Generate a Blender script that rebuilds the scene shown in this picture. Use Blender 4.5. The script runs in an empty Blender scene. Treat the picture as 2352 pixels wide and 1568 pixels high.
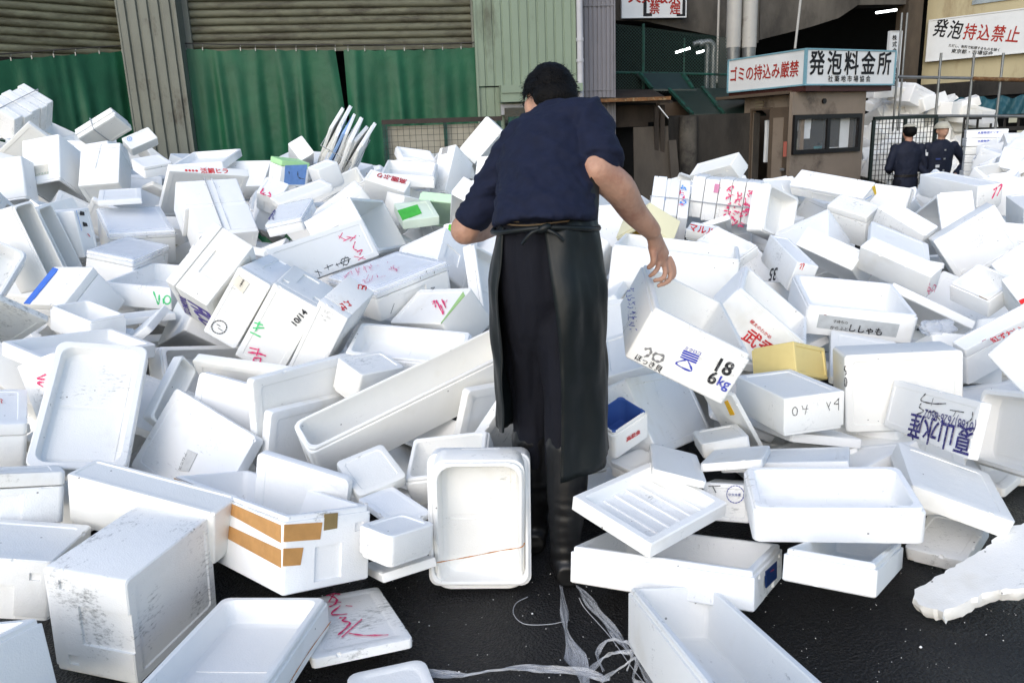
import bpy, bmesh, math, random
from mathutils import Vector, Matrix, Quaternion, noise
random.seed(7)
SC=bpy.context.scene; COL=SC.collection
R_=math.radians
# ------------------------------------------------------------------ camera
CAM_H=1.30; TILT=R_(14.25); ROLL=R_(2.15); FPX=1808.0; CX,CY=1176.0,784.0   # picture coordinates 2352 x 1568
_f=Vector((0,math.cos(TILT),-math.sin(TILT))); _r0=Vector((1,0,0)); _u0=_r0.cross(_f)
_r=_r0*math.cos(ROLL)-_u0*math.sin(ROLL); _u=_u0*math.cos(ROLL)+_r0*math.sin(ROLL)
cam=bpy.data.cameras.new('camera'); cam.sensor_width=36.0; cam.lens=36.0*FPX/2352.0
cam.clip_start=.05; cam.clip_end=600
co=bpy.data.objects.new('camera',cam); COL.objects.link(co)
co.matrix_world=Matrix(((_r.x,_u.x,-_f.x,0),(_r.y,_u.y,-_f.y,0),(_r.z,_u.z,-_f.z,CAM_H),(0,0,0,1)))
SC.camera=co
# ------------------------------------------------------------------ sky, sun, exposure
SUN_EL,SUN_AZ=R_(30),R_(203)          # azimuth clockwise from +Y: behind the viewer, a little left
w=bpy.data.worlds.new('World'); SC.world=w; w.use_nodes=True
nt=w.node_tree; sky=nt.nodes.new('ShaderNodeTexSky'); sky.sky_type='NISHITA'; sky.sun_disc=False
sky.sun_elevation=SUN_EL; sky.sun_rotation=SUN_AZ; sky.air_density=1.0; sky.dust_density=1.0; sky.ozone_density=1.0
bg=nt.nodes['Background']; nt.links.new(sky.outputs[0],bg.inputs[0]); bg.inputs[1].default_value=.15
sd=Vector((math.sin(SUN_AZ)*math.cos(SUN_EL),math.cos(SUN_AZ)*math.cos(SUN_EL),math.sin(SUN_EL)))
sl=bpy.data.lights.new('sun','SUN'); sl.energy=1.0; sl.angle=R_(65); sl.color=(1,.955,.89)
so=bpy.data.objects.new('sun',sl); COL.objects.link(so); so.rotation_euler=sd.to_track_quat('Z','Y').to_euler()
SC.view_settings.view_transform='Standard'; SC.view_settings.look='None'
SC.view_settings.exposure=0.72; SC.view_settings.gamma=1.0; SC.view_settings.use_curve_mapping=False
SC.cycles.use_denoising=True; SC.cycles.use_adaptive_sampling=True; SC.cycles.adaptive_threshold=.02; SC.cycles.max_bounces=8; SC.cycles.diffuse_bounces=6; SC.cycles.transparent_max_bounces=12
# ------------------------------------------------------------------ helpers
EYE=Vector((0,0,CAM_H))
def ray(x,y):
    d=_r*((x-CX)/FPX)-_u*((y-CY)/FPX)+_f
    return d/d.y
def at(x,y,Y): return EYE+ray(x,y)*Y
def gnd(x,y,z=0):
    d=ray(x,y); return EYE+d*((z-CAM_H)/d.z)
def nodes(name):
    m=bpy.data.materials.new(name); m.use_nodes=True
    t=m.node_tree; b=t.nodes['Principled BSDF']; return m,t,b
def mk(t,ty,**k):
    n=t.nodes.new(ty)
    for a,v in k.items():
        if a in n.inputs: n.inputs[a].default_value=v
        else: setattr(n,a,v)
    return n
MATS={}
def mat(name,col,rough=.7,metal=0.,var=.25,scale=6.,bump=.15,bscale=60.,stain=None,stain_amt=.0,stain_scale=3.,spec=.3,stretch=(1,1,1),emit=None,es=0,alpha=None):
    """plain procedural surface: base colour broken up by noise, optional stain colour, fine relief"""
    if name in MATS: return MATS[name]
    if not name.startswith('ink_'): col=[x*.72 for x in col]; stain=[x*.72 for x in stain] if stain else None
    m,t,b=nodes(name); L=t.links
    tc=mk(t,'ShaderNodeTexCoord'); mp=mk(t,'ShaderNodeMapping'); mp.inputs['Scale'].default_value=stretch
    oi=mk(t,'ShaderNodeObjectInfo'); L.new(tc.outputs['Object'],mp.inputs[0])
    ad=mk(t,'ShaderNodeVectorMath',operation='ADD'); sc=mk(t,'ShaderNodeMath',operation='MULTIPLY'); sc.inputs[1].default_value=17.
    L.new(oi.outputs['Random'],sc.inputs[0]); L.new(mp.outputs[0],ad.inputs[0]); L.new(sc.outputs[0],ad.inputs[1])
    n1=mk(t,'ShaderNodeTexNoise',Scale=scale,Detail=7.,Roughness=.62); L.new(ad.outputs[0],n1.inputs['Vector'])
    cr=mk(t,'ShaderNodeValToRGB'); c=Vector(col[:3])
    cr.color_ramp.elements[0].position=.3; cr.color_ramp.elements[1].position=.72
    cr.color_ramp.elements[0].color=(*(c*(1-var)),1); cr.color_ramp.elements[1].color=(*[min(1,x) for x in c*(1+var)],1)
    L.new(n1.outputs[0],cr.inputs[0]); out=cr.outputs[0]
    if stain:
        n2=mk(t,'ShaderNodeTexNoise',Scale=stain_scale,Detail=9.,Roughness=.7); L.new(ad.outputs[0],n2.inputs['Vector'])
        r2=mk(t,'ShaderNodeMapRange'); r2.inputs['From Min'].default_value=.62-.3*stain_amt; r2.inputs['From Max'].default_value=.75-.2*stain_amt
        L.new(n2.outputs[0],r2.inputs[0]); mx=mk(t,'ShaderNodeMixRGB'); mx.inputs[2].default_value=(*stain,1)
        L.new(r2.outputs[0],mx.inputs[0]); L.new(out,mx.inputs[1]); out=mx.outputs[0]
    L.new(out,b.inputs['Base Color'])
    nb=mk(t,'ShaderNodeTexNoise',Scale=bscale,Detail=4.); L.new(ad.outputs[0],nb.inputs['Vector'])
    bp=mk(t,'ShaderNodeBump',Strength=bump,Distance=.01); L.new(nb.outputs[0],bp.inputs['Height']); L.new(bp.outputs[0],b.inputs['Normal'])
    b.inputs['Roughness'].default_value=rough; b.inputs['Metallic'].default_value=metal
    b.inputs['Specular IOR Level'].default_value=spec
    if emit: b.inputs['Emission Color'].default_value=(*emit,1); b.inputs['Emission Strength'].default_value=es
    if alpha is not None: b.inputs['Alpha'].default_value=alpha
    MATS[name]=m; return m
def foam(name,col=(.86,.865,.86),dirt=.25,bead=1.):
    if name in MATS: return MATS[name]
    m,t,b=nodes(name); L=t.links
    tc=mk(t,'ShaderNodeTexCoord'); oi=mk(t,'ShaderNodeObjectInfo')
    sc=mk(t,'ShaderNodeMath',operation='MULTIPLY'); sc.inputs[1].default_value=23.
    ad=mk(t,'ShaderNodeVectorMath',operation='ADD'); L.new(oi.outputs['Random'],sc.inputs[0]); L.new(tc.outputs['Object'],ad.inputs[0]); L.new(sc.outputs[0],ad.inputs[1])
    V=ad.outputs[0]
    # tone: some boxes are whiter, some creamier, each a little uneven
    n1=mk(t,'ShaderNodeTexNoise',Scale=3.5,Detail=2.,Roughness=.6); L.new(V,n1.inputs['Vector'])
    ao=mk(t,'ShaderNodeMath',operation='MULTIPLY_ADD'); ao.inputs[1].default_value=.55; L.new(oi.outputs['Random'],ao.inputs[0]); 
    hf=mk(t,'ShaderNodeMath',operation='MULTIPLY'); hf.inputs[1].default_value=.6; L.new(n1.outputs[0],hf.inputs[0]); L.new(hf.outputs[0],ao.inputs[2])
    cr=mk(t,'ShaderNodeValToRGB'); c=Vector(col)
    cr.color_ramp.elements[0].position=.15; cr.color_ramp.elements[1].position=.95
    cr.color_ramp.elements[0].color=(min(1,c.x*1.03),min(1,c.y*1.03),min(1,c.z*1.04),1); cr.color_ramp.elements[1].color=(c.x*.95,c.y*.935,c.z*.89,1)
    L.new(ao.outputs[0],cr.inputs[0]); out=cr.outputs[0]
    # grey scuffs: fine streaky marks gathered in patches
    mp=mk(t,'ShaderNodeMapping'); mp.inputs['Scale'].default_value=(1,2.6,1.4); L.new(V,mp.inputs[0])
    n2=mk(t,'ShaderNodeTexNoise',Scale=42.,Detail=4.,Roughness=.75); L.new(mp.outputs[0],n2.inputs['Vector'])
    n3=mk(t,'ShaderNodeTexNoise',Scale=5.,Detail=2.,Roughness=.6); L.new(V,n3.inputs['Vector'])
    at_=mk(t,'ShaderNodeAttribute',attribute_type='OBJECT',attribute_name='dirt')
    da=mk(t,'ShaderNodeMath',operation='ADD'); da.inputs[1].default_value=dirt; L.new(at_.outputs['Fac'],da.inputs[0])
    s1=mk(t,'ShaderNodeMath',operation='MULTIPLY_ADD'); s1.inputs[1].default_value=.9; L.new(n3.outputs[0],s1.inputs[0]); L.new(n2.outputs[0],s1.inputs[2])
    s2=mk(t,'ShaderNodeMath',operation='MULTIPLY_ADD'); s2.inputs[1].default_value=.22; L.new(da.outputs[0],s2.inputs[0]); L.new(s1.outputs[0],s2.inputs[2])
    mr=mk(t,'ShaderNodeMapRange'); mr.inputs['From Min'].default_value=1.27; mr.inputs['From Max'].default_value=1.55; L.new(s2.outputs[0],mr.inputs[0])
    mx=mk(t,'ShaderNodeMixRGB'); mx.inputs[2].default_value=(.2,.2,.19,1); L.new(mr.outputs[0],mx.inputs[0]); L.new(out,mx.inputs[1]); out=mx.outputs[0]
    # brownish water stains
    n4=mk(t,'ShaderNodeTexNoise',Scale=2.1,Detail=4.,Roughness=.72); L.new(V,n4.inputs['Vector'])
    m4=mk(t,'ShaderNodeMapRange'); m4.inputs['From Min'].default_value=.60; m4.inputs['From Max'].default_value=.85; m4.inputs['To Max'].default_value=.65; L.new(n4.outputs[0],m4.inputs[0])
    m5=mk(t,'ShaderNodeMixRGB'); m5.inputs[2].default_value=(c.x*.72,c.y*.66,c.z*.54,1); L.new(m4.outputs[0],m5.inputs[0]); L.new(out,m5.inputs[1])
    # sparse dark specks and nicks
    vs_=mk(t,'ShaderNodeTexVoronoi',Scale=24.); L.new(V,vs_.inputs['Vector'])
    sc1=mk(t,'ShaderNodeMath',operation='LESS_THAN'); sc1.inputs[1].default_value=.075; L.new(vs_.outputs['Distance'],sc1.inputs[0])
    sr=mk(t,'ShaderNodeSeparateColor'); L.new(vs_.outputs['Color'],sr.inputs[0]); sc2=mk(t,'ShaderNodeMath',operation='GREATER_THAN'); sc2.inputs[1].default_value=.86; L.new(sr.outputs[0],sc2.inputs[0])
    sm=mk(t,'ShaderNodeMath',operation='MULTIPLY'); L.new(sc1.outputs[0],sm.inputs[0]); L.new(sc2.outputs[0],sm.inputs[1]); sm2=mk(t,'ShaderNodeMath',operation='MULTIPLY'); sm2.inputs[1].default_value=.75; L.new(sm.outputs[0],sm2.inputs[0])
    m6=mk(t,'ShaderNodeMixRGB'); m6.inputs[2].default_value=(.12,.11,.1,1); L.new(sm2.outputs[0],m6.inputs[0]); L.new(m5.outputs[0],m6.inputs[1])
    L.new(m6.outputs[0],b.inputs['Base Color'])
    vo=mk(t,'ShaderNodeTexVoronoi',Scale=230.); L.new(tc.outputs['Object'],vo.inputs['Vector'])
    nb=mk(t,'ShaderNodeTexNoise',Scale=26.,Detail=2.); L.new(V,nb.inputs['Vector'])
    hs=mk(t,'ShaderNodeMath',operation='MULTIPLY_ADD'); hs.inputs[1].default_value=.35; L.new(vo.outputs['Distance'],hs.inputs[0]); L.new(nb.outputs[0],hs.inputs[2])
    bp=mk(t,'ShaderNodeBump',Strength=.34*bead,Distance=.004); L.new(hs.outputs[0],bp.inputs['Height']); L.new(bp.outputs[0],b.inputs['Normal'])
    b.inputs['Roughness'].default_value=.5; b.inputs['Specular IOR Level'].default_value=.25
    MATS[name]=m; return m
def link(name,me,parent=None,m=None):
    o=bpy.data.objects.new(name,me); COL.objects.link(o)
    if m is not None and hasattr(me,'materials') and not me.materials: me.materials.append(m)
    if parent: o.parent=parent
    return o
def tag(o,label,cat,group=None,kind=None):
    if label: o['label']=label
    if cat: o['category']=cat
    if group: o['group']=group
    if kind: o['kind']=kind
    return o
def empty(name,loc,label,cat,group=None):
    o=bpy.data.objects.new(name,None); COL.objects.link(o); o.location=loc; o.empty_display_size=.1
    return tag(o,label,cat,group)
def sharp(me,a=35):
    me.shade_smooth(); me.set_sharp_from_angle(angle=R_(a))
def mesh_of(name,vs,fs,smooth=None):
    me=bpy.data.meshes.new(name); me.from_pydata([tuple(v) for v in vs],[],fs); me.update()
    if smooth: sharp(me,smooth)
    return me
class MB:
    """collects boxes, bars and tubes into one mesh"""
    def __init__(s): s.v=[]; s.f=[]
    def add(s,vs,fs):
        o=len(s.v); s.v+= [Vector(v) for v in vs]; s.f+=[tuple(i+o for i in f) for f in fs]; return s
    def box(s,a,b,X=Vector((1,0,0)),Y=Vector((0,1,0)),Z=Vector((0,0,1)),O=Vector((0,0,0))):
        vs=[O+X*x+Y*y+Z*z for z in (a[2],b[2]) for y in (a[1],b[1]) for x in (a[0],b[0])]
        return s.add(vs,[(0,2,3,1),(4,5,7,6),(0,1,5,4),(2,6,7,3),(0,4,6,2),(1,3,7,5)])
    def bar(s,p,q,w,h=None,up=Vector((0,0,1))):
        p,q=Vector(p),Vector(q); d=(q-p); L=d.length; d.normalize(); h=h or w
        x=d.cross(up)
        if x.length<1e-4: x=d.cross(Vector((1,0,0)))
        x.normalize(); y=x.cross(d)
        return s.box((-w/2,-h/2,0),(w/2,h/2,L),x,y,d,p)
    def tube(s,pts,rad,n=10,caps=True):
        pts=[Vector(p) for p in pts]; o=len(s.v); N=len(pts)
        rad=rad if isinstance(rad,(list,tuple)) else [rad]*N
        x=None
        for i,p in enumerate(pts):
            t=(pts[min(i+1,N-1)]-pts[max(i-1,0)]).normalized()
            if x is None: x=t.orthogonal().normalized()
            else: x=(x-t*x.dot(t)).normalized()
            y=t.cross(x); r=rad[i]
            rx,ry=(r if isinstance(r,tuple) else (r,r))
            for k in range(n):
                a=2*math.pi*k/n; s.v.append(p+x*(rx*math.cos(a))+y*(ry*math.sin(a)))
        for i in range(N-1):
            for k in range(n):
                a=o+i*n+k; b=o+i*n+(k+1)%n; s.f.append((a,b,b+n,a+n))
        if caps: s.f.append(tuple(o+k for k in reversed(range(n)))); s.f.append(tuple(o+(N-1)*n+k for k in range(n)))
        return s
    def mesh(s,name,smooth=None,origin=None):
        if origin is not None: s.v=[v-Vector(origin) for v in s.v]
        me=mesh_of(name,s.v,s.f); 
        bm=bmesh.new(); bm.from_mesh(me); bmesh.ops.recalc_face_normals(bm,faces=bm.faces); bm.to_mesh(me); bm.free()
        if smooth: sharp(me,smooth)
        return me
    def obj(s,name,m,parent=None,smooth=None,loc=None):
        me=s.mesh(name,smooth); o=link(name,me,parent,m); return o
def smoothpts(pts,k=6):
    P=[Vector(p) for p in pts]
    if len(P)<3: return P
    out=[]
    for i in range(len(P)-1):
        a,b,c,d=P[max(i-1,0)],P[i],P[i+1],P[min(i+2,len(P)-1)]
        for j in range(k):
            t=j/k; out.append(.5*((2*b)+(c-a)*t+(2*a-5*b+4*c-d)*t*t+(3*b-a-3*c+d)*t**3))
    out.append(P[-1]); return out
def evalmesh(o):
    dg=bpy.context.evaluated_depsgraph_get(); dg.update()
    return bpy.data.meshes.new_from_object(o.evaluated_get(dg))
FONT_CACHE={}
def text_mesh(body,bold=0.,space=1.):
    """flat lettering mesh, left end at x=0, baseline y=0; returns mesh and width"""
    k=(body,bold,space)
    if k in FONT_CACHE: return FONT_CACHE[k]
    c=bpy.data.curves.new('t','FONT'); c.body=body; c.size=1; c.offset=min(bold,.004); c.space_character=space; c.resolution_u=3
    o=bpy.data.objects.new('t',c); COL.objects.link(o); me=evalmesh(o)
    bpy.data.objects.remove(o); bpy.data.curves.remove(c)
    xs=[v.co.x for v in me.vertices]; x0,x1=min(xs),max(xs)
    for v in me.vertices: v.co.x-=x0
    if bold>.005:            # heavier strokes: four shifted copies, each a hair higher
        V=[v.co.copy() for v in me.vertices]; F=[tuple(p.vertices) for p in me.polygons]; n=len(V); vs=[]; fs=[]
        for q,(a,b2) in enumerate(((-1,-1),(1,-1),(-1,1),(1,1))):
            vs+=[v+Vector((a*bold*.75,b2*bold*.75,q*.0025)) for v in V]; fs+=[tuple(i+q*n for i in f) for f in F]
        me=mesh_of('t',vs,fs)
    me.materials.clear(); FONT_CACHE[k]=(me,x1-x0); return me,x1-x0
def text_on(parent,body,p0,p1,n,m,bold=0.,lift=.0012,name='lettering',ysq=1.,space=1.):
    """lettering whose baseline runs p0->p1 on a surface with normal n (parent-local)"""
    me,wd=text_mesh(body,bold,space); me=me.copy(); p0,p1,n=Vector(p0),Vector(p1),Vector(n).normalized()
    x=p1-p0; L=x.length; x.normalize(); y=n.cross(x); s=L/wd
    for v in me.vertices: v.co=p0+x*(v.co.x*s)+y*(v.co.y*s*ysq)+n*(lift+v.co.z*.12)
    me.name=name; return link(name,me,parent,m)
def flat(name,col,rough=.7): return mat(name,col,rough,var=.06,bump=.02)
def inkmat(col):
    return mat('ink_%02d_%02d_%02d'%tuple(int(c*99) for c in col),col,.6,var=.3,scale=70,bump=.0,stain=tuple(.45*c+.4 for c in col),stain_amt=.35,stain_scale=120.)
# ------------------------------------------------------------------ ground
def ground_z(y): 
    t=min(1,max(0,(y-7.5)/3.)); return -.22*t*t*(3-2*t)
asph,t,b=nodes('wet_asphalt'); L=t.links
tc=mk(t,'ShaderNodeTexCoord'); n1=mk(t,'ShaderNodeTexNoise',Scale=1.6,Detail=6.); n2=mk(t,'ShaderNodeTexVoronoi',Scale=130.); n3=mk(t,'ShaderNodeTexNoise',Scale=110.,Detail=6.,Roughness=.75)
for n in (n1,n2,n3): L.new(tc.outputs['Object'],n.inputs['Vector'])
cr=mk(t,'ShaderNodeValToRGB'); cr.color_ramp.elements[0].color=(.004,.004,.0045,1); cr.color_ramp.elements[1].color=(.026,.025,.026,1); cr.color_ramp.elements[0].position=.3; cr.color_ramp.elements[1].position=.8
L.new(n3.outputs[0],cr.inputs[0]); L.new(cr.outputs[0],b.inputs['Base Color'])
mr=mk(t,'ShaderNodeMapRange'); mr.inputs['From Min'].default_value=.35; mr.inputs['From Max'].default_value=.65; mr.inputs['To Min'].default_value=.22; mr.inputs['To Max'].default_value=.75
L.new(n1.outputs[0],mr.inputs[0]); L.new(mr.outputs[0],b.inputs['Roughness'])
bp=mk(t,'ShaderNodeBump',Strength=.9,Distance=.006); ms=mk(t,'ShaderNodeMath',operation='ADD'); L.new(n2.outputs['Distance'],ms.inputs[0]); L.new(n3.outputs[0],ms.inputs[1]); L.new(ms.outputs[0],bp.inputs['Height']); L.new(bp.outputs[0],b.inputs['Normal'])
b.inputs['Specular IOR Level'].default_value=.35
ys=[-40,-5,0,4,7.5,8,8.5,9,9.5,10,10.5,15,30,90,300]; xs=[-300,-60,-20,-8,0,8,20,60,300]
g=link('ground',mesh_of('ground',[(x,y,ground_z(y)) for y in ys for x in xs],[(j*9+i,j*9+i+1,(j+1)*9+i+1,(j+1)*9+i) for j in range(len(ys)-1) for i in range(8)],60),None,asph)
tag(g,'dark wet asphalt yard under the foam heap','ground',kind='structure')
# ------------------------------------------------------------------ fitted boxes: id, kind, label, centre, quaternion, size, options
BOXES=[
('F1','bottom','scuffed grey-stained white foam box lying on its side, bottom left corner',(-1.043,1.911,0.163),(0.5766,-0.5352,-0.4226,0.45),(0.347,0.299,0.245),{'recess': 'a0'}),
('F2','open','shallow white foam tray with orange rubber band on its side, cut by bottom edge',(-0.673,1.587,0.15),(0.7386,-0.041,0.0332,0.672),(0.524,0.291,0.082),{'rc': 0.02}),
('F3','lid','scuffed foam lid flat on the asphalt with big pink handwriting',(-0.471,1.882,0.052),(0.9764,-0.0746,0.0253,0.2009),(0.254,0.368,0.027),{}),
('F4','open','white foam box with two bands of brown packing tape round its corner',(-0.788,2.221,0.189),(0.9229,-0.1081,0.0787,0.3611),(0.265,0.786,0.205),{'recess': 'b0'}),
('F5','lid','clean white foam lid standing upright inside the brown-taped box',(-0.683,2.288,0.218),(0.1784,-0.0324,-0.7083,0.6823),(0.321,0.279,0.032),{'rc': 0.02}),
('F7a','lid','panelled foam lid lying on top of the small box beside the upright tray',(-0.372,2.182,0.241),(0.9073,0.0841,0.0571,0.4081),(0.132,0.187,0.02),{'pan': 1}),
('F7b','bottom','plain white foam box between the brown-taped box and the upright tray',(-0.341,1.986,0.241),(0.905,-0.0523,0.0676,0.4168),(0.164,0.137,0.09),{'flip': 1}),
('F7c','lid','thin foam slab on the asphalt under the small box left of the upright tray',(-0.369,2.133,0.078),(0.9592,-0.184,-0.0665,0.2042),(0.161,0.301,0.027),{}),
('F8','open','long narrow clean white foam trough sloping up behind the man',(-0.37,2.761,0.386),(0.9353,0.2321,-0.0872,0.2526),(0.846,0.169,0.185),{'rc': 0.025}),
('F9','open','large rounded white foam tray propped up facing the viewer, left side',(-1.528,2.714,0.426),(0.0948,-0.1303,0.327,-0.9312),(0.31,0.531,0.058),{'rc': 0.035}),
('F10','lid','white foam box lid with a small black katakana label, left of centre',(-1.183,2.727,0.227),(0.3267,-0.0546,-0.4614,0.823),(0.497,0.335,0.048),{}),
('F11','lid','clean white foam lid with raised corner lip behind the katakana-labelled lid',(-1.07,2.898,0.327),(0.1482,0.0355,-0.6295,0.7619),(0.355,0.232,0.04),{'rc': 0.02}),
('F12','open','narrow foam tray standing on edge right of the large propped tray',(-1.36,2.99,0.383),(0.1208,-0.5778,0.3141,-0.7436),(0.105,0.298,0.046),{}),
('R12','open','wide clean white foam box with level rim resting on other boxes, lower right',(0.865,2.007,0.293),(0.9951,0.0399,-0.0234,-0.0869),(0.434,0.243,0.103),{'rc': 0.02}),
('R13','open','low white foam box with notched end on the asphalt under the wide box',(0.896,1.925,0.164),(0.8605,-0.1134,0.1477,0.4741),(0.653,0.211,0.078),{'recess': 'a1'}),
('R14','open','yellowed white foam box with a blue sticker on its end, on the asphalt',(0.449,2.005,0.126),(0.8521,-0.1072,0.1004,0.5024),(0.389,0.497,0.099),{}),
('R15','open','shallow foam tray with ribbed floor leaning beside the man',(0.374,2.053,0.281),(0.9339,0.0709,0.0291,0.3493),(0.344,0.283,0.046),{'ribs': 6}),
('R16','open','long deep white foam box pointing at the viewer, cut by the bottom edge',(0.424,1.459,0.179),(0.7377,-0.1017,-0.0632,-0.6644),(0.709,0.229,0.15),{}),
('R18','lid','foam board lying on the asphalt behind the broken piece, lower right',(1.32,2.192,0.056),(0.9121,0.0609,-0.0883,-0.3958),(0.172,0.221,0.045),{}),
('R11','lid','bluish-lit slanting foam slab above the broken piece at right',(1.325,2.226,0.222),(0.9752,0.0408,0.1486,-0.1587),(0.286,0.331,0.06),{}),
('R10','open','rounded foam tray with pink marks at the right edge beside the blue brush lettering',(1.688,2.439,0.299),(0.5116,-0.5544,-0.3475,0.5569),(0.548,0.278,0.08),{'rc': 0.03}),
('R9','lid','foam lid with upside-down dark blue brush characters and black scrawl',(1.423,2.529,0.34),(0.5184,-0.4935,-0.3844,0.5831),(0.576,0.179,0.034),{}),
('R7','bottom','white foam box with pencilled upside-down four and zero marks',(1.011,2.761,0.332),(0.9938,-0.018,-0.0092,0.1097),(0.236,0.337,0.14),{'flip': 1}),
('R6','bottom','big white foam box with moulded border, its edge marked five and zero',(1.493,2.935,0.318),(0.669,-0.737,0.0466,-0.0844),(0.415,0.302,0.226),{}),
('R5','open','white foam box with a grey label in heavy black brush lettering',(1.634,3.713,0.464),(0.9914,0.0911,0.0463,-0.0813),(0.489,0.433,0.14),{'rc': 0.02}),
('R4','open','tilted open foam box with red brush lettering right of the held box',(1.11,3.446,0.484),(0.9218,0.1262,0.3383,-0.1412),(0.383,0.336,0.211),{}),
('R1','open','foam box held by the man, printed with blue logo and 6 kg',(0.549,2.507,0.688),(0.9678,0.0546,0.2417,-0.0444),(0.327,0.548,0.174),{}),
('R2','open','wide white foam box with grey-taped end behind the held box',(0.888,4.176,0.606),(0.989,0.0078,0.0598,-0.1347),(0.638,0.498,0.255),{}),
('R3','open','open foam box with yellow inside behind the hand',(0.807,4.57,0.77),(0.348,0.7528,-0.5586,-0.0103),(0.301,0.217,0.15),{}),
('R8','bottom','yellow foam box with black handwriting under the black-lettered box',(1.132,3.095,0.374),(0.1852,-0.3033,0.4995,-0.79),(0.25,0.132,0.193),{'flip': 1}),
('R19','open','foam box with dark blue inside and red print beside the apron',(0.34,2.458,0.373),(0.9328,0.155,-0.0881,0.3133),(0.165,0.132,0.11),{}),
('R20','bottom','shaded grey-white foam box with a white string across, under the held box',(0.523,2.858,0.254),(0.3213,0.3792,-0.7779,-0.3844),(0.64,0.29,0.19),{}),
('R21','lid','foam lid standing on edge with yellow tape below the held box',(0.805,2.736,0.273),(0.2489,-0.4592,-0.7467,0.4119),(0.187,0.334,0.017),{}),
('R22','lid','thin foam slab with plastic ribbon above the wide box, lower right',(0.89,2.403,0.256),(0.9694,-0.1337,-0.0483,-0.2003),(0.376,0.352,0.03),{}),
('R23','bottom','shaded foam box with a round blue stamp behind the ribbed tray',(0.667,2.262,0.188),(0.5577,-0.8047,0.1438,-0.144),(0.138,0.112,0.204),{}),
('R24','lid','small flat foam lid at the far corner of the ribbed tray',(0.5,2.303,0.297),(0.7592,0.0281,0.1435,0.6342),(0.384,0.159,0.022),{}),
('R25','bottom','bluish-lit foam lid between the apron and the held box',(0.475,3.094,0.43),(0.9738,0.1557,-0.1577,-0.0518),(0.205,0.28,0.067),{'flip': 1}),
('L1','closed','closed white foam box at the left edge beside the large propped tray',(-1.886,2.671,0.373),(0.9599,0.0322,0.1044,0.2582),(0.236,0.337,0.176),{}),
('L2','bottom','long upside-down foam box with bluish-lit bottom, lower left',(-1.086,2.158,0.275),(0.9864,0.0146,0.0735,-0.1462),(0.507,0.118,0.17),{'flip': 1}),
('L3','closed','white foam box with lid line at the left edge under the large propped tray',(-1.6,2.254,0.3),(0.9463,-0.1519,0.0637,0.2783),(0.331,0.312,0.155),{}),
('L4','bottom','white foam box at the left edge behind the grey-stained box',(-1.398,1.981,0.201),(0.9943,-0.0508,0.0819,0.0462),(0.285,0.257,0.172),{'flip': 1}),
('L5','open','white foam box cut by the bottom left corner of the picture',(-1.278,1.46,0.178),(0.1601,-0.1043,0.0879,0.9776),(0.386,0.286,0.228),{}),
('L6','open','bluish foam tray behind the large propped tray, left side',(-1.803,3.206,0.52),(0.4994,-0.0841,0.0409,-0.8613),(0.476,0.31,0.06),{}),
('L7','lid','foam lid with two pink check marks left of the large propped tray',(-1.777,2.904,0.433),(0.0566,-0.2685,-0.651,0.7077),(0.25,0.268,0.04),{}),
('L8','lid','foam board speckled with dark dirt at the left edge',(-2.307,3.443,0.626),(0.1096,0.5279,-0.743,0.3966),(0.347,0.264,0.036),{}),
('L9','closed','white foam box with a bright blue stripe along its edge, far left',(-2.278,4.071,0.567),(0.9296,0.3106,-0.0746,-0.1839),(0.294,0.262,0.263),{}),
('L10','open','rounded foam tray cut by the left edge above the blue-striped box',(-2.73,4.116,0.73),(0.5899,0.5025,-0.0463,0.6304),(0.339,0.23,0.135),{'rc': 0.03}),
('L11a','open','tall nested foam tray standing on end, leftmost of three',(-2.687,4.412,0.821),(0.4585,-0.2864,0.5753,-0.6138),(0.126,0.47,0.293),{}),
('L11b','open','tall nested foam tray standing on end, middle of three',(-2.738,4.609,0.812),(0.5666,-0.3837,0.4902,-0.5399),(0.151,0.414,0.304),{}),
('L11c','bottom','tall foam box with printed black marks standing on end, rightmost of three',(-2.67,4.774,0.859),(0.4832,-0.4359,0.541,-0.5328),(0.138,0.278,0.307),{'flip': 1}),
('L12','bottom','big bright white foam box with printed label, upper left',(-3.508,6.349,1.189),(0.6886,-0.2268,0.124,0.6775),(0.437,0.292,0.383),{'flip': 1}),
('L13','bottom','plain white foam box at the left edge left of the printed-label box',(-3.667,5.961,1.135),(0.658,-0.1505,0.0659,0.7348),(0.183,0.301,0.317),{'flip': 1}),
('L14','bundle','bundle of foam trays tied with string on top of the heap, far left',(-4.661,7.937,1.727),(0.7271,0.3651,0.0204,0.581),(0.503,0.34,0.317),{'n': 5}),
('L15','bundle','tilted bundle of foam trays with plastic film in front of the green curtain',(-3.672,7.515,1.539),(0.2374,0.0488,0.9242,-0.2952),(0.418,0.233,0.134),{'n': 4, 'ax': 2}),
('L16','bottom','small foam box with a circled blue mark near the metal pillar',(-3.111,6.973,1.41),(0.8234,0.414,-0.0265,0.3873),(0.247,0.142,0.098),{'flip': 1}),
('L17','closed','white foam box tied with string below the film-wrapped bundle',(-3.13,6.324,1.16),(0.6036,-0.2849,0.2099,0.7145),(0.262,0.29,0.398),{}),
('L18','open','long low foam tray in front of the metal pillar foot',(-2.316,6.322,1.241),(0.9952,0.0964,-0.0162,-0.0038),(0.391,0.473,0.06),{}),
('L19','closed','low foam box with slotted side left of the long tray, upper left',(-2.701,6.194,1.216),(0.9073,0.1665,0.0013,0.3861),(0.222,0.212,0.09),{}),
('M1','lid','foam box on its side with red brush print along the top edge',(-2.216,5.861,1.015),(0.0378,-0.2868,0.9004,-0.3251),(0.54,0.541,0.06),{}),
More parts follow.
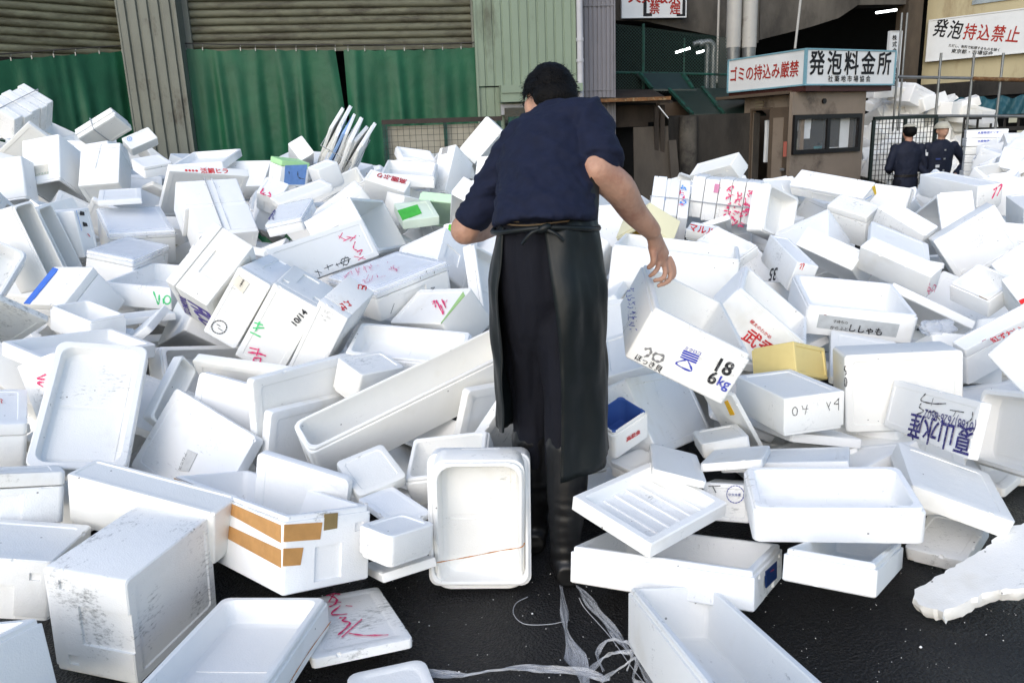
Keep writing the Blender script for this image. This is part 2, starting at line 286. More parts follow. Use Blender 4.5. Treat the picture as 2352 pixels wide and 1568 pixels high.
('M2','bundle','two bright white foam boxes strapped together below the red brush print',(-1.885,5.156,0.878),(0.2688,-0.1083,0.3652,-0.8847),(0.39,0.473,0.267),{'n': 2, 'ax': 1}),
('M3','closed','foam box wrapped in clear film, left of the strapped pair',(-2.475,5.283,0.785),(0.9447,0.1468,0.0671,0.2854),(0.394,0.442,0.225),{}),
('M3b','lid','flat foam lid with a small red mark above the film-wrapped box',(-2.594,5.394,1.035),(0.976,0.0845,0.0147,0.2002),(0.261,0.336,0.037),{}),
('M4','closed','white foam box with grey-striped film on top, left of centre',(-2.327,4.792,0.622),(0.7008,0.1032,0.0734,0.702),(0.505,0.272,0.288),{}),
('M5','open','open foam box with green handwriting on its front',(-2.006,4.495,0.571),(0.7301,0.0552,0.0214,0.6808),(0.551,0.382,0.125),{}),
('M6','open','open foam tray under the box with green handwriting',(-1.942,3.548,0.567),(0.8463,0.084,0.0709,0.5213),(0.193,0.27,0.114),{}),
('M7','lid','thin white foam slab lying across the trays, left of centre',(-1.925,3.914,0.501),(0.9669,-0.0444,-0.0044,0.2512),(0.385,0.327,0.035),{}),
('C1a','closed','tilted foam box with purple-blue block lettering on its end',(-1.359,3.632,0.72),(0.8552,-0.1668,-0.4394,0.2184),(0.337,0.473,0.205),{}),
('C1b','closed','foam box with a circled black mark beside the blue-lettered box',(-1.191,3.584,0.639),(0.2065,0.2115,-0.6704,0.6806),(0.154,0.334,0.457),{}),
('C1c','closed','foam box dated 10/14 in black with green and pink numbers',(-1.025,3.511,0.548),(0.1985,0.2152,-0.7026,0.6485),(0.211,0.381,0.345),{}),
('C1d','closed','tall foam box with red writing on its end, right of the 10/14 box',(-0.808,3.306,0.488),(0.2739,0.127,-0.772,0.5593),(0.134,0.54,0.267),{}),
('C2','bottom','clean white foam box under the blue-lettered box',(-1.595,3.994,0.437),(0.3575,0.8339,-0.4199,0.0222),(0.459,0.249,0.29),{'flip': 1}),
('C3','lid','large foam lid with pink and black handwriting, centre',(-0.978,4.155,0.759),(0.2883,0.468,-0.2884,0.784),(0.223,0.584,0.049),{}),
('C3b','open','open foam box showing its inside behind the handwritten lid, centre',(-0.89,4.756,0.783),(0.6473,0.3605,0.3811,0.553),(0.735,0.348,0.299),{}),
('C4','closed','foam box under clear film with pink writing, grip recess and black three',(-0.602,3.91,0.627),(0.9265,0.0576,-0.0726,0.3646),(0.447,0.416,0.159),{}),
('C5','open','foam tray on edge against the apron left side',(-0.098,4.061,0.532),(0.3067,-0.4254,0.4041,-0.7495),(0.375,0.446,0.067),{}),
('C6','bottom','shaded foam box with pink scrawl and pale green stripe',(-0.327,3.585,0.499),(0.8836,0.0462,-0.2812,0.3715),(0.238,0.395,0.199),{'flip': 1}),
('C7','open','shaded open foam tray above the long trough',(-0.434,3.222,0.452),(0.0732,0.0379,-0.1768,0.9808),(0.494,0.245,0.1),{}),
('C8','bottom','foam box with pink writing on top tucked above the long trough',(-0.571,2.976,0.418),(0.9017,0.1191,0.1023,0.4029),(0.218,0.152,0.139),{'flip': 1}),
('C9','lid','foam lid with moulded border under the long trough',(-0.464,2.333,0.292),(0.9376,0.1952,-0.0161,0.2872),(0.166,0.174,0.04),{}),
('C10','open','shaded foam tray standing behind the upright tray',(-0.215,2.417,0.267),(0.9733,0.2048,-0.084,-0.0616),(0.268,0.197,0.12),{}),
('R26','bottom','long clean foam box with pink writing on its end, right of the pencilled 35 box',(1.838,4.393,0.598),(0.8261,0.3114,-0.413,0.2234),(0.119,0.349,0.319),{'flip': 1}),
('R27','bottom','long narrow foam box with pink katakana scrawl on its end',(2.02,4.044,0.59),(0.917,0.2235,-0.1439,0.2973),(0.107,0.39,0.158),{'flip': 1}),
('R28','bottom','foam box tipped up to show its grimy bottom with two round feet',(2.701,4.549,0.63),(0.6679,-0.6753,-0.1388,-0.2803),(0.362,0.306,0.125),{'feet': 1}),
('R29','open','thin foam tray edge slanting below the grimy-bottomed box',(2.106,3.932,0.37),(0.9322,-0.2263,0.2598,-0.111),(0.423,0.27,0.046),{}),
('R30','closed','foam box with a red dot and red brush character at the right edge',(2.01,3.147,0.412),(0.9619,0.1634,-0.1941,0.1021),(0.35,0.074,0.2),{}),
('R31','bottom','foam box marked 35 with red strokes on its side',(1.527,4.273,0.596),(0.9868,0.1007,0.1259,0.0161),(0.12,0.456,0.163),{'flip': 1}),
('R32','open','small stained foam tray with scraps inside behind the held box',(1.252,4.506,0.663),(0.9278,0.2085,-0.1577,0.2661),(0.182,0.307,0.075),{}),
('R33','bottom','small foam box with red and black brush letters',(1.182,4.791,0.718),(0.8242,0.1145,-0.0176,0.5543),(0.185,0.176,0.064),{'flip': 1}),
('R34','bundle','row of foam boxes standing like books with pink vertical writing',(1.54,5.599,0.846),(0.1752,-0.0904,-0.7092,0.6769),(0.456,0.302,0.268),{'n': 5}),
('R35','bundle','row of foam boxes standing like books with blue vertical writing',(1.137,5.592,0.772),(0.1158,0.0198,-0.3045,0.9452),(0.261,0.41,0.3),{'n': 3}),
('R37','bottom','slanting white foam box on top of the pink-written row',(1.722,6.495,1.003),(0.8859,0.0053,-0.3511,0.3031),(0.15,0.441,0.156),{'flip': 1}),
('R38','closed','long foam box with a yellow sticker in front of the kiosk',(2.343,5.745,0.885),(0.8973,0.1763,-0.2636,0.3072),(0.173,0.562,0.101),{}),
('R39','bottom','bright foam box with pink 77 on its end near the guards',(3.296,5.809,0.84),(0.9974,0.042,-0.04,0.0423),(0.182,0.684,0.163),{'flip': 1}),
('R41','bottom','brown-stained foam box left of the grimy-bottomed box',(2.4,4.78,0.712),(0.9133,0.2837,-0.1018,0.2739),(0.13,0.329,0.158),{'flip': 1}),
('R43','open','foam tray standing on edge in front of the kiosk door',(1.722,5.132,0.781),(0.127,-0.3356,0.5884,-0.7246),(0.36,0.311,0.12),{}),
('R44','open','open foam box facing left between the yellow-sticker box and the grimy one',(2.707,4.914,0.699),(0.4051,-0.6207,-0.3673,0.5619),(0.447,0.27,0.2),{}),
('R45','closed','grey-shaded foam lid leaning below the yellow-sticker box',(2.215,5.077,0.728),(0.8717,0.2376,0.0197,-0.4282),(0.272,0.162,0.229),{}),
('R46','bottom','plain foam box at the right edge behind the grimy-bottomed box',(3.348,5.05,0.708),(0.9851,0.0612,-0.0762,-0.1415),(0.184,0.37,0.225),{'flip': 1}),
('R47','closed','foam box with a bright red corner sticker at the right edge',(2.475,3.651,0.495),(0.9267,0.2845,-0.2435,-0.0322),(0.181,0.176,0.216),{}),
('R48','open','open foam box with brown tape scrap below the grimy-bottomed box',(2.368,3.862,0.495),(0.9473,0.1687,-0.205,0.1796),(0.202,0.221,0.116),{}),
('T1','closed','foam box with a pale green lid and blue side left of the lids',(-1.666,6.208,1.136),(0.9223,0.0636,0.1014,0.3676),(0.238,0.175,0.187),{}),
('T1b','bottom','white foam cube behind the pale green lid',(-1.662,6.613,1.254),(0.7612,0.5573,-0.0613,0.3259),(0.134,0.172,0.286),{'flip': 1}),
('T2','bundle','fan of thin foam lids with blue edges tied together, top of heap',(-1.283,6.521,1.315),(0.3727,0.8832,0.1594,-0.2357),(0.295,0.577,0.3),{'n': 10}),
('T3','bottom','narrow foam box standing in front of the tied lids',(-1.319,5.921,1.104),(0.9433,0.1001,-0.1338,0.2869),(0.17,0.191,0.171),{'flip': 1}),
('T4','bottom','foam box with dark red brush characters on top, upper centre',(-0.841,5.654,0.988),(0.9348,0.3035,0.1363,-0.1241),(0.3,0.12,0.205),{'flip': 1}),
('T5','open','cream-tinted open foam tray behind the dark red brush characters',(-0.71,5.979,1.095),(0.9943,0.0932,0.0491,0.0146),(0.39,0.464,0.086),{}),
('T6','open','narrow foam tray in front of the wire mesh notice board',(-0.716,6.484,1.199),(0.9664,0.1578,0.1129,0.1685),(0.295,0.25,0.07),{}),
('T7','bottom','foam box with a barcode label standing beside the man',(-0.429,6.326,1.03),(0.8249,-0.2349,0.2443,0.4525),(0.256,0.155,0.447),{'flip': 1}),
('T8','bottom','long foam slab slanting up behind the man left arm',(-0.174,6.794,1.301),(0.1862,0.8993,-0.1119,0.3797),(0.36,0.153,0.2),{'flip': 1}),
('T9','lid','foam tray edge lying below the pale green lid, upper centre',(-1.368,5.355,1.008),(0.9474,0.1283,-0.1085,0.2724),(0.381,0.199,0.048),{}),
('T10','bottom','long foam box slanting up to the right, upper centre',(-1.103,5.24,0.895),(0.9397,0.1453,-0.2683,0.1543),(0.416,0.211,0.142),{'flip': 1}),
('T11','closed','bluish film-covered foam box with navy brush print, upper centre',(-1.322,4.877,0.898),(0.9855,0.1451,-0.0853,-0.0193),(0.226,0.336,0.079),{}),
('T12','lid','foam lid with bright green panel, left of the man arm',(-0.569,4.989,0.879),(0.1636,-0.004,0.1899,-0.9681),(0.231,0.25,0.059),{}),
('T13','bottom','pale green foam tray beside the man elbow',(-0.394,5.3,0.865),(0.0914,-0.1215,-0.9499,0.2731),(0.281,0.379,0.067),{'flip': 1}),
('T14','bottom','foam box with faded pink bar behind the green panel lid',(-0.702,5.37,0.874),(0.9207,0.0113,0.1372,0.3653),(0.17,0.201,0.2),{'flip': 1}),
('T15','bottom','white foam box with a green square by the man elbow',(-0.278,4.636,0.758),(0.1955,-0.2271,-0.5166,0.8021),(0.111,0.133,0.201),{'flip': 1}),
('T16','open','foam tray on edge right of the green panel lid',(-0.257,4.964,0.915),(0.2834,-0.0447,-0.8944,0.3432),(0.145,0.348,0.149),{}),
('T17','bottom','small foam box with pink print left of the long slanting box',(-1.608,5.507,0.991),(0.9342,0.3034,0.1746,-0.0687),(0.162,0.178,0.161),{'flip': 1}),
('F6','open','foam tray standing upright on the asphalt left of the boots, holding a smaller tray',(-0.115,2.17,0.212),(0.0183,-0.0032,-0.6281,0.7779),(0.304,0.395,0.118),{'rc': 0.03, 'wall': 0.016}),
('F6b','open','smaller rounded foam tray with an orange rubber band, nested in the upright tray',(-0.116,2.127,0.219),(0.0112,0.0124,-0.7178,0.6961),(0.266,0.418,0.092),{'rc': 0.04, 'wall': 0.016}),
('G1','lid','thin foam board in shade between the ribbed tray and the yellow-taped lid',(0.709,2.355,0.288),(0.9712,-0.133,-0.0722,-0.1842),(0.185,0.322,0.026),{}),
('G2','bottom','small shaded foam box at the foot of the string-crossed box',(0.73,2.624,0.241),(0.9933,-0.0721,-0.0847,-0.0319),(0.164,0.2,0.054),{'flip': 1}),
('G3','closed','low foam box in shade between the apron hem and the ribbed tray',(0.392,2.408,0.25),(0.9538,0.013,-0.0259,0.2991),(0.139,0.104,0.051),{}),
]
LIB=[('open', 0.5, 0.34, 0.16), ('open', 0.42, 0.3, 0.14), ('open', 0.56, 0.36, 0.12), ('open', 0.36, 0.28, 0.18), ('open', 0.62, 0.28, 0.15), ('open', 0.46, 0.36, 0.22), ('bottom', 0.48, 0.34, 0.18), ('bottom', 0.4, 0.3, 0.22), ('bottom', 0.56, 0.32, 0.15), ('closed', 0.44, 0.34, 0.24), ('closed', 0.5, 0.36, 0.2), ('closed', 0.36, 0.28, 0.26), ('lid', 0.46, 0.34, 0.04), ('lid', 0.54, 0.36, 0.045), ('lid', 0.4, 0.28, 0.035)]
FILL=[
(12,(-0.807,2.878,0.337),(0.627,0.645,0.323,0.294),'plain loose foam board wedged right of the lid with raised corner lip'),
(12,(-0.789,2.858,0.206),(0.397,0.277,-0.592,-0.644),'plain loose foam board wedged right of the katakana-labelled lid'),
(14,(0.561,3.524,0.466),(0.347,-0.937,0.004,-0.035),'plain loose foam board wedged above the held box'),
(11,(-0.425,4.354,0.625),(0.312,-0.892,0.193,-0.265),'plain lidded foam box wedged left of the tray against the apron'),
(14,(-0.061,2.833,0.293),(0.719,-0.585,-0.191,0.322),'plain loose foam board wedged right of the long trough'),
(13,(-1.025,3.103,0.318),(0.512,0.846,-0.102,-0.11),'plain loose foam board wedged above the lid with raised corner lip'),
(0,(-1.431,3.568,0.242),(0.783,0.466,0.295,0.289),'plain open foam box wedged above the lid with raised corner lip'),
(8,(2.039,2.772,0.313),(0.315,0.153,-0.915,-0.198),'plain upturned foam box wedged right of the red-dot box'),
(11,(1.874,4.846,0.584),(0.376,-0.047,0.498,0.78),'plain lidded foam box wedged above the pink-ended long box'),
(14,(0.856,3.328,0.375),(0.076,-0.936,-0.298,0.169),'plain loose foam board wedged right of the held box'),
(14,(1.086,2.832,0.188),(0.001,0.653,0.748,-0.121),'plain loose foam board wedged below the pencilled box'),
(12,(2.192,4.403,0.634),(0.233,-0.806,-0.544,0.019),'plain loose foam board wedged below the brown-stained box'),
(13,(1.078,2.527,0.135),(0.109,-0.237,0.948,-0.182),'plain loose foam board wedged above the wide box'),
(12,(2.489,4.207,0.304),(0.395,-0.799,0.452,-0.025),'plain loose foam board wedged above the red-dot box'),
(4,(-2.149,6.382,1.084),(0.381,-0.921,0.081,-0.023),'plain open foam box wedged left of the green-lidded box'),
(8,(-2.225,3.264,0.436),(0.31,0.171,-0.874,0.333),'plain upturned foam box wedged left of the lid with pink checks'),
(14,(1.521,3.275,0.317),(0.07,-0.564,0.809,0.149),'plain loose foam board wedged below the black-lettered box'),
(12,(-0.012,2.712,0.247),(0.28,0.807,-0.38,0.355),'plain loose foam board wedged above the upright tray'),
(12,(-4.033,6.948,1.368),(0.239,-0.178,0.464,0.834),'plain loose foam board wedged below the far left tied bundle'),
(14,(0.938,3.133,0.22),(0.034,0.645,-0.716,-0.266),'plain loose foam board wedged above the yellow-taped lid'),
(12,(-1.557,3.11,0.314),(0.097,-0.973,0.039,0.207),'plain loose foam board wedged right of the large propped tray'),
(6,(2.815,6.056,0.793),(0.084,-0.263,-0.961,0.027),'plain upturned foam box wedged above the brown-stained box'),
(0,(0.62,5.055,0.71),(0.405,-0.906,0.093,-0.079),'plain open foam box wedged left of the yellow-lined box'),
(12,(1.391,2.727,0.126),(0.081,0.2,0.976,-0.009),'plain loose foam board wedged below the blue-brushed lid'),
(0,(2.795,4.181,0.558),(0.043,-0.49,0.779,-0.389),'plain open foam box wedged above the red-cornered box'),
(7,(1.961,3.425,0.222),(0.229,0.676,-0.685,0.145),'plain upturned foam box wedged left of the red-dot box'),
(14,(1.695,2.777,0.041),(0.025,0.436,0.899,0.02),'plain loose foam board wedged right of the bluish slanting slab'),
(8,(1.548,4.808,0.388),(0.183,-0.856,0.403,0.268),'plain upturned foam box showing behind the grey-taped wide box, near 35'),
(13,(-3.075,6.685,0.898),(0.231,-0.704,0.504,0.444),'plain loose foam board wedged above the film-wrapped box'),
(14,(3.53,5.726,0.782),(0.259,0.336,0.755,0.501),'plain loose foam board wedged right of the box marked 77'),
(14,(1.91,3.059,0.201),(0.163,0.312,0.936,0.003),'plain loose foam board wedged below the red-dot box'),
(8,(-1.335,6.143,0.939),(0.162,-0.149,0.956,0.192),'plain upturned foam box wedged above the long slanting box'),
(14,(-1.806,3.613,0.446),(0.087,-0.947,-0.019,-0.307),'plain loose foam board wedged below the thin white slab'),
(1,(2.395,6.096,0.598),(0.192,0.538,0.671,0.472),'plain open foam box wedged below the yellow-stickered box'),
(12,(-0.445,2.87,0.109),(0.149,-0.595,-0.773,0.166),'plain loose foam board wedged below the long trough'),
(4,(-0.346,3.038,0.153),(0.257,0.879,-0.389,-0.104),'plain open foam box wedged right of the long trough'),
(0,(-1.733,3.092,0.171),(0.047,0.655,-0.739,-0.15),'plain open foam box wedged below the large propped tray'),
(13,(0.904,3.508,0.13),(0.143,-0.796,0.586,0.058),'plain loose foam board wedged left of the yellow-taped lid'),
(14,(1.044,2.778,0.097),(0.073,0.989,0.026,0.127),'plain loose foam board wedged right of the yellow-taped lid'),
(14,(-2.886,5.846,0.82),(0.299,-0.145,-0.479,-0.813),'plain loose foam board wedged above the black-printed tall box'),
(12,(1.431,3.069,0.095),(0.088,0.9,-0.419,0.081),'plain loose foam board wedged left of the blue-brushed lid'),
(7,(-1.733,2.627,0.131),(0,0.999,0.031,-0.027),'plain upturned foam box wedged left of the long upside-down box'),
(2,(-3.013,4.863,0.528),(0.057,-0.074,-0.979,-0.182),'plain open foam box wedged above the speckled board'),
(13,(0.321,3.859,0.44),(0.032,0.959,-0.132,0.25),'plain loose foam board wedged left of the grey-taped wide box'),
(1,(-2.604,6.161,0.764),(0.155,-0.976,0.088,0.121),'plain open foam box wedged right of the film-wrapped box'),
(14,(1.303,5.102,0.677),(0.25,0.759,0.597,-0.068),'plain loose foam board wedged above the stained small tray'),
(3,(-0.653,3.927,0.296),(0.079,0.856,-0.478,-0.18),'plain open foam box wedged right of the red-written tall box'),
(6,(1.149,3.987,0.219),(0.41,0.77,0.451,0.187),'plain upturned foam box wedged below the red-lettered box'),
(11,(-3.333,6.107,0.817),(0.353,0.183,-0.884,-0.246),'plain lidded foam box wedged above the black-printed tall box'),
(5,(0.352,4.607,0.644),(0.303,0.897,-0.153,-0.283),'plain open foam box wedged left of the grey-taped wide box'),
(12,(1.357,3.815,0.24),(0.11,-0.684,0.69,-0.211),'plain loose foam board wedged right of the yellow box'),
(4,(3.218,4.739,0.553),(0.122,-0.182,-0.914,0.341),'plain open foam box wedged right of the grimy-bottomed box'),
(11,(1.993,5.863,0.575),(0.086,-0.877,-0.469,0.06),'plain lidded foam box wedged above the box marked 35'),
(4,(-3.057,5.094,0.871),(0.022,-0.976,0.13,-0.176),'plain open foam box wedged above the black-printed tall box'),
(6,(-4.675,8.49,1.501),(0.195,-0.646,-0.721,0.156),'plain upturned foam box wedged above the printed-label box'),
(14,(0.298,2.688,0.077),(0.063,0.567,0.817,-0.086),'plain loose foam board wedged left of the ribbed tray'),
(14,(-2.687,6.44,0.973),(0.217,0.32,-0.91,0.148),'plain loose foam board wedged left of the red-printed box'),
(7,(-2.434,6.157,0.495),(0.119,-0.974,-0.163,-0.1),'plain upturned foam box wedged left of the purple-lettered box'),
(14,(0.935,4.552,0.317),(0.251,0.668,0.687,-0.137),'plain loose foam board wedged below the grey-taped wide box'),
(0,(1.904,6.011,0.803),(0.232,0.911,0.335,0.062),'plain open foam box wedged left of the yellow-stickered box'),
(13,(-0.086,4.642,0.668),(0.255,-0.598,0.757,0.059),'plain loose foam board wedged above the tray against the apron'),
(3,(1.79,6.228,0.624),(0.085,0.416,-0.818,-0.388),'plain open foam box wedged above the stained small tray'),
(14,(1.069,3.2,0.044),(0.03,0.461,-0.887,0.022),'plain loose foam board wedged above the round-stamped box'),
(10,(-3.485,6.97,1.291),(0.029,-0.76,0.646,-0.064),'plain lidded foam box wedged below the film-covered bundle'),
(6,(-1.378,5.627,0.638),(0.741,0.133,0.426,0.502),'plain upturned foam box wedged below the navy-printed box'),
(9,(-1.551,8.466,0.962),(0.057,0.545,0.83,-0.105),'plain lidded foam box wedged above the dark red brushed box'),
(9,(-0.374,5.839,0.725),(0.173,-0.914,0.362,-0.059),'plain lidded foam box wedged below the green-panel lid'),
(12,(0.669,3.38,0.333),(0.099,-0.039,-0.992,-0.069),'plain loose foam board wedged below the held box'),
(9,(1.347,6.091,0.757),(0.257,-0.363,0.718,-0.536),'plain lidded foam box wedged right of the blue-written row'),
(6,(3.669,6.615,0.69),(0.223,-0.902,0.2,0.311),'plain upturned foam box wedged left of the box marked 77'),
(13,(-2.099,4.132,0.32),(0.039,0.287,-0.956,0.055),'plain loose foam board wedged below the green-written box'),
(11,(-1.706,5.451,0.549),(0.092,0.734,-0.673,-0.017),'plain lidded foam box wedged below the navy-printed box'),
(1,(2.345,3.427,0.318),(0.041,-0.307,-0.862,0.401),'plain open foam box wedged above the red-dot box'),
(8,(-4.205,8.157,1.415),(0.009,-0.192,-0.977,-0.089),'plain upturned foam box wedged left of the film-covered bundle'),
(12,(-0.489,2.78,0.042),(0.001,-0.114,-0.993,0.033),'plain loose foam board wedged left of the upright tray'),
(13,(-1.296,4.465,0.671),(0.033,0.581,0.79,-0.195),'plain loose foam board wedged below the navy-printed box'),
(13,(2.356,4.144,0.1),(0.097,-0.692,-0.715,0.013),'plain loose foam board wedged above the box marked five zero'),
(14,(1.888,2.805,0.1),(0.149,-0.616,0.77,0.076),'plain loose foam board wedged below the right-edge rounded tray'),
(12,(2.958,5.214,0.369),(0.042,-0.324,-0.913,0.245),'plain loose foam board wedged left of the grimy-bottomed box'),
(6,(1.658,7.267,0.766),(0.389,0.573,0.575,0.436),'plain upturned foam box wedged above the blue-written row'),
(11,(2.422,6.552,0.659),(0.073,-0.169,0.838,-0.513),'plain lidded foam box wedged left of the yellow-stickered box'),
(4,(0.04,6.288,1.038),(0.119,0.501,-0.85,0.107),'plain open foam box wedged below the slab behind the arm'),
(14,(0.461,2.648,0.079),(0.105,0.639,-0.761,0.028),'plain loose foam board wedged below the blue-lined box'),
(14,(-2.966,5.348,0.889),(0.104,0.939,-0.035,-0.325),'plain loose foam board wedged left of the black-printed tall box'),
(13,(1.296,3.217,0.088),(0.067,0.398,0.913,-0.06),'plain loose foam board wedged right of the pencilled box'),
(12,(-3.391,7.675,1.315),(0.406,0.223,0.476,0.747),'plain loose foam board wedged below the circled-mark box'),
(10,(-3.652,5.304,0.967),(0.193,-0.964,-0.108,-0.146),'plain lidded foam box wedged above the leftmost tall tray'),
(12,(2.218,6.289,0.866),(0.008,-0.037,-0.978,0.203),'plain loose foam board wedged left of the yellow-stickered box'),
(13,(-1.695,7.032,1.212),(0.025,-0.142,-0.983,-0.116),'plain loose foam board wedged above the green-lidded box'),
(3,(-0.769,6.113,0.877),(0.206,0.856,-0.449,-0.149),'plain open foam box wedged above the green-panel lid'),
(8,(2.822,5.54,0.394),(0.338,-0.043,0.94,-0.013),'plain upturned foam box wedged left of the narrow pink-ended box'),
(13,(0.688,5.548,0.78),(0.496,-0.694,-0.414,0.319),'plain loose foam board wedged left of the yellow-lined box'),
(11,(-3.683,8.252,1.267),(0.368,-0.15,-0.715,-0.575),'plain lidded foam box wedged below the circled-mark box'),
(14,(0.977,3.511,0.258),(0.01,0.219,0.975,0.024),'plain loose foam board wedged left of the yellow box'),
(14,(-2.256,3.296,0.121),(0.023,-0.308,-0.922,-0.232),'plain loose foam board wedged right of the closed left-edge box'),
(9,(-2.795,4.014,0.327),(0.244,0.018,-0.956,-0.162),'plain lidded foam box wedged below the speckled board'),
(14,(-2.018,3.647,0.411),(0.081,0.215,0.942,0.244),'plain loose foam board wedged right of the bluish tray'),
(1,(-0.494,7.128,0.961),(0.292,0.834,-0.421,0.205),'plain open foam box wedged right of the barcoded box'),
(4,(-4.007,6.531,1.207),(0.099,0.271,-0.896,0.337),'plain open foam box wedged below the far left tied bundle'),
(4,(-3.322,7.195,1.056),(0.192,-0.781,-0.587,0.094),'plain open foam box wedged below the circled-mark box'),
(1,(2.051,5.288,0.507),(0.2,-0.044,-0.948,-0.244),'plain open foam box wedged below the pink-ended long box'),
(14,(-1.099,3.139,0.116),(0.084,-0.603,0.775,0.17),'plain loose foam board wedged below the lid with raised corner lip'),
(12,(1.256,2.588,0.09),(0.092,-0.474,0.866,-0.13),'plain loose foam board wedged above the bluish slanting slab'),
(14,(-1.162,5.56,0.864),(0.002,-0.968,0.209,0.139),'plain loose foam board wedged left of the long slanting box'),
(10,(0.555,4.968,0.396),(0.075,-0.985,0.151,0.036),'plain lidded foam box wedged left of the grey-taped wide box'),
(14,(0.877,4.019,0.181),(0.392,0.501,-0.52,-0.57),'plain loose foam board wedged left of the red-lettered box'),
(14,(1.129,2.362,0.094),(0.02,-0.099,-0.965,0.244),'plain loose foam board wedged below the bluish slanting slab'),
(8,(1.803,4.122,0.219),(0.045,0.995,-0.082,-0.037),'plain upturned foam box wedged right of the yellow box'),
(1,(-0.912,6.638,1.025),(0.025,-0.303,0.946,0.109),'plain open foam box wedged right of the dark red brushed box'),
(12,(-3.743,5.58,1.008),(0.143,0.04,0.903,-0.403),'plain loose foam board wedged above the leftmost tall tray'),
(14,(-0.66,5.683,0.796),(0.266,0.665,0.646,0.264),'plain loose foam board wedged below the green-panel lid'),
(12,(1.054,3.264,0.18),(0.193,-0.57,0.796,-0.057),'plain loose foam board wedged below the yellow-taped lid'),
(12,(1.45,3.902,0.096),(0.021,0.974,-0.177,0.136),'plain loose foam board wedged above the pencilled box'),
(14,(2.288,4.574,0.524),(0.1,-0.048,-0.985,0.132),'plain loose foam board wedged right of the narrow pink-ended box'),
(13,(-0.363,7.159,1.121),(0.053,-0.15,0.949,-0.271),'plain loose foam board wedged right of the barcoded box'),
(14,(-1.796,3.523,0.33),(0.266,0.312,0.892,-0.189),'plain loose foam board wedged between the thin white slab and the large propped tray'),
(14,(1.287,3.528,0.208),(0.038,-0.194,0.98,-0.02),'plain loose foam board wedged left of the box marked five zero'),
(10,(-0.827,6.688,0.822),(0.03,-0.404,0.914,-0.024),'plain lidded foam box wedged below the cream-tinted tray'),
(9,(-1.744,7.837,1.114),(0.029,0.989,0.099,0.106),'plain lidded foam box wedged right of the green-lidded box'),
(10,(-3.859,6.841,0.815),(0.01,0.464,-0.851,0.247),'plain lidded foam box wedged below the printed-label box'),
(14,(0.381,2.936,0.158),(0.862,0.38,0.205,0.266),'plain loose foam board wedged above the ribbed tray'),
]
DEEP=[(14,(-2.088,2.792,0.267),(0.011,0.75,0.662,0.002)),(14,(1.419,2.62,0.093),(0.011,-0.916,-0.375,-0.144)),(14,(2.284,3.652,0.15),(0.012,-0.74,-0.664,-0.109)),(13,(-2.177,7.101,1.001),(0.196,0.706,0.667,-0.136)),(9,(-0.677,4.418,0.303),(0.035,0.347,0.267,0.898)),(7,(-2.126,8.523,1.007),(0.079,-0.601,0.796,0.003)),(8,(-4.922,8.115,1.352),(0.083,-0.935,-0.304,0.166)),(12,(2.014,4.07,0.116),(0.067,-0.27,0.96,-0.023)),(14,(-0.899,4.085,0.218),(0.088,-0.067,-0.987,-0.117)),(14,(-4.325,7.505,1.406),(0.176,0.623,-0.726,-0.233)),(1,(-5.552,9.333,1.627),(0.105,-0.674,0.72,-0.13)),(12,(3.821,6.128,0.6),(0.447,0.669,0.484,0.343)),(3,(2.266,3.142,0.173),(0.114,0.947,-0.265,0.14)),(12,(-1.621,3.112,0.054),(0.044,-0.974,-0.222,0.027)),(13,(-1.443,4.186,0.624),(0.272,-0.3,-0.894,0.191)),(3,(2.314,5.752,0.505),(0.148,0.657,0.584,0.452)),(12,(-1.054,6.021,0.757),(0.207,-0.833,-0.504,0.098)),(14,(-1.142,5.218,0.519),(0.272,0.217,-0.867,0.356)),(7,(-1.066,6.407,0.494),(0.221,-0.836,-0.488,0.117)),(6,(2.641,4.936,0.184),(0.114,-0.972,-0.168,0.115)),(14,(-4.081,7.289,1.411),(0.092,-0.25,-0.958,-0.107)),(14,(-0.138,5.363,0.929),(0.627,0.607,-0.386,-0.298)),(14,(-4.652,7.161,1.363),(0.62,0.738,0.17,0.207)),(8,(2.746,5.936,0.25),(0.198,0.041,0.782,0.59)),(14,(-1.13,3.53,0.232),(0.02,-0.031,-0.969,-0.244)),(13,(-1.528,2.797,0.034),(0.001,0.37,-0.929,0.002)),(14,(0.511,3.448,0.212),(0.136,0.058,0.962,-0.23))]
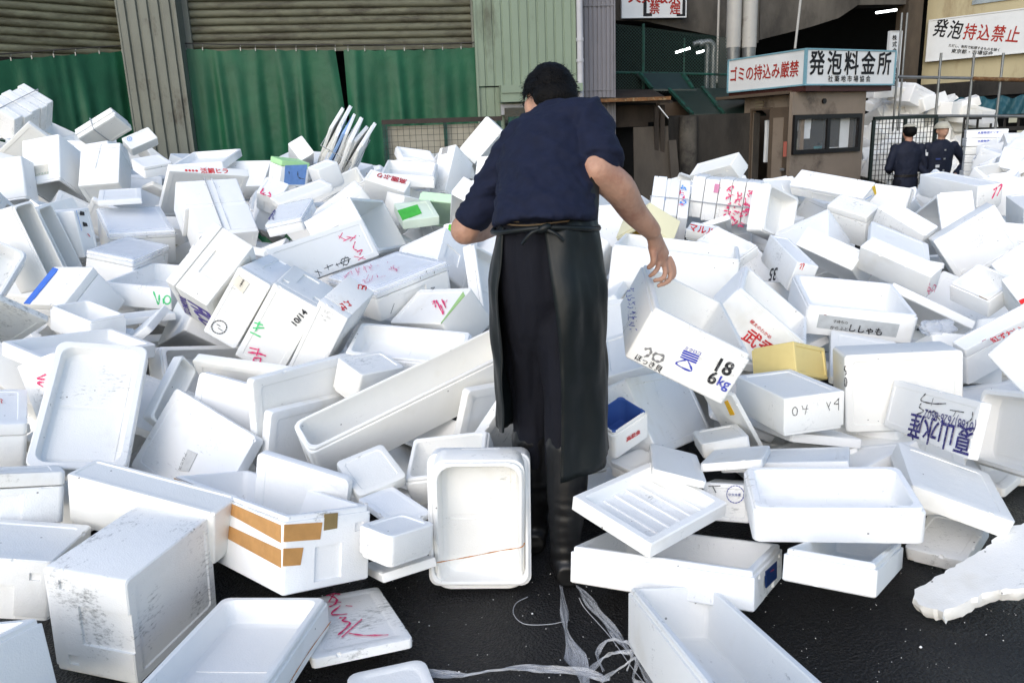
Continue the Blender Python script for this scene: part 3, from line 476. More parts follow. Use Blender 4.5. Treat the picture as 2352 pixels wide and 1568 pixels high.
BED=[
(11,(0.103,7.862,0.814),(0.516,-0.72,-0.249,-0.393)),
(1,(-1.601,5.05,0.412),(0.249,-0.748,-0.612,0.064)),
(7,(-1.72,7.142,0.876),(0.308,-0.947,-0.081,0.028)),
(1,(1.044,6.338,0.647),(0.057,0.857,0.504,-0.084)),
(11,(2.262,4.588,0.169),(0.157,-0.738,-0.646,-0.116)),
(1,(-3.837,8.091,1.052),(0.102,0.702,0.646,-0.281)),
(3,(0.588,6.346,0.531),(0.186,0.593,-0.782,0.051)),
(3,(-3.578,6.682,0.725),(0.141,-0.286,0.904,0.284)),
(1,(0.52,5.365,0.527),(0.439,0.414,-0.658,-0.45)),
(11,(-2.096,7.07,0.733),(0.235,-0.733,-0.545,-0.333)),
(3,(-2.26,3.768,0.191),(0.379,-0.452,-0.803,0.082)),
(7,(1.401,4.799,0.137),(0.098,0.843,0.526,0.055)),
(3,(-3.362,5.231,0.336),(0.013,-0.957,-0.254,-0.14)),
(11,(1.202,6.347,0.482),(0.186,0.704,-0.563,0.39)),
(3,(-2.118,5.891,0.481),(0.303,0.799,0.519,0.013)),
(3,(3.664,5.213,0.145),(0.181,-0.267,0.944,0.067)),
(3,(-0.005,4.729,0.449),(0.222,-0.76,-0.579,0.193)),
(3,(-6.516,10.143,1.82),(0.228,0.057,-0.952,0.196)),
(1,(3.438,4.994,0.189),(0.092,0.534,-0.766,0.346)),
(1,(-1.081,7.1,0.797),(0.194,-0.831,0.378,-0.359)),
(1,(-1.656,4.762,0.292),(0.252,-0.389,-0.812,-0.355)),
(1,(-2.264,7.848,0.936),(0.181,-0.92,-0.143,-0.317)),
(11,(-2.118,6.785,0.844),(0.099,-0.104,0.906,-0.399)),
(11,(1.155,7.11,0.652),(0.19,0.401,-0.893,0.074)),
(11,(-0.57,8.666,1.054),(0.125,0.891,-0.423,-0.105)),
(1,(-0.74,5.858,0.496),(0.174,0.917,-0.358,0.02)),
(3,(-2.367,4.443,0.191),(0.033,-0.917,-0.042,-0.395)),
(7,(-0.652,8.386,0.999),(0.544,-0.667,0.509,-0.036)),
(7,(2.667,8.114,0.738),(0.07,-0.159,0.98,-0.097)),
(7,(-0.441,4.819,0.597),(0.189,0.825,0.142,-0.513)),
(3,(-0.71,5.266,0.633),(0.246,-0.178,-0.95,0.079)),
(1,(-1.189,4.341,0.131),(0.274,-0.871,-0.395,0.098)),
(3,(3.98,7.435,0.597),(0.247,-0.921,0.258,0.154)),
(3,(-4.351,7.398,0.891),(0.275,0.919,0.278,0.056)),
(7,(-3.82,6.001,0.556),(0.083,-0.794,-0.525,0.295)),
(3,(-0.005,5.924,0.394),(0.352,-0.779,-0.512,0.083)),
(7,(-4.879,7.753,1.013),(0.148,0.663,0.733,-0.013)),
(3,(2.635,7.722,0.758),(0.051,0.127,0.969,-0.208)),
(7,(-6.105,10.737,1.75),(0.209,-0.619,0.658,0.373)),
(1,(1.865,6.691,0.445),(0.262,0.895,-0.184,-0.311)),
(7,(-1.232,5.091,0.263),(0.082,-0.88,-0.253,0.393)),
(11,(-2.542,5.199,0.345),(0.165,0.953,0.116,-0.226)),
(3,(-0.34,6.344,0.512),(0.009,0.019,-0.768,-0.64)),
(11,(-1.31,7.371,0.815),(0.417,0.134,-0.889,-0.136)),
(3,(-0.803,7.387,0.804),(0.139,0.468,-0.87,0.068)),
(1,(-6.093,10.502,1.899),(0.138,-0.818,-0.55,-0.097)),
(11,(-0.23,5.485,0.352),(0.22,-0.022,-0.95,-0.22)),
(1,(-0.209,8.543,0.956),(0.269,0.958,-0.034,-0.097)),
(11,(-3.072,4.365,0.215),(0.352,-0.218,0.864,0.287)),
(11,(-6.257,9.644,1.508),(0.257,0.924,0.069,0.276)),
(1,(0.385,5.748,0.501),(0.039,-0.584,-0.675,0.45)),
(3,(2.301,4.693,0.333),(0.056,0.118,-0.938,0.321)),
(7,(1.588,5.981,0.341),(0.323,-0.719,0.554,0.268)),
(1,(-3.878,5.817,0.807),(0.189,-0.771,0.535,0.289)),
(3,(-1.03,5.532,0.433),(0.062,-0.972,-0.004,0.229)),
(7,(3.021,6.249,0.407),(0.109,-0.36,-0.874,-0.306)),
(1,(-1.399,7.454,1.075),(0.14,-0.924,0.355,0.015)),
(1,(2.305,7.205,0.698),(0.207,0.958,-0.071,0.184)),
(3,(-4.049,8.668,1.333),(0.069,0.747,0.656,0.08)),
(3,(3.078,4.769,0.156),(0.287,0.282,-0.704,-0.585)),
(3,(-4.172,7.809,1.001),(0.026,-0.202,0.929,-0.308)),
(11,(0.061,5.304,0.4),(0.29,-0.866,0.373,0.165)),
(11,(-0.22,6.024,0.533),(0.265,-0.037,0.733,-0.626)),
(1,(3.634,6.421,0.394),(0.396,-0.245,-0.839,0.28)),
(7,(2.231,7.023,0.499),(0.157,-0.115,0.972,-0.132)),
(11,(-3.074,8.107,1.101),(0.145,0.016,0.986,-0.083)),
(7,(-2.872,5.137,0.407),(0.221,0.954,0.09,0.181)),
(3,(1.591,6.379,0.453),(0.388,0.372,0.84,0.068)),
(3,(-0.26,6.613,0.71),(0.043,-0.863,-0.472,0.175)),
(3,(-2.854,7.758,0.894),(0.142,-0.628,0.764,0.037)),
(3,(-1.822,5.133,0.317),(0.318,-0.77,-0.492,0.255)),
(1,(1.868,6.565,0.589),(0.071,-0.111,0.977,0.167)),
(3,(-6.033,9.236,1.379),(0.011,0.122,0.813,-0.569)),
(11,(-1.304,7.586,0.893),(0.349,-0.248,0.862,0.272)),
(3,(2.029,4.74,0.15),(0.152,0.981,0.111,-0.047)),
(1,(-5.635,8.907,1.409),(0.002,0.781,0.624,0.003)),
(7,(-5.642,9.849,1.483),(0.121,0.408,0.766,0.481)),
(11,(-0.654,6.072,0.468),(0.124,0.545,0.808,-0.185)),
(1,(-1.278,4.678,0.175),(0.01,0.916,-0.375,-0.139)),
(1,(2.879,6.821,0.738),(0.157,-0.031,-0.981,-0.114)),
(11,(0.132,5.556,0.389),(0.639,0.684,0.298,0.188)),
(3,(1.058,5.131,0.178),(0.293,0.949,-0.081,-0.085)),
(7,(3.301,4.695,0.191),(0.077,0.5,0.78,0.368)),
(3,(5.117,7.732,0.585),(0.147,-0.441,-0.852,-0.243)),
(1,(1.77,5.675,0.304),(0.305,0.846,0.434,0.056)),
(3,(-4.608,6.9,0.743),(0.311,0.861,-0.399,0.043)),
(1,(1.241,6.687,0.564),(0.03,0.649,0.754,-0.097)),
(3,(-6.365,9.891,1.62),(0.302,-0.527,0.793,-0.041)),
(1,(-5.403,8.149,1.097),(0.593,0.742,0.285,0.131)),
(11,(-2.239,5.552,0.434),(0.211,0.611,-0.666,-0.372)),
(1,(-4.372,7.651,1.081),(0.257,0.297,0.919,0.038)),
(11,(-2.031,4.989,0.288),(0.089,0.328,0.723,0.602)),
(1,(-0.375,6.133,0.461),(0.485,0.837,0.182,0.177)),
(3,(2.139,5.381,0.191),(0.083,0.535,0.836,-0.091)),
(3,(-2.431,6.632,0.654),(0.106,-0.233,0.878,0.405)),
(11,(-4.481,7.901,0.986),(0.004,-0.558,0.822,-0.114)),
(3,(4.041,6.54,0.387),(0.37,-0.849,0.376,-0.019)),
(11,(-1.138,5.005,0.409),(0.212,0.758,0.617,-0.025)),
(1,(-2.83,4.479,0.195),(0.101,-0.362,0.893,0.247)),
(7,(3.302,6.938,0.484),(0.282,0.272,0.92,-0.004)),
(11,(-0.219,7.881,0.863),(0.222,0.809,-0.519,-0.165)),
(1,(-2.46,4.708,0.3),(0.055,-0.993,0.086,-0.058)),
(1,(1.981,5.279,0.184),(0.331,0.605,-0.717,-0.107)),
(1,(3.563,6.168,0.407),(0.448,-0.448,-0.773,0.034)),
(7,(0.409,5.909,0.589),(0.289,-0.747,0.552,-0.232)),
(11,(-3.037,7.217,0.834),(0.025,0.91,0.249,-0.331)),
(1,(1.58,5.73,0.605),(0.266,-0.963,0.001,-0.045)),
(7,(-2.155,6.639,0.961),(0.181,-0.036,0.919,-0.349)),
(3,(-2.902,5.474,0.632),(0.466,0.794,0.347,0.179)),
(3,(-2.608,4.544,0.34),(0.061,-0.942,0.067,0.324)),
(7,(1.342,4.427,0.279),(0.269,-0.33,-0.843,-0.329)),
(3,(-2.889,4.789,0.27),(0.234,-0.189,0.941,0.156)),
(1,(3.099,6.304,0.61),(0.107,0.749,-0.553,-0.348)),
(1,(-0.252,7.662,0.787),(0.07,0.117,-0.964,0.23)),
(1,(1.753,4.542,0.372),(0.109,-0.935,0.255,0.221)),
(1,(2.759,6.229,0.603),(0.126,-0.55,0.804,0.187)),
(1,(0.86,6.912,0.613),(0.201,0.001,0.935,-0.293)),
(11,(-2.652,5.655,0.435),(0.06,-0.699,0.707,-0.088)),
(1,(-0.594,5.694,0.412),(0.246,0.9,-0.36,-0.024)),
(3,(-3.32,7.886,1.008),(0.433,-0.745,-0.438,0.255)),
(1,(-2.144,4.711,0.239),(0.209,0.509,0.725,-0.413)),
(1,(-6.067,10.168,1.724),(0.217,0.692,0.549,0.415)),
(1,(-2.025,6.616,0.699),(0.33,-0.308,-0.853,0.263)),
(1,(-1.722,4.396,0.29),(0.386,-0.219,-0.896,0.017)),
(1,(0.659,5.342,0.324),(0.013,-0.46,-0.798,0.389)),
(7,(0.747,5.957,0.525),(0.011,-0.364,-0.885,0.29)),
(1,(-2.619,7.95,1.009),(0.191,0.814,0.546,0.049)),
(3,(0.681,5.568,0.401),(0.029,0.853,-0.465,0.236)),
(3,(-4.419,8.156,1.127),(0.124,0.976,0.101,0.149)),
(1,(-0.714,6.119,0.646),(0.179,-0.605,0.775,-0.034)),
(7,(-1.274,6.781,0.673),(0.448,-0.893,-0.023,-0.02)),
(11,(0.811,6.333,0.468),(0.165,-0.384,0.881,-0.221)),
(3,(2.568,7.377,0.603),(0.023,-0.983,0,0.185)),
(7,(-1.504,5.016,0.607),(0.066,0.649,0.741,0.161)),
(1,(-0.061,4.02,0.106),(0,-0.048,-0.984,0.174)),
(1,(-0.695,5.358,0.486),(0.398,-0.017,-0.913,0.083)),
(3,(0.904,5.205,0.353),(0.495,0.477,-0.705,0.174)),
(1,(-0.393,5.591,0.534),(0.176,-0.082,-0.954,0.23)),
(11,(-1.198,8.028,0.944),(0.159,-0.414,0.797,-0.409)),
(7,(-3.1,5.812,0.529),(0.055,-0.978,0.167,0.109)),
(7,(3.307,6.193,0.347),(0.342,0.048,0.862,-0.371)),
(7,(-1.682,5.737,0.879),(0.019,0.76,-0.553,-0.342)),
(1,(-0.122,8.658,1.038),(0.026,-0.99,-0.136,-0.011)),
(1,(-3.641,5.319,0.433),(0.027,0.418,-0.903,0.101)),
(1,(-2.055,4.207,0.156),(0.076,0.976,0.067,0.195)),
(7,(0.347,5.589,0.865),(0.135,0.894,-0.418,-0.083)),
(1,(-3.874,8.589,1.223),(0.038,0.137,-0.954,0.264)),
(1,(1.366,4.39,0.08),(0.001,0.344,-0.938,-0.042)),
(1,(5.433,8.052,0.648),(0.213,0.775,0.595,0.003)),
(1,(-2.263,5.65,0.632),(0.165,-0.629,0.751,-0.117)),
(1,(-0.82,7.278,1.084),(0.025,0.626,-0.779,0.026)),
(3,(-1.968,7.512,0.852),(0.035,-0.323,0.92,-0.22)),
(1,(1.775,5.152,0.2),(0.022,-0.869,-0.184,0.46)),
(3,(-0.522,7.52,0.836),(0.213,0.213,-0.941,0.153)),
(1,(-0.75,8.119,0.946),(0.12,-0.745,-0.597,-0.272)),
(11,(2.294,8.086,0.756),(0.21,-0.753,0.612,-0.121)),
(3,(-2.541,5.266,0.512),(0.034,-0.79,-0.612,0.019)),
(11,(2.721,7.109,0.693),(0.048,-0.605,0.737,-0.297)),
(1,(-1.845,5.818,0.798),(0.033,-0.329,0.937,-0.115)),
(1,(0.648,5.901,0.352),(0.198,0.262,-0.923,-0.198)),
(1,(-0.498,8.077,0.976),(0.035,0.804,0.592,-0.04)),
(3,(-2.896,7.379,1.197),(0.141,-0.783,-0.594,0.122)),
(11,(0.22,7.266,0.721),(0.468,0.246,0.846,0.074)),
(1,(-1.787,4.57,0.196),(0.346,0.896,0.229,-0.16)),
(1,(-6.41,9.972,1.497),(0.093,0.333,0.91,0.228)),
(1,(3.158,4.537,0.156),(0.116,0.309,0.824,0.461)),
(11,(1.553,6.843,0.627),(0.464,0.848,0.256,-0.018)),
(3,(-2.48,7.286,0.811),(0.104,-0.558,-0.813,-0.13)),
(11,(-5.859,10.221,1.598),(0.059,-0.845,0.491,-0.205)),
(1,(-4.632,7.599,1.142),(0.078,0.677,0.685,0.257)),
(11,(-5.61,8.612,1.177),(0.342,0.915,0.083,-0.196)),
(1,(-2.042,8.118,1.11),(0.103,0.243,-0.912,-0.313)),
(1,(-3.558,5.92,0.503),(0.222,-0.875,-0.368,0.222)),
(1,(4.758,7.025,0.462),(0.252,-0.086,0.964,0.022)),
(3,(1.979,7.239,0.814),(0.176,-0.902,-0.296,-0.262)),
(3,(1.428,4.358,0.415),(0.075,0.27,-0.959,0.041)),
(1,(-0.772,5.356,0.308),(0.342,0.467,-0.787,-0.215)),
(1,(-6.663,10.641,1.682),(0.026,0.911,0.34,-0.233)),
(1,(0.141,6.226,0.599),(0.078,0.049,0.982,-0.163)),
(11,(-4.905,7.597,1.247),(0.244,0.365,0.895,-0.08)),
(3,(3.582,7.229,0.582),(0.357,-0.695,0.602,-0.164)),
(3,(3.583,5.236,0.286),(0.073,0.962,-0.253,0.069)),
(3,(-2.523,4.329,0.309),(0.693,0.652,-0.3,0.064)),
(3,(1.859,5.983,0.323),(0.331,0.937,0.067,-0.086)),
(3,(-1.253,7.775,0.973),(0.301,0.911,-0.245,0.139)),
(3,(-1.566,7.317,1.018),(0.432,0.886,0.163,-0.041)),
(7,(4.458,7.01,0.508),(0.303,0.676,0.661,0.122)),
(3,(3.834,7.725,0.608),(0.188,0.969,-0.117,0.107)),
(11,(4.632,7.288,0.536),(0.203,0.952,-0.219,-0.062)),
(1,(-0.444,8.403,0.954),(0.269,0.845,-0.389,-0.251)),
(11,(2.126,4.996,0.175),(0.17,0.537,0.825,-0.045)),
(1,(-4.625,6.905,0.891),(0.216,0.976,-0.01,0.032)),
(11,(-4.359,8.711,1.259),(0.145,-0.285,-0.936,0.144)),
(11,(-2.637,5.663,0.713),(0.067,0.205,-0.954,-0.21)),
(3,(3.197,6.028,0.513),(0.075,0.097,-0.974,0.188)),
(3,(-3.12,6.894,0.946),(0.297,-0.554,0.726,0.279)),
(1,(-1.823,6.134,0.834),(0.302,0.067,-0.901,-0.304)),
(11,(-2.979,6.324,0.676),(0.26,-0.205,-0.909,-0.252)),
(11,(-1.232,6.038,0.553),(0.299,-0.289,-0.907,-0.068)),
(11,(-1.867,7.456,1.116),(0.355,0.417,0.787,0.285)),
(3,(0.409,6.11,0.433),(0.008,0.977,0.207,-0.053)),
(7,(3.358,7.584,0.599),(0.032,-0.549,-0.801,-0.234)),
(7,(-1.008,8.309,0.989),(0.283,0.918,-0.199,-0.195)),
(1,(-0.499,6.982,0.716),(0.055,-0.738,0.62,0.261)),
(7,(-2.479,6.877,0.807),(0.014,-0.506,-0.86,0.071)),
(1,(0.271,5.272,0.298),(0.007,-0.342,0.905,0.253)),
(7,(-2.741,7.147,1.067),(0.089,-0.086,0.942,-0.312)),
(3,(3.63,5.628,0.545),(0.117,-0.885,-0.425,-0.154)),
(3,(-2.026,6.481,0.879),(0.118,-0.859,0.481,0.13)),
(1,(0.78,4.98,0.183),(0.285,-0.088,0.954,-0.007)),
(1,(1.037,4.452,0.124),(0.102,0.37,-0.92,0.078)),
(3,(3.602,6.804,0.471),(0.011,-0.646,0.718,-0.259)),
(11,(-4.329,6.794,0.791),(0.212,-0.617,-0.758,0.007)),
(7,(-1.635,6.025,0.49),(0.194,0.336,0.913,-0.126)),
(11,(-5.342,8.676,1.309),(0.452,-0.849,0.232,-0.141)),
(1,(3.181,6.47,0.384),(0.085,0.872,0.481,0.038)),
(7,(-4.339,7.72,1.199),(0.066,0.9,0.361,0.237)),
(3,(0.255,8.288,0.981),(0.244,0.936,-0.251,-0.011)),
(11,(0.971,6.629,0.701),(0.007,0.49,-0.869,0.072)),
(3,(4.85,7.782,0.598),(0.17,0.652,0.736,0.063)),
(1,(-4.135,8.169,1.056),(0.103,0.867,0.422,0.243)),
(3,(-2.058,6.008,0.622),(0.031,-0.228,-0.889,0.396)),
(7,(2.064,8.225,0.747),(0.089,-0.68,-0.725,-0.062)),
(7,(2.011,7.383,0.679),(0.317,-0.825,-0.464,-0.055)),
(3,(2.189,6.089,0.325),(0.38,-0.775,-0.496,-0.09)),
(11,(1.659,7.918,0.736),(0.429,-0.837,0.217,-0.261)),
(7,(-3.182,6.993,0.769),(0.118,0.957,-0.257,-0.068)),
(1,(-2.56,7.617,0.857),(0.609,0.641,-0.362,-0.295)),
(1,(-2.319,4.168,0.136),(0.136,-0.328,0.881,-0.312)),
(3,(-0.527,7.696,1.094),(0.076,0.977,0.06,-0.193)),
]
MARKS=[
('ink','F3',(0,0,1),(0.75,0.03,0.16),0.008,[[(-0.027,0.178,0.014),(-0.003,0.183,0.014),(0.012,0.169,0.014)],[(-0.018,0.178,0.014),(-0.004,0.143,0.014),(-0.014,0.111,0.014),(-0.033,0.098,0.014)],[(-0.03,0.133,0.014),(0.004,0.114,0.014)],[(-0.004,0.181,0.014),(-0.026,0.136,0.014)],[(0.011,0.086,0.014),(0.027,0.074,0.014)],[(-0.003,0.093,0.014),(-0.036,0.048,0.014),(0.004,0.03,0.014)],[(-0.022,0.016,0.014),(-0.006,0.008,0.014),(-0.017,-0.007,0.014),(-0.002,-0.031,0.014),(-0.044,-0.085,0.014)],[(0.033,-0.019,0.014),(-0.039,-0.102,0.014)],[(-0.017,-0.086,0.014),(0.015,-0.115,0.014),(0.074,-0.141,0.014)]]),
('patch','F4',(0,-1,0),(0.52,0.27,0.09),'brown_tape',[(-0.133,-0.393,0.084),(-0.022,-0.393,0.076),(-0.027,-0.393,0.031),(-0.133,-0.393,0.039)]),
('patch','F4',(-1,0,0),(0.52,0.27,0.09),'brown_tape',[(-0.133,-0.375,0.079),(-0.133,0.382,0.098),(-0.133,0.372,0.081),(-0.133,-0.378,0.034)]),
('patch','F4',(0,-1,0),(0.52,0.27,0.09),'brown_tape',[(-0.133,-0.393,0.022),(-0.076,-0.393,0.016),(-0.083,-0.393,-0.029),(-0.133,-0.393,-0.024)]),
('patch','F4',(-1,0,0),(0.52,0.27,0.09),'brown_tape',[(-0.133,-0.38,0.016),(-0.133,-0.001,0.021),(-0.133,0.002,-0.016),(-0.133,-0.383,-0.03)]),
('patch','F4',(0,-1,0),(0.24,0.17,0.07),'brown_tape',[(-0.016,-0.393,0.097),(0.025,-0.393,0.096),(0.024,-0.393,0.054),(-0.017,-0.393,0.053)]),
('ink','F4',(-1,0,0),(0.015,0.015,0.018),0.002,[[(-0.133,0.363,0.103),(-0.133,0.129,0.1)],[(-0.133,0.095,0.098),(-0.133,-0.149,0.094)],[(-0.133,-0.177,0.094),(-0.133,-0.36,0.094)]]),
('ink','F2',(0,-1,0),(0.5,0.2,0.05),0.004,[[(0.259,-0.145,-0.028),(0.1,-0.145,-0.019),(-0.036,-0.145,-0.02),(-0.087,-0.145,-0.021)]]),
('patch','F10',(0,0,1),(0.62,0.62,0.6),'paper_label',[(0.02,-0.002,0.024),(-0.034,-0.008,0.024),(-0.041,0.062,0.024),(0.006,0.079,0.024)]),
('text','F10',(0,0,1),(0.015,0.015,0.018),'アムニス',(0.023,0.013,0.024),(0.01,0.076,0.024),0),
('text','R1',(0,-1,0),(0.015,0.015,0.018),'ほっき貝',(-0.137,-0.274,-0.078),(-0.049,-0.274,-0.08),0.012),
('ink','R1',(0,-1,0),(0.2,0.2,0.2),0.009,[[(-0.125,-0.274,-0.038),(-0.11,-0.274,-0.029),(-0.103,-0.274,-0.044),(-0.115,-0.274,-0.06)],[(-0.094,-0.274,-0.035),(-0.065,-0.274,-0.031),(-0.066,-0.274,-0.051),(-0.087,-0.274,-0.054),(-0.093,-0.274,-0.037)]]),
('text','R1',(0,-1,0),(0.03,0.05,0.42),'ミクロコ',(-0.022,-0.274,0.016),(0.027,-0.274,0.021),0.01),
('patch','R1',(0,-1,0),(0.03,0.05,0.42),'printed_logo',[(-0.023,-0.274,0.014),(0.027,-0.274,0.018),(0.028,-0.274,0.014),(-0.023,-0.274,0.009)]),
('patch','R1',(0,-1,0),(0.03,0.05,0.42),'printed_logo',[(-0.023,-0.274,0.007),(0.028,-0.274,0.011),(0.029,-0.274,0.007),(-0.022,-0.274,0.002)]),
('patch','R1',(0,-1,0),(0.03,0.05,0.42),'printed_logo',[(-0.022,-0.274,-0.001),(0.029,-0.274,0.004),(0.03,-0.274,-0.001),(-0.021,-0.274,-0.005)]),
('patch','R1',(0,-1,0),(0.03,0.05,0.42),'printed_logo',[(-0.021,-0.274,-0.008),(0.03,-0.274,-0.003),(0.03,-0.274,-0.008),(-0.021,-0.274,-0.012)]),
('ink','R1',(0,-1,0),(0.03,0.05,0.42),0.006,[[(0.001,-0.274,-0.008),(-0.022,-0.274,-0.034),(0.03,-0.274,-0.034),(0.001,-0.274,-0.008)]]),
('text','R1',(0,-1,0),(0.015,0.015,0.018),'18',(0.088,-0.274,0),(0.134,-0.274,0.003),0.03),
('text','R1',(0,-1,0),(0.015,0.015,0.018),'6',(0.086,-0.274,-0.043),(0.109,-0.274,-0.04),0.03),
('text','R1',(0,-1,0),(0.03,0.05,0.42),'kg',(0.115,-0.274,-0.037),(0.152,-0.274,-0.035),0.02),
('ink','R1',(-1,0,0),(0.03,0.05,0.42),0.003,[[(-0.163,0.241,-0.009),(-0.163,0.168,0.011),(-0.163,0.19,0.004),(-0.163,0.181,0.012)],[(-0.163,0.274,-0.03),(-0.163,0.232,-0.01)],[(-0.163,0.172,0.002),(-0.163,0.17,0.009)],[(-0.163,0.245,-0.023),(-0.163,0.27,-0.03),(-0.163,0.261,-0.035),(-0.163,0.257,-0.035)],[(-0.163,0.188,0),(-0.163,0.14,0.01)],[(-0.163,0.257,-0.03),(-0.163,0.252,-0.024),(-0.163,0.207,-0.009)],[(-0.163,0.142,-0.004),(-0.163,0.216,-0.036),(-0.163,0.243,-0.035),(-0.163,0.221,-0.036)],[(-0.163,0.165,-0.014),(-0.163,0.215,-0.036),(-0.163,0.223,-0.036),(-0.163,0.233,-0.036)],[(-0.163,0.142,-0.03),(-0.163,0.131,-0.023),(-0.163,0.175,-0.034)],[(-0.163,0.132,-0.013),(-0.163,0.071,0.007)],[(-0.163,0.137,-0.017),(-0.163,0.116,-0.017),(-0.163,0.174,-0.032),(-0.163,0.188,-0.031)],[(-0.163,0.086,-0.024),(-0.163,0.101,-0.032)],[(-0.163,0.056,-0.009),(-0.163,0.063,-0.007),(-0.163,0.029,-0.001),(-0.163,0.002,0.003)],[(-0.163,0.083,-0.024),(-0.163,0.126,-0.031)],[(-0.163,0.078,-0.023),(-0.163,0.033,0.005),(-0.163,0.027,-0.002)],[(-0.163,0.008,-0.009),(-0.163,0.051,-0.026),(-0.163,0.106,-0.04)],[(-0.163,0.046,-0.03),(-0.163,0.039,-0.042)],[(-0.163,-0.008,-0.02),(-0.163,-0.072,-0.001),(-0.163,-0.029,-0.017)],[(-0.163,0.003,-0.034),(-0.163,-0.077,-0.001)],[(-0.163,0.029,-0.042),(-0.163,0.005,-0.043),(-0.163,-0.001,-0.043),(-0.163,0.006,-0.043)],[(-0.163,-0.102,-0.008),(-0.163,-0.094,-0.01),(-0.163,-0.094,-0.01),(-0.163,-0.114,-0.003)],[(-0.163,-0.122,-0.005),(-0.163,-0.114,-0.003),(-0.163,-0.005,-0.044),(-0.163,-0.035,-0.032)],[(-0.163,-0.068,-0.021),(-0.163,-0.108,-0.012),(-0.163,-0.063,-0.026)],[(-0.163,-0.035,-0.044),(-0.163,-0.008,-0.044),(-0.163,-0.021,-0.044),(-0.163,-0.005,-0.044)],[(-0.163,-0.081,-0.038),(-0.163,-0.142,-0.017)],[(-0.163,-0.101,-0.028),(-0.163,-0.129,-0.017)],[(-0.163,-0.086,-0.03),(-0.163,-0.109,-0.03),(-0.163,-0.077,-0.046)],[(-0.163,-0.15,-0.031),(-0.163,-0.149,-0.029)],[(-0.163,-0.127,-0.031),(-0.163,-0.172,-0.015),(-0.163,-0.081,-0.046)],[(-0.163,-0.124,-0.045),(-0.163,-0.15,-0.035),(-0.163,-0.144,-0.039)],[(-0.163,-0.202,-0.015),(-0.163,-0.228,-0.008),(-0.163,-0.237,-0.009)]]),
('text','R4',(0,-1,0),(0.62,0.015,0.02),'武秀',(-0.028,-0.168,-0.057),(0.117,-0.168,-0.048),0.02),
('text','R4',(0,-1,0),(0.62,0.015,0.02),'極太のわかめ',(-0.055,-0.168,0.021),(0.059,-0.168,0.021),0.01),
('ink','R4',(0,-1,0),(0.62,0.015,0.02),0.006,[[(0.052,-0.168,-0.05),(0.132,-0.168,-0.05)]]),
('patch','R5',(0,-1,0),(0.5,0.52,0.53),'printed_label',[(-0.187,-0.217,0.033),(0.169,-0.217,0.022),(0.168,-0.217,-0.043),(-0.186,-0.217,-0.033)]),
('text','R5',(0,-1,0),(0.015,0.015,0.018),'ししゃも',(-0.042,-0.217,-0.033),(0.102,-0.217,-0.039),0.035),
('text','R5',(0,-1,0),(0.015,0.015,0.018),'子持ちの',(-0.12,-0.217,0.001),(-0.055,-0.217,-0.001),0.01),
('text','R5',(0,-1,0),(0.015,0.015,0.018),'からふと',(-0.127,-0.217,-0.033),(-0.048,-0.217,-0.034),0.01),
('ink','R5',(0,-1,0),(0.25,0.03,0.03),0.004,[[(-0.163,-0.217,0.035),(-0.125,-0.217,0.013),(-0.144,-0.217,-0.017),(-0.18,-0.217,0.011),(-0.163,-0.217,0.035)]]),
('ink','R6',(0,0,-1),(0.015,0.015,0.018),0.005,[[(-0.202,-0.108,-0.113),(-0.208,-0.108,-0.113),(-0.208,-0.093,-0.113),(-0.204,-0.091,-0.113),(-0.203,-0.079,-0.113),(-0.208,-0.076,-0.113)],[(-0.201,-0.047,-0.113),(-0.202,-0.04,-0.113),(-0.203,-0.034,-0.113),(-0.205,-0.031,-0.113),(-0.207,-0.031,-0.113),(-0.208,-0.035,-0.113),(-0.208,-0.042,-0.113),(-0.208,-0.05,-0.113),(-0.208,-0.057,-0.113),(-0.208,-0.062,-0.113),(-0.206,-0.065,-0.113),(-0.204,-0.063,-0.113),(-0.202,-0.059,-0.113),(-0.201,-0.051,-0.113),(-0.201,-0.044,-0.113)]]),
('ink','R7',(0,-1,0),(0.06,0.06,0.06),0.004,[[(0.095,-0.169,0.046),(0.076,-0.169,0.028),(0.093,-0.169,0.026)],[(0.093,-0.169,0.042),(0.094,-0.169,0.002)],[(0.045,-0.169,0.038),(0.059,-0.169,0.006)],[(0.062,-0.169,0.038),(0.054,-0.169,0.019)],[(-0.068,-0.169,0.019),(-0.069,-0.169,0.012),(-0.071,-0.169,0.007),(-0.075,-0.169,0.005),(-0.08,-0.169,0.006),(-0.084,-0.169,0.009),(-0.086,-0.169,0.016),(-0.087,-0.169,0.023),(-0.085,-0.169,0.029),(-0.082,-0.169,0.033),(-0.078,-0.169,0.035),(-0.074,-0.169,0.033),(-0.07,-0.169,0.029),(-0.068,-0.169,0.022),(-0.068,-0.169,0.015)],[(-0.03,-0.169,0.038),(-0.038,-0.169,0.003)],[(-0.049,-0.169,0.024),(-0.025,-0.169,0.023)],[(-0.051,-0.169,0.038),(-0.045,-0.169,0.024)]]),
('text','R9',(0,0,1),(0.02,0.015,0.16),'夏山水産',(-0.289,-0.001,0.017),(0.1,0.017,0.017),0.007),
('ink','R9',(0,0,1),(0.015,0.015,0.018),0.005,[[(0.038,-0.07,0.017),(0.06,-0.043,0.017),(-0.018,-0.043,0.017),(-0.101,-0.056,0.017)],[(-0.017,-0.062,0.017),(-0.014,-0.035,0.017)],[(0.052,-0.033,0.017),(0.061,-0.019,0.017),(0.026,-0.009,0.017),(0.071,0.01,0.017)],[(0.014,-0.015,0.017),(-0.017,-0.013,0.017),(-0.043,-0.021,0.017),(-0.062,-0.009,0.017),(-0.089,0.003,0.017)],[(-0.132,-0.039,0.017),(-0.213,-0.045,0.017)],[(-0.169,-0.043,0.017),(-0.159,-0.022,0.017)],[(-0.258,-0.054,0.017),(-0.261,-0.032,0.017),(-0.238,-0.014,0.017)]]),
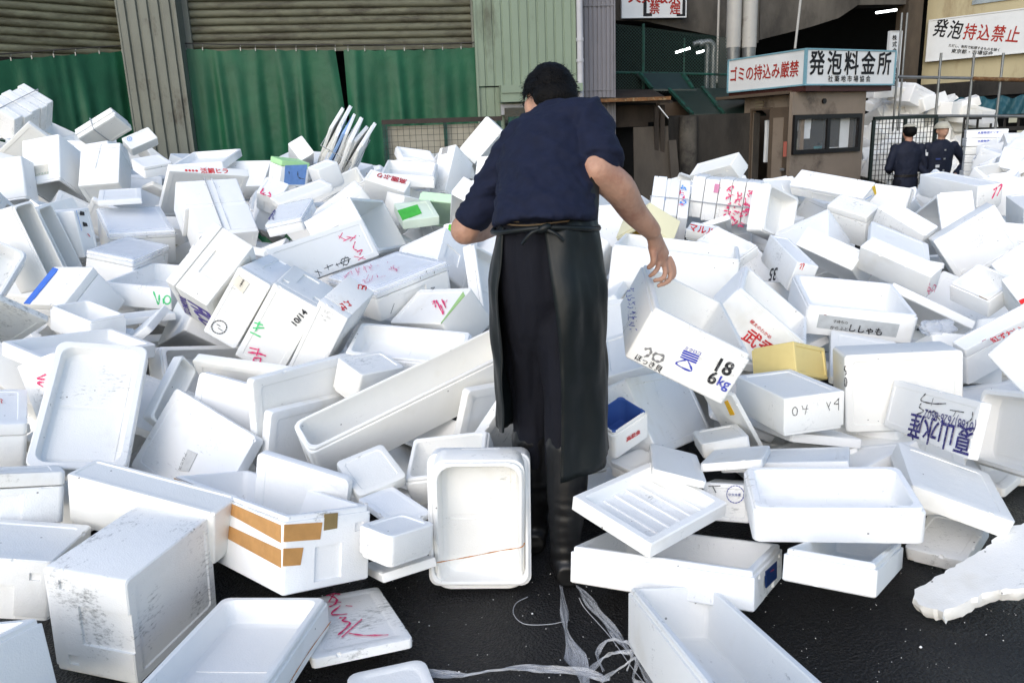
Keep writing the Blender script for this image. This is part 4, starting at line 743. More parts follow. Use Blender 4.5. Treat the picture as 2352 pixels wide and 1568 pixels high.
('text','R9',(0,0,1),(0.02,0.015,0.16),'(0166)7626-8602',(-0.292,-0.024,0.017),(0.015,-0.019,0.017),0),
('patch','R14',(0,-1,0),(0.01,0.04,0.16),'blue_sticker',[(0.101,-0.249,0.019),(0.104,-0.249,-0.028),(-0.047,-0.249,-0.022),(-0.062,-0.249,0.024)]),
('ink','R14',(0,-1,0),(0.62,0.015,0.02),0.004,[[(0.005,-0.249,0.01),(0.056,-0.249,0.006)]]),
('text','R19',(0,-1,0),(0.62,0.015,0.02),'高級魚',(-0.029,-0.066,-0.007),(0.035,-0.066,-0.011),0.02),
('ink','R19',(-1,0,0),(0.015,0.015,0.018),0.004,[[(-0.082,-0.03,-0.022),(-0.082,-0.028,-0.036),(-0.082,-0.026,-0.048),(-0.082,-0.022,-0.055),(-0.082,-0.019,-0.055),(-0.082,-0.016,-0.052),(-0.082,-0.015,-0.042),(-0.082,-0.015,-0.029),(-0.082,-0.017,-0.015),(-0.082,-0.02,-0.004),(-0.082,-0.023,0.002),(-0.082,-0.026,0.002),(-0.082,-0.029,-0.004),(-0.082,-0.03,-0.015),(-0.082,-0.029,-0.029)]]),
('patch','R21',(0,0,1),(0.75,0.42,0.01),'yellow_tape',[(-0.027,-0.117,0.009),(-0.051,-0.132,0.009),(-0.047,-0.058,0.009),(-0.017,-0.044,0.009)]),
('ink','R23',(0,0,-1),(0.05,0.07,0.3),0.003,[[(0.051,-0.029,-0.102),(0.049,-0.017,-0.102),(0.042,-0.008,-0.102),(0.031,-0.002,-0.102),(0.02,-0.002,-0.102),(0.01,-0.007,-0.102),(0.003,-0.017,-0.102),(0.002,-0.028,-0.102),(0.005,-0.039,-0.102),(0.014,-0.048,-0.102),(0.025,-0.052,-0.102),(0.036,-0.051,-0.102),(0.045,-0.045,-0.102),(0.051,-0.035,-0.102),(0.051,-0.023,-0.102)]]),
('text','R23',(0,0,-1),(0.05,0.07,0.3),'中大水産',(0.007,-0.021,-0.102),(0.043,-0.023,-0.102),0.01),
('ink','R23',(0,0,-1),(0.1,0.1,0.1),0.005,[[(-0.053,-0.046,-0.102),(-0.017,-0.049,-0.102)],[(-0.04,-0.046,-0.102),(-0.03,-0.028,-0.102)]]),
('ink','R20',(0,0,-1),(0.9,0.9,0.9),0.006,[[(0.049,0.145,-0.095),(0.091,0.057,-0.095),(0.094,-0.013,-0.095),(0.029,-0.118,-0.095)]]),
('ink','R26',(0,-1,0),(0.75,0.03,0.16),0.005,[[(0.001,-0.175,0.078),(0.016,-0.175,0.114),(0.006,-0.175,0.102)],[(0.016,-0.175,0.086),(0.009,-0.175,0.109)],[(0.006,-0.175,0.121),(-0.001,-0.175,0.129)],[(0.045,-0.175,0.009),(0.033,-0.175,0.064),(0.038,-0.175,0.063)],[(0.028,-0.175,0.023),(0.046,-0.175,0.007),(0.006,-0.175,0.022)],[(0.028,-0.175,0.019),(0.006,-0.175,0.025),(0.008,-0.175,0.027)],[(0.033,-0.175,0.003),(0.007,-0.175,0.008),(0.005,-0.175,0.008)],[(0.019,-0.175,-0.048),(0.013,-0.175,-0.049)],[(0.059,-0.175,-0.101),(0.051,-0.175,-0.061)],[(0.051,-0.175,-0.074),(0.059,-0.175,-0.103),(0.059,-0.175,-0.083),(0.059,-0.175,-0.097)],[(0.025,-0.175,-0.057),(0.019,-0.175,-0.089),(0.018,-0.175,-0.085),(0.014,-0.175,-0.055)],[(0.035,-0.175,-0.105),(0.022,-0.175,-0.113)],[(0.035,-0.175,-0.126),(0.055,-0.175,-0.126)],[(0.055,-0.175,-0.15),(0.059,-0.175,-0.128)],[(0.043,-0.175,-0.149),(0.023,-0.175,-0.12),(0.025,-0.175,-0.133)]]),
('ink','R27',(0,-1,0),(0.75,0.03,0.16),0.006,[[(-0.045,-0.195,0.018),(-0.054,-0.195,0.041)],[(-0.048,-0.195,0.01),(-0.022,-0.195,-0.023),(-0.036,-0.195,-0.039),(-0.023,-0.195,-0.053)],[(-0.047,-0.195,-0.021),(-0.022,-0.195,-0.036)],[(-0.016,-0.195,-0.029),(-0.054,-0.195,-0.014),(-0.054,-0.195,-0.013),(-0.054,-0.195,0.018)],[(0.022,-0.195,-0.054),(-0.007,-0.195,-0.044),(0.001,-0.195,-0.01)],[(0.029,-0.195,-0.077),(0.029,-0.195,-0.034),(-0.001,-0.195,-0.008)]]),
('patch','L12',(-1,0,0),(0.72,0.68,0.58),'printed_label',[(-0.219,0.115,-0.041),(-0.219,-0.054,-0.047),(-0.219,-0.059,-0.132),(-0.219,0.11,-0.13)]),
('text','L12',(-1,0,0),(0.05,0.25,0.12),'グリーンアスパラ',(-0.219,0.107,-0.127),(-0.219,-0.059,-0.129),0),
('ink','L12',(-1,0,0),(0.6,0.25,0.08),0.006,[[(-0.219,0.116,-0.06),(-0.219,-0.054,-0.061)]]),
('ink','L7',(0,0,1),(0.75,0.03,0.16),0.008,[[(-0.04,-0.067,0.02),(0.024,-0.063,0.02),(-0.022,-0.051,0.02)],[(-0.011,-0.041,0.02),(0.033,-0.049,0.02),(0.006,-0.026,0.02)]]),
('patch','L9',(0,0,1),(0.06,0.17,0.62),'blue_stripe',[(-0.14,-0.13,0.132),(-0.142,0.124,0.132),(-0.092,0.111,0.132),(-0.094,-0.131,0.132)]),
('patch','L11c',(0,0,1),(0.015,0.015,0.018),'printed_label',[(0.014,-0.13,0.154),(-0.017,-0.119,0.154),(-0.014,-0.099,0.154),(0.019,-0.105,0.154)]),
('patch','L11c',(0,0,1),(0.015,0.015,0.018),'printed_label',[(0.013,-0.065,0.154),(-0.017,-0.053,0.154),(-0.02,-0.033,0.154),(0.013,-0.038,0.154)]),
('ink','L11c',(0,0,1),(0.08,0.3,0.75),0.006,[[(0.047,-0.139,0.154),(0.041,-0.017,0.154)]]),
('ink','L11c',(0,0,1),(0.62,0.015,0.02),0.01,[[(-0.001,0.007,0.154),(-0.018,0.03,0.154)]]),
('ink','L16',(0,0,1),(0.08,0.3,0.75),0.005,[[(-0.059,0.022,0.049),(-0.066,0.014,0.049),(-0.075,0.009,0.049),(-0.084,0.009,0.049),(-0.09,0.014,0.049),(-0.093,0.022,0.049),(-0.091,0.032,0.049),(-0.086,0.042,0.049),(-0.078,0.049,0.049),(-0.069,0.053,0.049),(-0.061,0.052,0.049),(-0.056,0.046,0.049),(-0.054,0.037,0.049),(-0.056,0.027,0.049),(-0.062,0.018,0.049)],[(-0.059,0.037,0.049),(-0.077,0.037,0.049),(-0.07,0.023,0.049),(-0.087,0.022,0.049)]]),
('text','M1',(0,-1,0),(0.62,0.015,0.02),'活鯛ヒラ',(0.062,-0.27,0.028),(-0.126,-0.27,0.015),0.02),
('text','M1',(0,-1,0),(0.62,0.015,0.02),'●●●●',(0.168,-0.27,0.025),(0.081,-0.27,0.022),0),
('ink','M5',(-1,0,0),(0.06,0.6,0.2),0.011,[[(-0.275,-0.095,0.037),(-0.275,-0.118,-0.034),(-0.275,-0.126,0.021)],[(-0.275,-0.145,0.002),(-0.275,-0.146,-0.029)],[(-0.275,-0.187,-0.004),(-0.275,-0.184,-0.015),(-0.275,-0.178,-0.023),(-0.275,-0.17,-0.028),(-0.275,-0.162,-0.028),(-0.275,-0.155,-0.024),(-0.275,-0.151,-0.015),(-0.275,-0.15,-0.005),(-0.275,-0.154,0.006),(-0.275,-0.16,0.014),(-0.275,-0.169,0.018),(-0.275,-0.177,0.017),(-0.275,-0.183,0.011),(-0.275,-0.187,0.002),(-0.275,-0.186,-0.009)]]),
('text','C1a',(-1,0,0),(0.1,0.06,0.4),'FICO',(-0.168,-0.125,0.012),(-0.168,0.208,0),0.03),
('text','C1a',(-1,0,0),(0.1,0.06,0.4),'TRADING CO.',(-0.168,-0.13,0.059),(-0.168,0.199,0.091),0.01),
('ink','C1b',(0,0,1),(0.015,0.015,0.018),0.005,[[(-0.002,0.096,0.228),(-0.005,0.11,0.228),(-0.002,0.124,0.228),(0.007,0.136,0.228),(0.02,0.143,0.228),(0.034,0.144,0.228),(0.046,0.139,0.228),(0.054,0.128,0.228),(0.056,0.114,0.228),(0.051,0.1,0.228),(0.041,0.089,0.228),(0.027,0.083,0.228),(0.013,0.084,0.228),(0.002,0.091,0.228),(-0.004,0.102,0.228)],[(0.041,0.107,0.228),(0.022,0.108,0.228)],[(0.029,0.119,0.228),(0.006,0.121,0.228)]]),
('patch','C1b',(0,0,1),(0.74,0.7,0.6),'paper_label',[(0.077,-0.091,0.228),(0.06,-0.132,0.228),(0.004,-0.126,0.228),(0.008,-0.071,0.228)]),
('text','C1b',(0,0,1),(0.015,0.015,0.018),'千葉県産',(0.028,-0.093,0.228),(0.029,-0.128,0.228),0.01),
('text','C1c',(0,0,1),(0.015,0.015,0.018),'10/14',(-0.062,-0.072,0.173),(-0.078,-0.151,0.173),0.03),
('ink','C1c',(0,0,1),(0.06,0.6,0.2),0.011,[[(0.095,0.058,0.173),(0.047,0.055,0.173)],[(0.093,0.035,0.173),(0.051,0.009,0.173)],[(0.099,0.01,0.173),(0.062,0.001,0.173)],[(0.081,-0.006,0.173),(0.077,0.043,0.173)]]),
('ink','C1c',(0,0,1),(0.75,0.03,0.16),0.01,[[(0.066,0.125,0.173),(0.029,0.113,0.173)],[(0.062,0.148,0.173),(0.018,0.128,0.173),(-0.013,0.122,0.173)],[(0.029,0.107,0.173),(0.023,0.143,0.173)],[(0.028,0.157,0.173),(0.003,0.145,0.173),(-0.002,0.164,0.173),(0.021,0.171,0.173),(0.028,0.157,0.173)],[(0.059,0.191,0.173),(-0.03,0.191,0.173)]]),
('ink','C1d',(0,-1,0),(0.62,0.015,0.02),0.008,[[(-0.002,-0.27,0.065),(-0.03,-0.27,0.077),(-0.033,-0.27,0.079),(-0.033,-0.27,0.077)],[(-0.007,-0.27,0.072),(0.001,-0.27,0.077)],[(-0.012,-0.27,0.082),(-0.022,-0.27,0.095),(-0.024,-0.27,0.096)],[(-0.022,-0.27,0.069),(-0.024,-0.27,0.097),(-0.029,-0.27,0.1),(-0.031,-0.27,0.089)],[(-0.029,-0.27,0.056),(-0.034,-0.27,0.046),(-0.02,-0.27,0.035)],[(-0.005,-0.27,0.045),(-0.007,-0.27,0.05),(-0.019,-0.27,0.034),(-0.011,-0.27,0.028)],[(-0.036,-0.27,0.038),(-0.038,-0.27,0.046)]]),
('ink','C1d',(0,-1,0),(0.62,0.015,0.02),0.007,[[(-0.007,-0.27,-0.084),(0.004,-0.27,-0.113),(-0.007,-0.27,-0.125)],[(-0.033,-0.27,-0.105),(-0.023,-0.27,-0.133),(-0.019,-0.27,-0.127)],[(-0.012,-0.27,-0.119),(-0.012,-0.27,-0.115),(-0.01,-0.27,-0.127)],[(-0.014,-0.27,-0.109),(-0.016,-0.27,-0.13),(-0.014,-0.27,-0.129),(-0.019,-0.27,-0.094)]]),
('ink','C3',(0,0,1),(0.75,0.03,0.16),0.007,[[(0.045,-0.11,0.024),(0.07,-0.145,0.024)],[(0.06,-0.113,0.024),(0.027,-0.143,0.024)],[(0.025,-0.125,0.024),(0.031,-0.181,0.024)],[(0.033,-0.213,0.024),(0.013,-0.162,0.024)],[(0.043,-0.156,0.024),(0.02,-0.202,0.024)],[(0.003,-0.192,0.024),(-0.028,-0.163,0.024),(-0.05,-0.182,0.024)],[(-0.055,-0.171,0.024),(-0.051,-0.208,0.024),(-0.073,-0.179,0.024)],[(-0.07,-0.145,0.024),(-0.106,-0.202,0.024)],[(-0.088,-0.198,0.024),(-0.098,-0.156,0.024)]]),
('ink','C3',(0,0,1),(0.015,0.015,0.018),0.006,[[(-0.073,0.103,0.024),(-0.093,0.068,0.024)],[(-0.071,0.085,0.024),(-0.109,0.089,0.024)],[(-0.077,0.047,0.024),(-0.073,-0.01,0.024)],[(-0.062,0.022,0.024),(-0.092,0.026,0.024)],[(-0.081,-0.023,0.024),(-0.076,-0.12,0.024)],[(-0.062,-0.071,0.024),(-0.067,-0.111,0.024),(-0.099,-0.086,0.024),(-0.081,-0.057,0.024),(-0.062,-0.071,0.024)],[(-0.054,-0.097,0.024),(-0.101,-0.059,0.024)],[(-0.072,-0.031,0.024),(-0.093,-0.033,0.024)]]),
('ink','C4',(0,0,1),(0.75,0.03,0.16),0.005,[[(-0.128,0.154,0.08),(-0.163,0.126,0.08),(-0.176,0.131,0.08)],[(-0.181,0.098,0.08),(-0.196,0.066,0.08)],[(-0.123,0.155,0.08),(-0.204,0.076,0.08),(-0.209,0.067,0.08)],[(-0.162,0.119,0.08),(-0.175,0.116,0.08),(-0.199,0.066,0.08)],[(-0.138,0.105,0.08),(-0.108,0.162,0.08),(-0.119,0.155,0.08),(-0.117,0.159,0.08)],[(-0.134,0.071,0.08),(-0.12,0.078,0.08),(-0.072,0.177,0.08),(-0.092,0.129,0.08)],[(-0.07,0.101,0.08),(-0.022,0.174,0.08)],[(-0.092,0.11,0.08),(-0.105,0.098,0.08),(-0.052,0.171,0.08)],[(-0.006,0.131,0.08),(0.015,0.171,0.08)],[(-0.052,0.071,0.08),(-0.044,0.053,0.08)],[(-0.021,0.12,0.08),(-0.037,0.092,0.08),(0.001,0.133,0.08)],[(-0.041,0.092,0.08),(-0.02,0.129,0.08),(-0.029,0.154,0.08),(-0.083,0.056,0.08)],[(0.017,0.09,0.08),(0.011,0.104,0.08),(0.015,0.092,0.08)],[(0.072,0.098,0.08),(0.071,0.093,0.08),(0.065,0.083,0.08)]]),
('ink','C4',(0,0,1),(0.75,0.03,0.16),0.005,[[(-0.137,-0.048,0.08),(-0.16,-0.077,0.08)],[(-0.163,-0.032,0.08),(-0.148,-0.035,0.08),(-0.101,0.016,0.08)],[(-0.151,-0.022,0.08),(-0.169,-0.037,0.08),(-0.162,-0.024,0.08)],[(-0.164,-0.04,0.08),(-0.179,-0.076,0.08),(-0.152,-0.077,0.08),(-0.19,-0.076,0.08)],[(-0.093,-0.011,0.08),(-0.146,-0.074,0.08)],[(-0.104,-0.068,0.08),(-0.105,-0.07,0.08),(-0.076,-0.019,0.08)],[(-0.092,-0.074,0.08),(-0.072,-0.081,0.08),(-0.066,-0.081,0.08)],[(0.006,-0.026,0.08),(0.003,-0.01,0.08),(0.012,-0.024,0.08),(0.033,0.012,0.08)],[(0.017,-0.013,0.08),(0.033,0.012,0.08)],[(0.017,-0.041,0.08),(0.011,-0.067,0.08),(-0.004,-0.084,0.08)],[(0.032,-0.042,0.08),(0.006,-0.074,0.08)],[(0.053,0.005,0.08),(0.048,0.012,0.08),(0.012,-0.046,0.08),(0.05,-0.038,0.08)],[(0.035,-0.006,0.08),(0.009,-0.078,0.08),(0.017,-0.033,0.08)]]),
('ink','C4',(0,-1,0),(0.05,0.05,0.05),0.005,[[(0.093,-0.208,-0.019),(0.117,-0.208,-0.022),(0.097,-0.208,-0.032),(0.116,-0.208,-0.049),(0.09,-0.208,-0.062)],[(0.138,-0.208,-0.052),(0.18,-0.208,-0.051)],[(-0.131,-0.208,-0.018),(-0.162,-0.208,-0.06)],[(0.085,-0.208,0.075),(0.089,-0.208,0.059)],[(0.132,-0.208,0.065),(0.131,-0.208,0.045)],[(0.045,-0.208,0.062),(0.043,-0.208,0.046)]]),
('ink','C6',(0,0,1),(0.75,0.03,0.16),0.007,[[(-0.015,-0.06,0.1),(0.031,-0.007,0.1),(0.028,-0.002,0.1),(0.03,-0.004,0.1)],[(0.005,-0.02,0.1),(0.027,-0.006,0.1),(0.024,0.004,0.1),(0.022,0.006,0.1)],[(0.034,-0.015,0.1),(0.011,-0.046,0.1)],[(0.003,-0.079,0.1),(-0.04,-0.138,0.1),(-0.056,-0.15,0.1),(0.037,-0.016,0.1)],[(0.03,-0.075,0.1),(-0.018,-0.137,0.1),(0.037,-0.058,0.1),(0.032,-0.066,0.1)],[(0.019,-0.104,0.1),(0.036,-0.098,0.1)]]),
('patch','C6',(0,0,1),(0.35,0.55,0.22),'green_stripe',[(0.091,-0.162,0.1),(0.065,-0.197,0.1),(-0.119,-0.198,0.1),(-0.119,-0.195,0.1)]),
('patch','R30',(0,0,1),(0.55,0.01,0.03),'red_dot',[(-0.084,-0.037,0.1),(-0.089,-0.037,0.1),(-0.094,-0.037,0.1),(-0.098,-0.037,0.1),(-0.098,-0.037,0.1),(-0.096,-0.037,0.1),(-0.091,-0.037,0.1),(-0.086,-0.037,0.1),(-0.081,-0.037,0.1),(-0.079,-0.037,0.1),(-0.08,-0.037,0.1)]),
('text','R30',(0,0,1),(0.62,0.015,0.02),'紅ずわい',(-0.076,-0.072,0.1),(0.051,-0.084,0.1),0.02),
('text','R31',(-1,0,0),(0.015,0.015,0.018),'35',(-0.06,-0.036,-0.025),(-0.06,0.044,-0.061),0.02),
('ink','R31',(0,-1,0),(0.62,0.015,0.02),0.006,[[(-0.044,-0.228,0.07),(-0.034,-0.228,0.076),(-0.035,-0.228,0.048)],[(-0.031,-0.228,0.076),(-0.023,-0.228,0.08),(-0.023,-0.228,0.044)]]),
('text','R33',(-1,0,0),(0.62,0.015,0.02),'マルル',(-0.093,0.07,0.035),(-0.093,-0.08,0.025),0.03),
('ink','R34',(0,0,1),(0.75,0.03,0.16),0.01,[[(-0.019,-0.09,0.134),(-0.029,-0.081,0.134)],[(-0.034,-0.078,0.134),(-0.037,-0.079,0.134),(-0.014,-0.097,0.134)],[(-0.014,-0.073,0.134),(-0.014,-0.085,0.134),(-0.038,-0.111,0.134),(-0.039,-0.111,0.134)],[(-0.054,-0.096,0.134),(-0.049,-0.111,0.134),(-0.053,-0.11,0.134)],[(-0.021,-0.021,0.134),(-0.014,-0.037,0.134)],[(-0.018,-0.019,0.134),(-0.016,-0.03,0.134),(-0.041,-0.042,0.134),(-0.024,-0.058,0.134)],[(-0.028,-0.046,0.134),(-0.058,-0.056,0.134)],[(-0.029,0.014,0.134),(-0.033,0.041,0.134),(-0.05,-0.003,0.134)],[(-0.035,0.005,0.134),(-0.038,0.033,0.134),(-0.044,0.042,0.134)],[(-0.029,0.089,0.134),(-0.017,0.084,0.134),(-0.021,0.099,0.134)],[(-0.03,0.074,0.134),(-0.019,0.098,0.134)],[(-0.053,0.068,0.134),(-0.057,0.101,0.134)],[(-0.045,0.08,0.134),(-0.057,0.062,0.134),(-0.013,0.057,0.134)],[(-0.025,0.123,0.134),(-0.018,0.136,0.134),(-0.014,0.116,0.134)],[(-0.038,0.151,0.134),(-0.015,0.151,0.134)],[(-0.022,0.123,0.134),(-0.042,0.147,0.134),(-0.045,0.14,0.134)],[(-0.032,0.13,0.134),(-0.036,0.112,0.134),(-0.047,0.106,0.134),(-0.022,0.12,0.134)]]),
('ink','R34',(0,0,1),(0.75,0.03,0.16),0.01,[[(-0.11,-0.074,0.134),(-0.108,-0.056,0.134),(-0.089,-0.058,0.134),(-0.085,-0.082,0.134)],[(-0.089,-0.053,0.134),(-0.091,-0.029,0.134),(-0.075,-0.007,0.134),(-0.083,-0.006,0.134)],[(-0.1,-0.028,0.134),(-0.11,-0.031,0.134),(-0.117,-0.048,0.134)],[(-0.106,-0.007,0.134),(-0.101,-0.035,0.134)],[(-0.076,-0.024,0.134),(-0.109,-0.027,0.134)],[(-0.114,0.018,0.134),(-0.117,0.014,0.134),(-0.1,0.001,0.134)],[(-0.082,0.002,0.134),(-0.082,0,0.134)],[(-0.081,0.013,0.134),(-0.078,0.03,0.134),(-0.083,0.027,0.134)],[(-0.077,0.053,0.134),(-0.108,0.056,0.134),(-0.115,0.059,0.134),(-0.115,0.056,0.134)],[(-0.087,0.101,0.134),(-0.068,0.09,0.134),(-0.075,0.101,0.134)],[(-0.106,0.069,0.134),(-0.097,0.055,0.134)],[(-0.073,0.069,0.134),(-0.092,0.078,0.134)],[(-0.082,0.136,0.134),(-0.083,0.13,0.134)],[(-0.101,0.111,0.134),(-0.081,0.108,0.134),(-0.091,0.108,0.134)],[(-0.099,0.126,0.134),(-0.083,0.107,0.134),(-0.067,0.105,0.134)],[(-0.081,0.151,0.134),(-0.11,0.128,0.134),(-0.111,0.114,0.134),(-0.11,0.132,0.134)]]),
('ink','R34',(0,0,1),(0.75,0.03,0.16),0.01,[[(-0.151,-0.091,0.134),(-0.186,-0.094,0.134),(-0.191,-0.093,0.134)],[(-0.147,-0.072,0.134),(-0.166,-0.051,0.134)],[(-0.182,-0.075,0.134),(-0.16,-0.075,0.134),(-0.191,-0.093,0.134)],[(-0.168,-0.004,0.134),(-0.143,-0.014,0.134)],[(-0.177,0.001,0.134),(-0.136,-0.003,0.134),(-0.147,-0.001,0.134),(-0.141,-0.045,0.134)],[(-0.163,0.023,0.134),(-0.154,0.036,0.134),(-0.16,0.048,0.134),(-0.177,0.022,0.134)],[(-0.163,0.042,0.134),(-0.179,0.009,0.134),(-0.15,0.004,0.134),(-0.135,0.002,0.134)],[(-0.167,0.023,0.134),(-0.17,0.031,0.134),(-0.136,0.05,0.134),(-0.153,0.052,0.134)],[(-0.176,0.027,0.134),(-0.178,0.01,0.134),(-0.176,0.034,0.134),(-0.173,0.056,0.134)],[(-0.143,0.075,0.134),(-0.126,0.088,0.134),(-0.126,0.081,0.134),(-0.129,0.054,0.134)],[(-0.158,0.068,0.134),(-0.165,0.06,0.134)],[(-0.155,0.08,0.134),(-0.172,0.064,0.134),(-0.17,0.061,0.134)],[(-0.136,0.124,0.134),(-0.163,0.136,0.134)],[(-0.121,0.136,0.134),(-0.159,0.151,0.134),(-0.143,0.151,0.134),(-0.119,0.151,0.134)]]),
('patch','R34',(0,0,1),(0.62,0.25,0.4),'pink_label',[(0.075,-0.116,0.134),(0.042,-0.116,0.134),(0.044,-0.056,0.134),(0.077,-0.055,0.134)]),
('ink','R35',(0,0,1),(0.08,0.3,0.75),0.01,[[(0.049,-0.107,0.15),(0.071,-0.116,0.15),(0.072,-0.14,0.15),(0.071,-0.127,0.15)],[(0.054,-0.082,0.15),(0.04,-0.081,0.15)],[(0.056,-0.073,0.15),(0.064,-0.056,0.15),(0.07,-0.045,0.15)],[(0.061,-0.013,0.15),(0.057,-0.03,0.15),(0.057,-0.03,0.15),(0.058,-0.03,0.15)],[(0.044,0.012,0.15),(0.051,0.014,0.15)],[(0.058,0.002,0.15),(0.063,0.017,0.15),(0.032,0.018,0.15)],[(0.061,0.035,0.15),(0.045,0.051,0.15)],[(0.037,0.048,0.15),(0.032,0.043,0.15),(0.032,0.044,0.15)],[(0.056,0.033,0.15),(0.043,0.023,0.15)],[(0.035,0.027,0.15),(0.046,0.051,0.15),(0.032,0.024,0.15),(0.032,0.024,0.15)]]),
('ink','R35',(0,0,1),(0.08,0.3,0.75),0.01,[[(-0.08,-0.101,0.15),(-0.067,-0.082,0.15)],[(-0.084,-0.087,0.15),(-0.091,-0.106,0.15),(-0.097,-0.078,0.15),(-0.104,-0.08,0.15)],[(-0.074,-0.13,0.15),(-0.069,-0.092,0.15),(-0.067,-0.088,0.15),(-0.066,-0.104,0.15)],[(-0.08,-0.115,0.15),(-0.1,-0.09,0.15)],[(-0.078,-0.022,0.15),(-0.079,-0.019,0.15),(-0.068,-0.019,0.15)],[(-0.087,0.036,0.15),(-0.106,0.032,0.15),(-0.091,0.04,0.15)],[(-0.096,0.007,0.15),(-0.083,-0.007,0.15)],[(-0.098,0.03,0.15),(-0.1,0.04,0.15),(-0.101,0.039,0.15),(-0.104,0.033,0.15)],[(-0.094,0.074,0.15),(-0.075,0.063,0.15)],[(-0.091,0.075,0.15),(-0.106,0.06,0.15),(-0.106,0.045,0.15),(-0.106,0.061,0.15)],[(-0.081,0.062,0.15),(-0.076,0.053,0.15),(-0.07,0.07,0.15),(-0.069,0.047,0.15)]]),
('ink','R35',(0,0,1),(0.75,0.03,0.16),0.008,[[(-0.089,-0.042,0.15),(-0.064,-0.042,0.15),(-0.062,-0.022,0.15)],[(-0.064,-0.06,0.15),(-0.062,-0.032,0.15),(-0.062,-0.025,0.15),(-0.062,-0.056,0.15)],[(-0.064,-0.052,0.15),(-0.062,-0.072,0.15),(-0.062,-0.061,0.15)],[(-0.087,-0.031,0.15),(-0.084,-0.021,0.15)],[(-0.087,0.019,0.15),(-0.089,0.014,0.15),(-0.092,-0.003,0.15),(-0.092,-0.015,0.15)],[(-0.083,0.018,0.15),(-0.092,-0.009,0.15),(-0.092,0.015,0.15),(-0.082,0.034,0.15)],[(-0.074,0.075,0.15),(-0.062,0.087,0.15)],[(-0.075,0.074,0.15),(-0.092,0.082,0.15),(-0.075,0.08,0.15),(-0.092,0.067,0.15)]]),
('patch','R38',(0,-1,0),(0.85,0.55,0.02),'yellow_sticker',[(0.037,-0.281,0.048),(0.079,-0.281,0.029),(0.087,-0.281,-0.051),(0.065,-0.281,-0.051)]),
('ink','R38',(0,-1,0),(0.08,0.3,0.75),0.008,[[(-0.058,-0.281,0.016),(0.025,-0.281,-0.02)]]),
('ink','R39',(0,-1,0),(0.75,0.03,0.16),0.012,[[(0.022,-0.342,0.04),(0.044,-0.342,0.052),(0.016,-0.342,-0.019)],[(0.052,-0.342,0.059),(0.082,-0.342,0.07),(0.05,-0.342,-0.005)]]),
('patch','R47',(0,0,1),(0.75,0.03,0.03),'red_sticker',[(-0.087,-0.064,0.108),(-0.039,-0.063,0.108),(-0.079,-0.088,0.108),(-0.09,-0.088,0.108)]),
('patch','R48',(0,0,1),(0.35,0.18,0.03),'brown_tape',[(-0.101,-0.06,0.058),(-0.099,-0.061,0.058),(-0.101,-0.105,0.058),(-0.101,-0.101,0.058)]),
('text','T4',(0,0,1),(0.4,0.01,0.03),'高園ぶり',(0.118,0.063,0.103),(-0.087,0.041,0.103),0.03),
('patch','T7',(-1,0,0),(0.15,0.15,0.15),'barcode',[(-0.128,0.047,0.223),(-0.128,0.042,0.222),(-0.128,0.039,0.153),(-0.128,0.045,0.153)]),
('patch','T7',(-1,0,0),(0.15,0.15,0.15),'barcode',[(-0.128,0.038,0.222),(-0.128,0.032,0.222),(-0.128,0.03,0.153),(-0.128,0.035,0.153)]),
('patch','T7',(-1,0,0),(0.15,0.15,0.15),'barcode',[(-0.128,0.028,0.222),(-0.128,0.023,0.222),(-0.128,0.02,0.153),(-0.128,0.026,0.153)]),
('patch','T7',(-1,0,0),(0.15,0.15,0.15),'barcode',[(-0.128,0.019,0.222),(-0.128,0.013,0.222),(-0.128,0.011,0.153),(-0.128,0.016,0.153)]),
('patch','T7',(-1,0,0),(0.15,0.15,0.15),'barcode',[(-0.128,0.009,0.222),(-0.128,0.004,0.221),(-0.128,0.001,0.152),(-0.128,0.007,0.153)]),
('patch','T7',(-1,0,0),(0.15,0.15,0.15),'barcode',[(-0.128,-0.001,0.221),(-0.128,-0.006,0.221),(-0.128,-0.008,0.152),(-0.128,-0.003,0.152)]),
('ink','T11',(0,0,1),(0.02,0.015,0.16),0.012,[[(-0.104,-0.09,0.04),(-0.113,-0.042,0.04),(-0.113,-0.023,0.04)],[(-0.113,-0.076,0.04),(-0.113,-0.061,0.04),(-0.113,-0.027,0.04),(-0.113,-0.04,0.04)],[(-0.113,-0.017,0.04),(-0.113,-0.001,0.04),(-0.113,0.025,0.04),(-0.092,-0.037,0.04)],[(-0.113,0.015,0.04),(-0.113,0,0.04),(-0.113,0.007,0.04)],[(-0.111,0.003,0.04),(-0.112,-0.01,0.04),(-0.073,-0.095,0.04),(-0.093,-0.071,0.04)],[(-0.113,0.033,0.04),(-0.113,0.043,0.04),(-0.113,0.055,0.04),(-0.113,0.077,0.04)],[(-0.089,-0.014,0.04),(-0.113,0.074,0.04),(-0.113,0.074,0.04),(-0.113,0.047,0.04)]]),
('patch','T12',(0,0,1),(0.08,0.5,0.06),'green_panel',[(0.115,-0.02,0.03),(-0.024,-0.07,0.03),(-0.021,0.053,0.03),(0.115,0.118,0.03)]),
('patch','T15',(0,0,1),(0.1,0.5,0.03),'green_panel',[(0.01,-0.059,0.101),(-0.023,-0.052,0.101),(-0.042,0.053,0.101),(0.028,0.044,0.101)]),
('patch','T14',(0,0,1),(0.7,0.5,0.48),'pink_bar',[(-0.085,-0.1,0.1),(-0.085,-0.1,0.1),(-0.085,-0.1,0.1),(-0.085,-0.1,0.1)]),
('ink','M2',(0,0,1),(0.55,0.58,0.62),0.008,[[(-0.02,-0.237,0.134),(-0.026,-0.169,0.134),(-0.022,0.021,0.134),(-0.022,0.206,0.134)]]),
('ink','L17',(-1,0,0),(0.5,0.52,0.55),0.008,[[(-0.131,-0.006,0.199),(-0.131,0.006,0.104),(-0.131,0.028,-0.045)]]),
